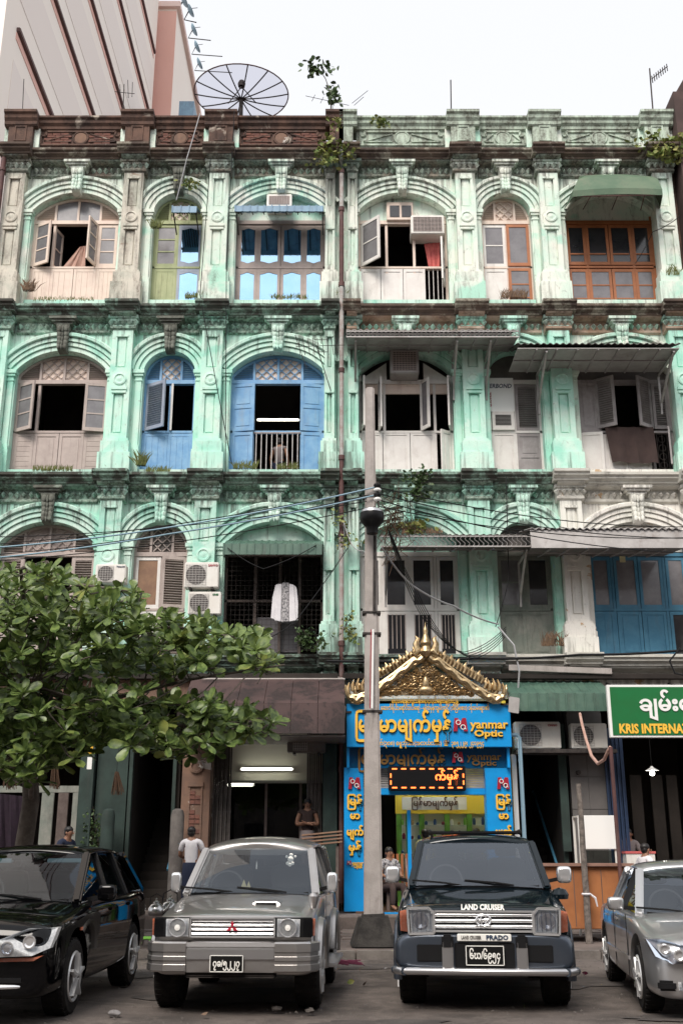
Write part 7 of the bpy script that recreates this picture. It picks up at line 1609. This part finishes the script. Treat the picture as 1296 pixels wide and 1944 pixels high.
# --- black sport utility
B = dict(w=.905, wheel=(.355, .775, .235), axles=(.88, 3.5), bw=.82, deck=.99, crown=.09, spokes=5,
    body=[(.0, .62, .26, .68, .02), (.03, .79, .23, .80, .03), (.12, .865, .22, .87, .04), (.40, .90, .22, .91, .06), (.9, .905, .23, .955, .06), (1.25, .905, .24, 1.01, .04), (1.5, .905, .24, 1.03, .01), (2.5, .91, .25, 1.05, .01), (3.6, .905, .28, 1.07, .01), (4.35, .87, .34, 1.07, .01), (4.5, .80, .42, 1.02, 0)],
    cab=[(1.22, 1.035, .77), (2.05, 1.50, .62), (3.75, 1.50, .61), (4.35, 1.09, .76)], posts=[(2.35, 2.45), (3.25, 3.22)], belt='chrome', glass='car_glass_clear')
k_ = car((-3.56, 10.62, 0), R(-2), 'glossy black sport utility car with large pale headlights', 'car_black', B)
for s in (-1, 1):
    S = lambda pts: [(s * x, z) for x, z in (pts if s > 0 else pts[::-1])]
    m = MB(); L_ = [(.31, .585, -.01), (.73, .60, .0), (.86, .66, .12), (.885, .83, .25), (.66, .83, .04), (.40, .73, -.01)]
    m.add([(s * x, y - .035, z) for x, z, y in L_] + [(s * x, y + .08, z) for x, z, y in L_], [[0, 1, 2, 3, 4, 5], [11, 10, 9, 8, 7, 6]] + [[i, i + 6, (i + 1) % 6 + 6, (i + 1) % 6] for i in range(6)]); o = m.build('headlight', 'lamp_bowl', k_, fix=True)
    m = MB(); m.add([(s * (x * 1.0), y - .05, z) for x, z, y in L_], [[0, 1, 2, 3, 4, 5]]); m.build('lens', 'lens_glass', o)
    for cx_, cz_, yy in ((.50, .665, -.04), (.70, .72, -.03)): MB().lathe([(.06, .0), (.06, -.012), (.05, -.014), (.035, -.004), (.001, -.004)], (s * cx_, yy, cz_), 'y', 18).build('reflector', 'chrome', o)
    lamp(k_, S([(.36, .545), (.74, .555), (.82, .60), (.74, .585), (.33, .572)]), -.035, .2, 'lamp_amber', 'lens_glass', 'indicator')
    MB().tube([(s * .30, -.01, .33), (s * .62, .03, .335), (s * .82, .20, .36), (s * .86, .36, .43)], .022, 8).build('bumper_chrome', 'chrome', k_, smooth=True); MB().box(s * .40, s * .66, -.0, .06, .35, .43).build('fog_recess', 'black_plastic', k_, bevel=.02)
    mirror(k_, s * .99, 1.55, 1.10, 'car_black', .20, .17, .14); MB().box(s * .905 - .008, s * .905 + .014, 2.18, 2.34, .90, .935).build('door_handle', 'car_black', k_, bevel=.008); MB().box(s * .905 - .008, s * .905 + .014, 3.08, 3.22, .92, .955).build('door_handle', 'car_black', k_, bevel=.008)
    lamp(k_, S([(.89, .76), (.905, .76), (.905, .79), (.89, .79)]), .98, 1.05, 'lamp_amber', 'lamp_amber', 'repeater')
MB().box(-.30, .30, -.01, .05, .58, .76).build('grille_back', 'black_plastic', k_, bevel=.03)
for i in range(5): MB().box(-.27, .27, -.022, .02, .60 + .033 * i, .612 + .033 * i).build('grille_bar', 'satin', k_)
m = MB(); ell(m, 0, -.02, .67, .30, .10, .016); m.build('grille_frame', 'chrome', k_)
MB().box(-.06, .06, 2.02, 2.06, 1.42, 1.46).build('mirror_tab', 'black_plastic', k_)
for s in (-1, 1): MB().box(s * .40 - .2, s * .40 + .2, 1.98, 2.06, 1.40, 1.45).build('sun_visor', 'blue_wire', k_, bevel=.01)
# --- silver saloon
S4 = dict(w=.875, wheel=(.315, .755, .205), axles=(.90, 3.66), bw=.78, deck=.84, crown=.09, spokes=7, sideglass='car_glass_dark', belt='chrome',
    body=[(.0, .50, .24, .58, .02), (.05, .70, .19, .66, .03), (.15, .80, .17, .70, .04), (.45, .85, .17, .755, .06), (.9, .872, .18, .82, .06), (1.3, .875, .18, .875, .05), (1.55, .875, .18, .885, .01), (2.6, .88, .19, .90, .01), (3.6, .87, .21, .915, .01), (3.95, .86, .24, .92, .03), (4.5, .82, .30, .90, .02), (4.68, .76, .36, .84, 0)],
    cab=[(1.36, .885, .74), (2.15, 1.325, .58), (3.15, 1.325, .57), (3.85, .935, .68)], posts=[(2.45, 2.5)])
s_ = car((3.78, 10.85, 0), R(-6.5), 'clean silver saloon car beside the orange counter', 'car_silver_clean', S4)
for s in (-1, 1):
    m = MB(); L_ = [(.34, .52, -.03), (.66, .50, .03), (.80, .56, .13), (.845, .70, .36), (.72, .71, .17), (.46, .64, .01)]
    m.add([(s * x, y - .04, z) for x, z, y in L_] + [(s * x, y + .10, z) for x, z, y in L_], [[0, 1, 2, 3, 4, 5], [11, 10, 9, 8, 7, 6]] + [[i, i + 6, (i + 1) % 6 + 6, (i + 1) % 6] for i in range(6)]); o = m.build('headlight', 'dusty_glass', s_, fix=True)
    m = MB(); m.add([(s * x, y - .055, z) for x, z, y in L_], [[0, 1, 2, 3, 4, 5]]); m.build('lens', 'lens_glass', o)
    for cx_, cz_, yy, r_ in ((.47, .57, -.06, .045), (.60, .58, -.02, .05), (.72, .63, .05, .045)): MB().lathe([(r_, .0), (r_ * 1.1, -.04), (r_ * .8, -.045), (r_ * .6, -.02), (.001, -.02)], (s * cx_, yy, cz_), 'y', 16).build('reflector', 'chrome', o)
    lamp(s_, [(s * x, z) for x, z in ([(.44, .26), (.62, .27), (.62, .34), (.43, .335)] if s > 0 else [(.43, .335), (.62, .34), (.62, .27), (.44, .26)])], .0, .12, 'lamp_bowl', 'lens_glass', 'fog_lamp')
    MB().box(s * .62, s * .80, .03, .12, .26, .35).build('fog_recess', 'black_plastic', s_, bevel=.02)
    mirror(s_, s * .94, 1.62, .975, 'car_silver_clean', .18, .14, .13)
    for yh in (2.22, 3.2): MB().box(s * .878 - .008, s * .878 + .016, yh, yh + .16, .78, .81).build('door_handle', 'car_silver_clean', s_, bevel=.008)
    for ys_ in (1.42, 2.46, 3.35): MB().box(s * .878 - .004, s * .878 + .003, ys_, ys_ + .008, .26, .88).build('door_seam', 'black_plastic', s_)
    MB().box(s * .875 - .01, s * .875 + .012, 1.35, 3.3, .42, .47).build('side_moulding', 'car_silver_clean', s_, bevel=.008)
MB().box(-.42, .42, -.03, .02, .23, .33).build('lower_intake', 'black_plastic', s_, bevel=.02); MB().box(-.26, .26, -.03, .02, .50, .60).build('grille_back', 'black_plastic', s_, bevel=.02)
for i in range(4): MB().box(-.25, .25, -.04, -.02, .515 + .022 * i, .525 + .022 * i).build('grille_bar', 'chrome', s_)
MB().box(-.88, .88, .62, .625, .66, .665).build('hood_seam', 'black_plastic', s_) if False else None
# ---------------------------------------------------------------- people
def skin_mesh(V, E, rad, sub=1):
    me = bpy.data.meshes.new('s'); me.from_pydata([Vector(v) for v in V], E, []); o = bpy.data.objects.new('s', me); COL.objects.link(o)
    k = o.modifiers.new('k', 'SKIN'); k.use_smooth_shade = True
    for sv, r in zip(me.skin_vertices[0].data, rad): sv.radius = (r, r) if not isinstance(r, tuple) else r
    me.skin_vertices[0].data[0].use_root = True
    u = o.modifiers.new('u', 'SUBSURF'); u.levels = sub; u.render_levels = sub
    bpy.context.view_layer.update(); m2 = eval_mesh(o); bpy.data.objects.remove(o); r = MB(); r.v = [v.co.copy() for v in m2.vertices]; r.f = [list(p.vertices) for p in m2.polygons]; return r
def person(loc, rz, label, shirt, legs, H=1.66, arms='down', sit=False, lean=0., sleeve=.55, turn=0., hair_long=False):
    "figure facing -y; arms: down, front (reaching), crossed"
    e = empty('person', loc, rz, label, 'person', local=True); s = H / 1.7
    hipz = .92 if not sit else .48; dz = hipz - .92
    ln_ = lambda z: -lean * max(0, z - .92)
    j = dict(pel=(0, 0, .95), wa=(0, 0, 1.10), ch=(0, 0, 1.30), nb=(0, 0, 1.43), nk=(0, -.01, 1.50), hd=(0, -.02, 1.58), ht=(0, -.01, 1.67))
    for sd, q in ((-1, 'l'), (1, 'r')):
        j['sh' + q] = (sd * .18, 0, 1.40)
        el, wr = {'down': ((sd * .24, .02, 1.12), (sd * .25, -.06, .88)), 'front': ((sd * .24, -.08, 1.15), (sd * .16, -.30, 1.10)), 'crossed': ((sd * .25, -.06, 1.14), (sd * -.06, -.19, 1.17))}[arms]
        j['el' + q], j['wr' + q] = el, wr; d = (Vector(wr) - Vector(el)).normalized(); j['ha' + q] = tuple(Vector(wr) + d * .08)
        sid = d.cross(Vector((0, 1, 0))); sid = sid.normalized() if sid.length > .1 else Vector((1, 0, 0))
        for f, (o_, l_) in enumerate(((-.03, .075), (-.01, .085), (.01, .08), (.03, .065))): j['f%d%s' % (f, q)] = tuple(Vector(wr) + d * (.08 + l_) + sid * o_ + Vector((0, -.012, -.01)))
        j['f4' + q] = tuple(Vector(wr) + d * .07 + sid * -.055 + Vector((0, -.03, 0)))
        j['hp' + q] = (sd * .10, 0, .90); j['kn' + q] = (sd * .11, -.02, .50) if not sit else (sd * .13, -.42, .93); j['an' + q] = (sd * .11, .02, .09) if not sit else (sd * .13, -.40, .53); j['to' + q] = tuple(Vector(j['an' + q]) + Vector((0, -.15, -.05)))
    for k_ in j:
        x, y, z = j[k_]; y += ln_(z)
        if turn and k_ in ('hd', 'ht'): x += turn * .02
        j[k_] = ((x) * s, y * s, (z + dz) * s)
    names = list(j); ix = {n: i for i, n in enumerate(names)}
    E = [('pel', 'wa'), ('wa', 'ch'), ('ch', 'nb'), ('nb', 'nk'), ('nk', 'hd'), ('hd', 'ht')]
    for q in 'lr': E += [('nb', 'sh' + q), ('sh' + q, 'el' + q), ('el' + q, 'wr' + q), ('wr' + q, 'ha' + q), ('pel', 'hp' + q), ('hp' + q, 'kn' + q), ('kn' + q, 'an' + q), ('an' + q, 'to' + q)] + [('ha' + q, 'f%d%s' % (f, q)) for f in range(4)] + [('wr' + q, 'f4' + q)]
    Rd_ = dict(pel=(.135, .10), wa=(.12, .085), ch=(.145, .095), nb=(.085, .065), nk=.052, hd=(.078, .095), ht=(.062, .075))
    for q in 'lr': Rd_.update({'sh' + q: .06, 'el' + q: .042, 'wr' + q: .03, 'ha' + q: (.035, .018), 'hp' + q: .085, 'kn' + q: .06, 'an' + q: .04, 'to' + q: .035, 'f4' + q: .009}); Rd_.update({'f%d%s' % (f, q): .008 for f in range(4)})
    sc_ = lambda r, k: tuple(a * s * k for a in r) if isinstance(r, tuple) else r * s * k
    bm_ = skin_mesh([j[n] for n in names], [(ix[a], ix[b]) for a, b in E], [sc_(Rd_[n], 1) for n in names])
    hd = Vector(j['hd'])
    bm_.build('body', 'skin_tone', e, smooth=60)
    # shirt over torso and upper arms
    sn = ['wa', 'pel', 'ch', 'nb', 'shl', 'elxl', 'shr', 'elxr']; jj = dict(j)
    for q in 'lr': jj['elx' + q] = tuple(Vector(j['sh' + q]).lerp(Vector(j['el' + q]), sleeve * 1.3))
    rr = {'wa': (.14, .11), 'pel': (.15, .118), 'ch': (.163, .113), 'nb': (.095, .078), 'shl': .073, 'shr': .073, 'elxl': .062, 'elxr': .062}
    si = {n: i for i, n in enumerate(sn)}
    sm = skin_mesh([jj[n] for n in sn], [(si[a], si[b]) for a, b in (('wa', 'pel'), ('wa', 'ch'), ('ch', 'nb'), ('nb', 'shl'), ('shl', 'elxl'), ('nb', 'shr'), ('shr', 'elxr'))], [sc_(rr[n], 1) for n in sn]); sm.build('shirt', shirt, e, smooth=60)
    if sit: ln2 = skin_mesh([j['pel'], j['hpl'], j['knl'], j['anl'], j['hpr'], j['knr'], j['anr']], [(0, 1), (1, 2), (2, 3), (0, 4), (4, 5), (5, 6)], [sc_((.15, .12), 1)] + [sc_(r, 1) for r in (.10, .075, .06, .10, .075, .06)])
    else:
        ln2 = MB(); pz = j['pel']
        ln2.lathe([(.10 * s, .12 * s), (.165 * s, .16 * s), (.17 * s, .5 * s), (.175 * s, .8 * s), (.165 * s, .99 * s), (.15 * s, 1.02 * s)], (0, pz[1] * .7, 0), 'z', 18)
    ln2.build('longyi' if not sit else 'trousers', legs, e, smooth=60)
    h = MB(); h.sphere(hd + Vector((0, .024, .062)) * s, .092 * s, 14, 10, (.92, 1.05, .86)); h.sphere(hd + Vector((0, .05, .01)) * s, .078 * s, 12, 8, (1, .75, 1))
    if hair_long: h.sphere(hd + Vector((0, .07, -.06)) * s, .08 * s, 10, 8, (1, .6, 1.8))
    h.build('hair', 'hair', e, smooth=60)
    f = MB(); f.sphere(hd + Vector((0, -.118, -.005)) * s, .016 * s, 8, 6, (.8, 1, 1.4))
    for sd in (-1, 1): f.sphere(hd + Vector((sd * .088, .0, .0)) * s, .024 * s, 8, 6, (.4, .8, 1.2))
    f.build('nose_and_ears', 'skin_tone', e, smooth=60); g_ = MB()
    for sd in (-1, 1): g_.sphere(hd + Vector((sd * .032, -.098, .022)) * s, .011 * s, 8, 6, (1.3, .6, .7))
    g_.sphere(hd + Vector((0, -.100, -.045)) * s, .014 * s, 8, 6, (1.7, .5, .4)); g_.build('eyes_and_mouth', 'hair', e, smooth=60)
    return e
def pxy(x, Y): return at(x, 1600, Y).x
person((pxy(364, 22.95), 22.95, .34), R(180), 'person in a white shirt seen from behind beside the grey post', 'shirt_white', 'cloth_navy', 1.72, 'front', turn=.5)
person((pxy(118, 23.2), 23.2, .34), R(60), 'person in dark navy clothes looking down behind the black car', 'cloth_navy', 'cloth_navy', 1.73, 'front', lean=.25)
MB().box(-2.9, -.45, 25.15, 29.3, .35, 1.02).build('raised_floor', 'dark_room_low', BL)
person((pxy(583, 25.3), 25.3, 1.02), 0, 'person with folded arms in dark clothes standing in the lit shop doorway', 'cloth_brown', 'cloth_grey', 1.72, 'crossed', sleeve=.1)
person((pxy(806, 25.6), 25.6, .38), R(200), 'person in a pale yellow shirt turned away inside the optician shop', 'cloth_yellow', 'cloth_navy', 1.70, 'down', turn=-.4)
person((pxy(858, 26.2), 26.2, .38), R(180), 'dark haired customer deep in the optician shop facing the shelves', 'cloth_navy', 'cloth_navy', 1.68)
person((pxy(905, 25.9), 25.9, .38), R(150), 'dark haired person near the red notice in the optician shop', 'cloth_grey', 'cloth_navy', 1.72)
person((pxy(737, 24.9), 24.72, .38), R(25), 'person in dark striped top sitting just inside the optician shop', 'shirt_print', 'cloth_brown', 1.75, 'front', sit=True, hair_long=True)
person((pxy(1216, 20.9), 20.9, .09), R(110), 'person in a white shirt walking behind the silver saloon', 'shirt_white', 'cloth_navy', 1.62, 'down', lean=.12)
person((pxy(1193, 25.5), 25.5, .34), R(10), 'person in dark clothes seated behind the red topped desk', 'cloth_grey', 'cloth_navy', 1.75, 'front')
w_ = at(530, 884, 26.5); person((w_.x, 26.5, ZC[1] - .06), R(160), 'person in a grey sleeveless top sitting behind the railing of the blue shuttered window', 'cloth_grey', 'cloth_navy', 1.70, 'down', sit=True, sleeve=.1)
rag([at(-14, 1505, 22.5), at(48, 1512, 22.5), at(52, 1640, 22.5), at(-14, 1640, 22.5)], 'cloth_purple', 'hanging_cloth', 'dark purple clothes hanging by the tree trunk', 'cloth', .05)
a = at(96, 1620, 22.7); e = empty('water_jar', (a.x, 22.7, .34), 0, 'blue plastic water jar on a crate behind the black car', 'jar'); MB().lathe([(.17, 0), (.19, .05), (.19, .30), (.15, .37), (.06, .40), (.06, .45), (.001, .45)], (a.x, 22.7, 1.05), 'z', 16).build('bottle', 'plastic_blue', e, smooth=True); MB().box(a.x - .25, a.x + .25, 22.5, 22.9, .34, 1.05).build('crate', 'brown_wood', e)
a = at(945, 1562, 24.75); e = empty('red_notice', (a.x, 24.75, .38), 0, 'small red notice board standing in the optician shop', 'sign'); MB().box(a.x - .2, a.x + .2, 24.75, 24.78, a.z - .2, a.z + .18).build('board', 'sign_red', e); MB().bar((a.x, 24.79, .38), (a.x, 24.79, a.z), .03).build('stand', 'iron', e)
for i, (x, y, Y) in enumerate(((175, 1560, 24.9), (182, 1590, 24.9))):
    bush('potted_plant', at(x, y + 40, Y), .25, .2, .9 - .3 * i, 150, .09, 'sapling', ('dark conifer like plant against the teal wall', 'low leafy plant at the foot of the teal wall')[i], 7)
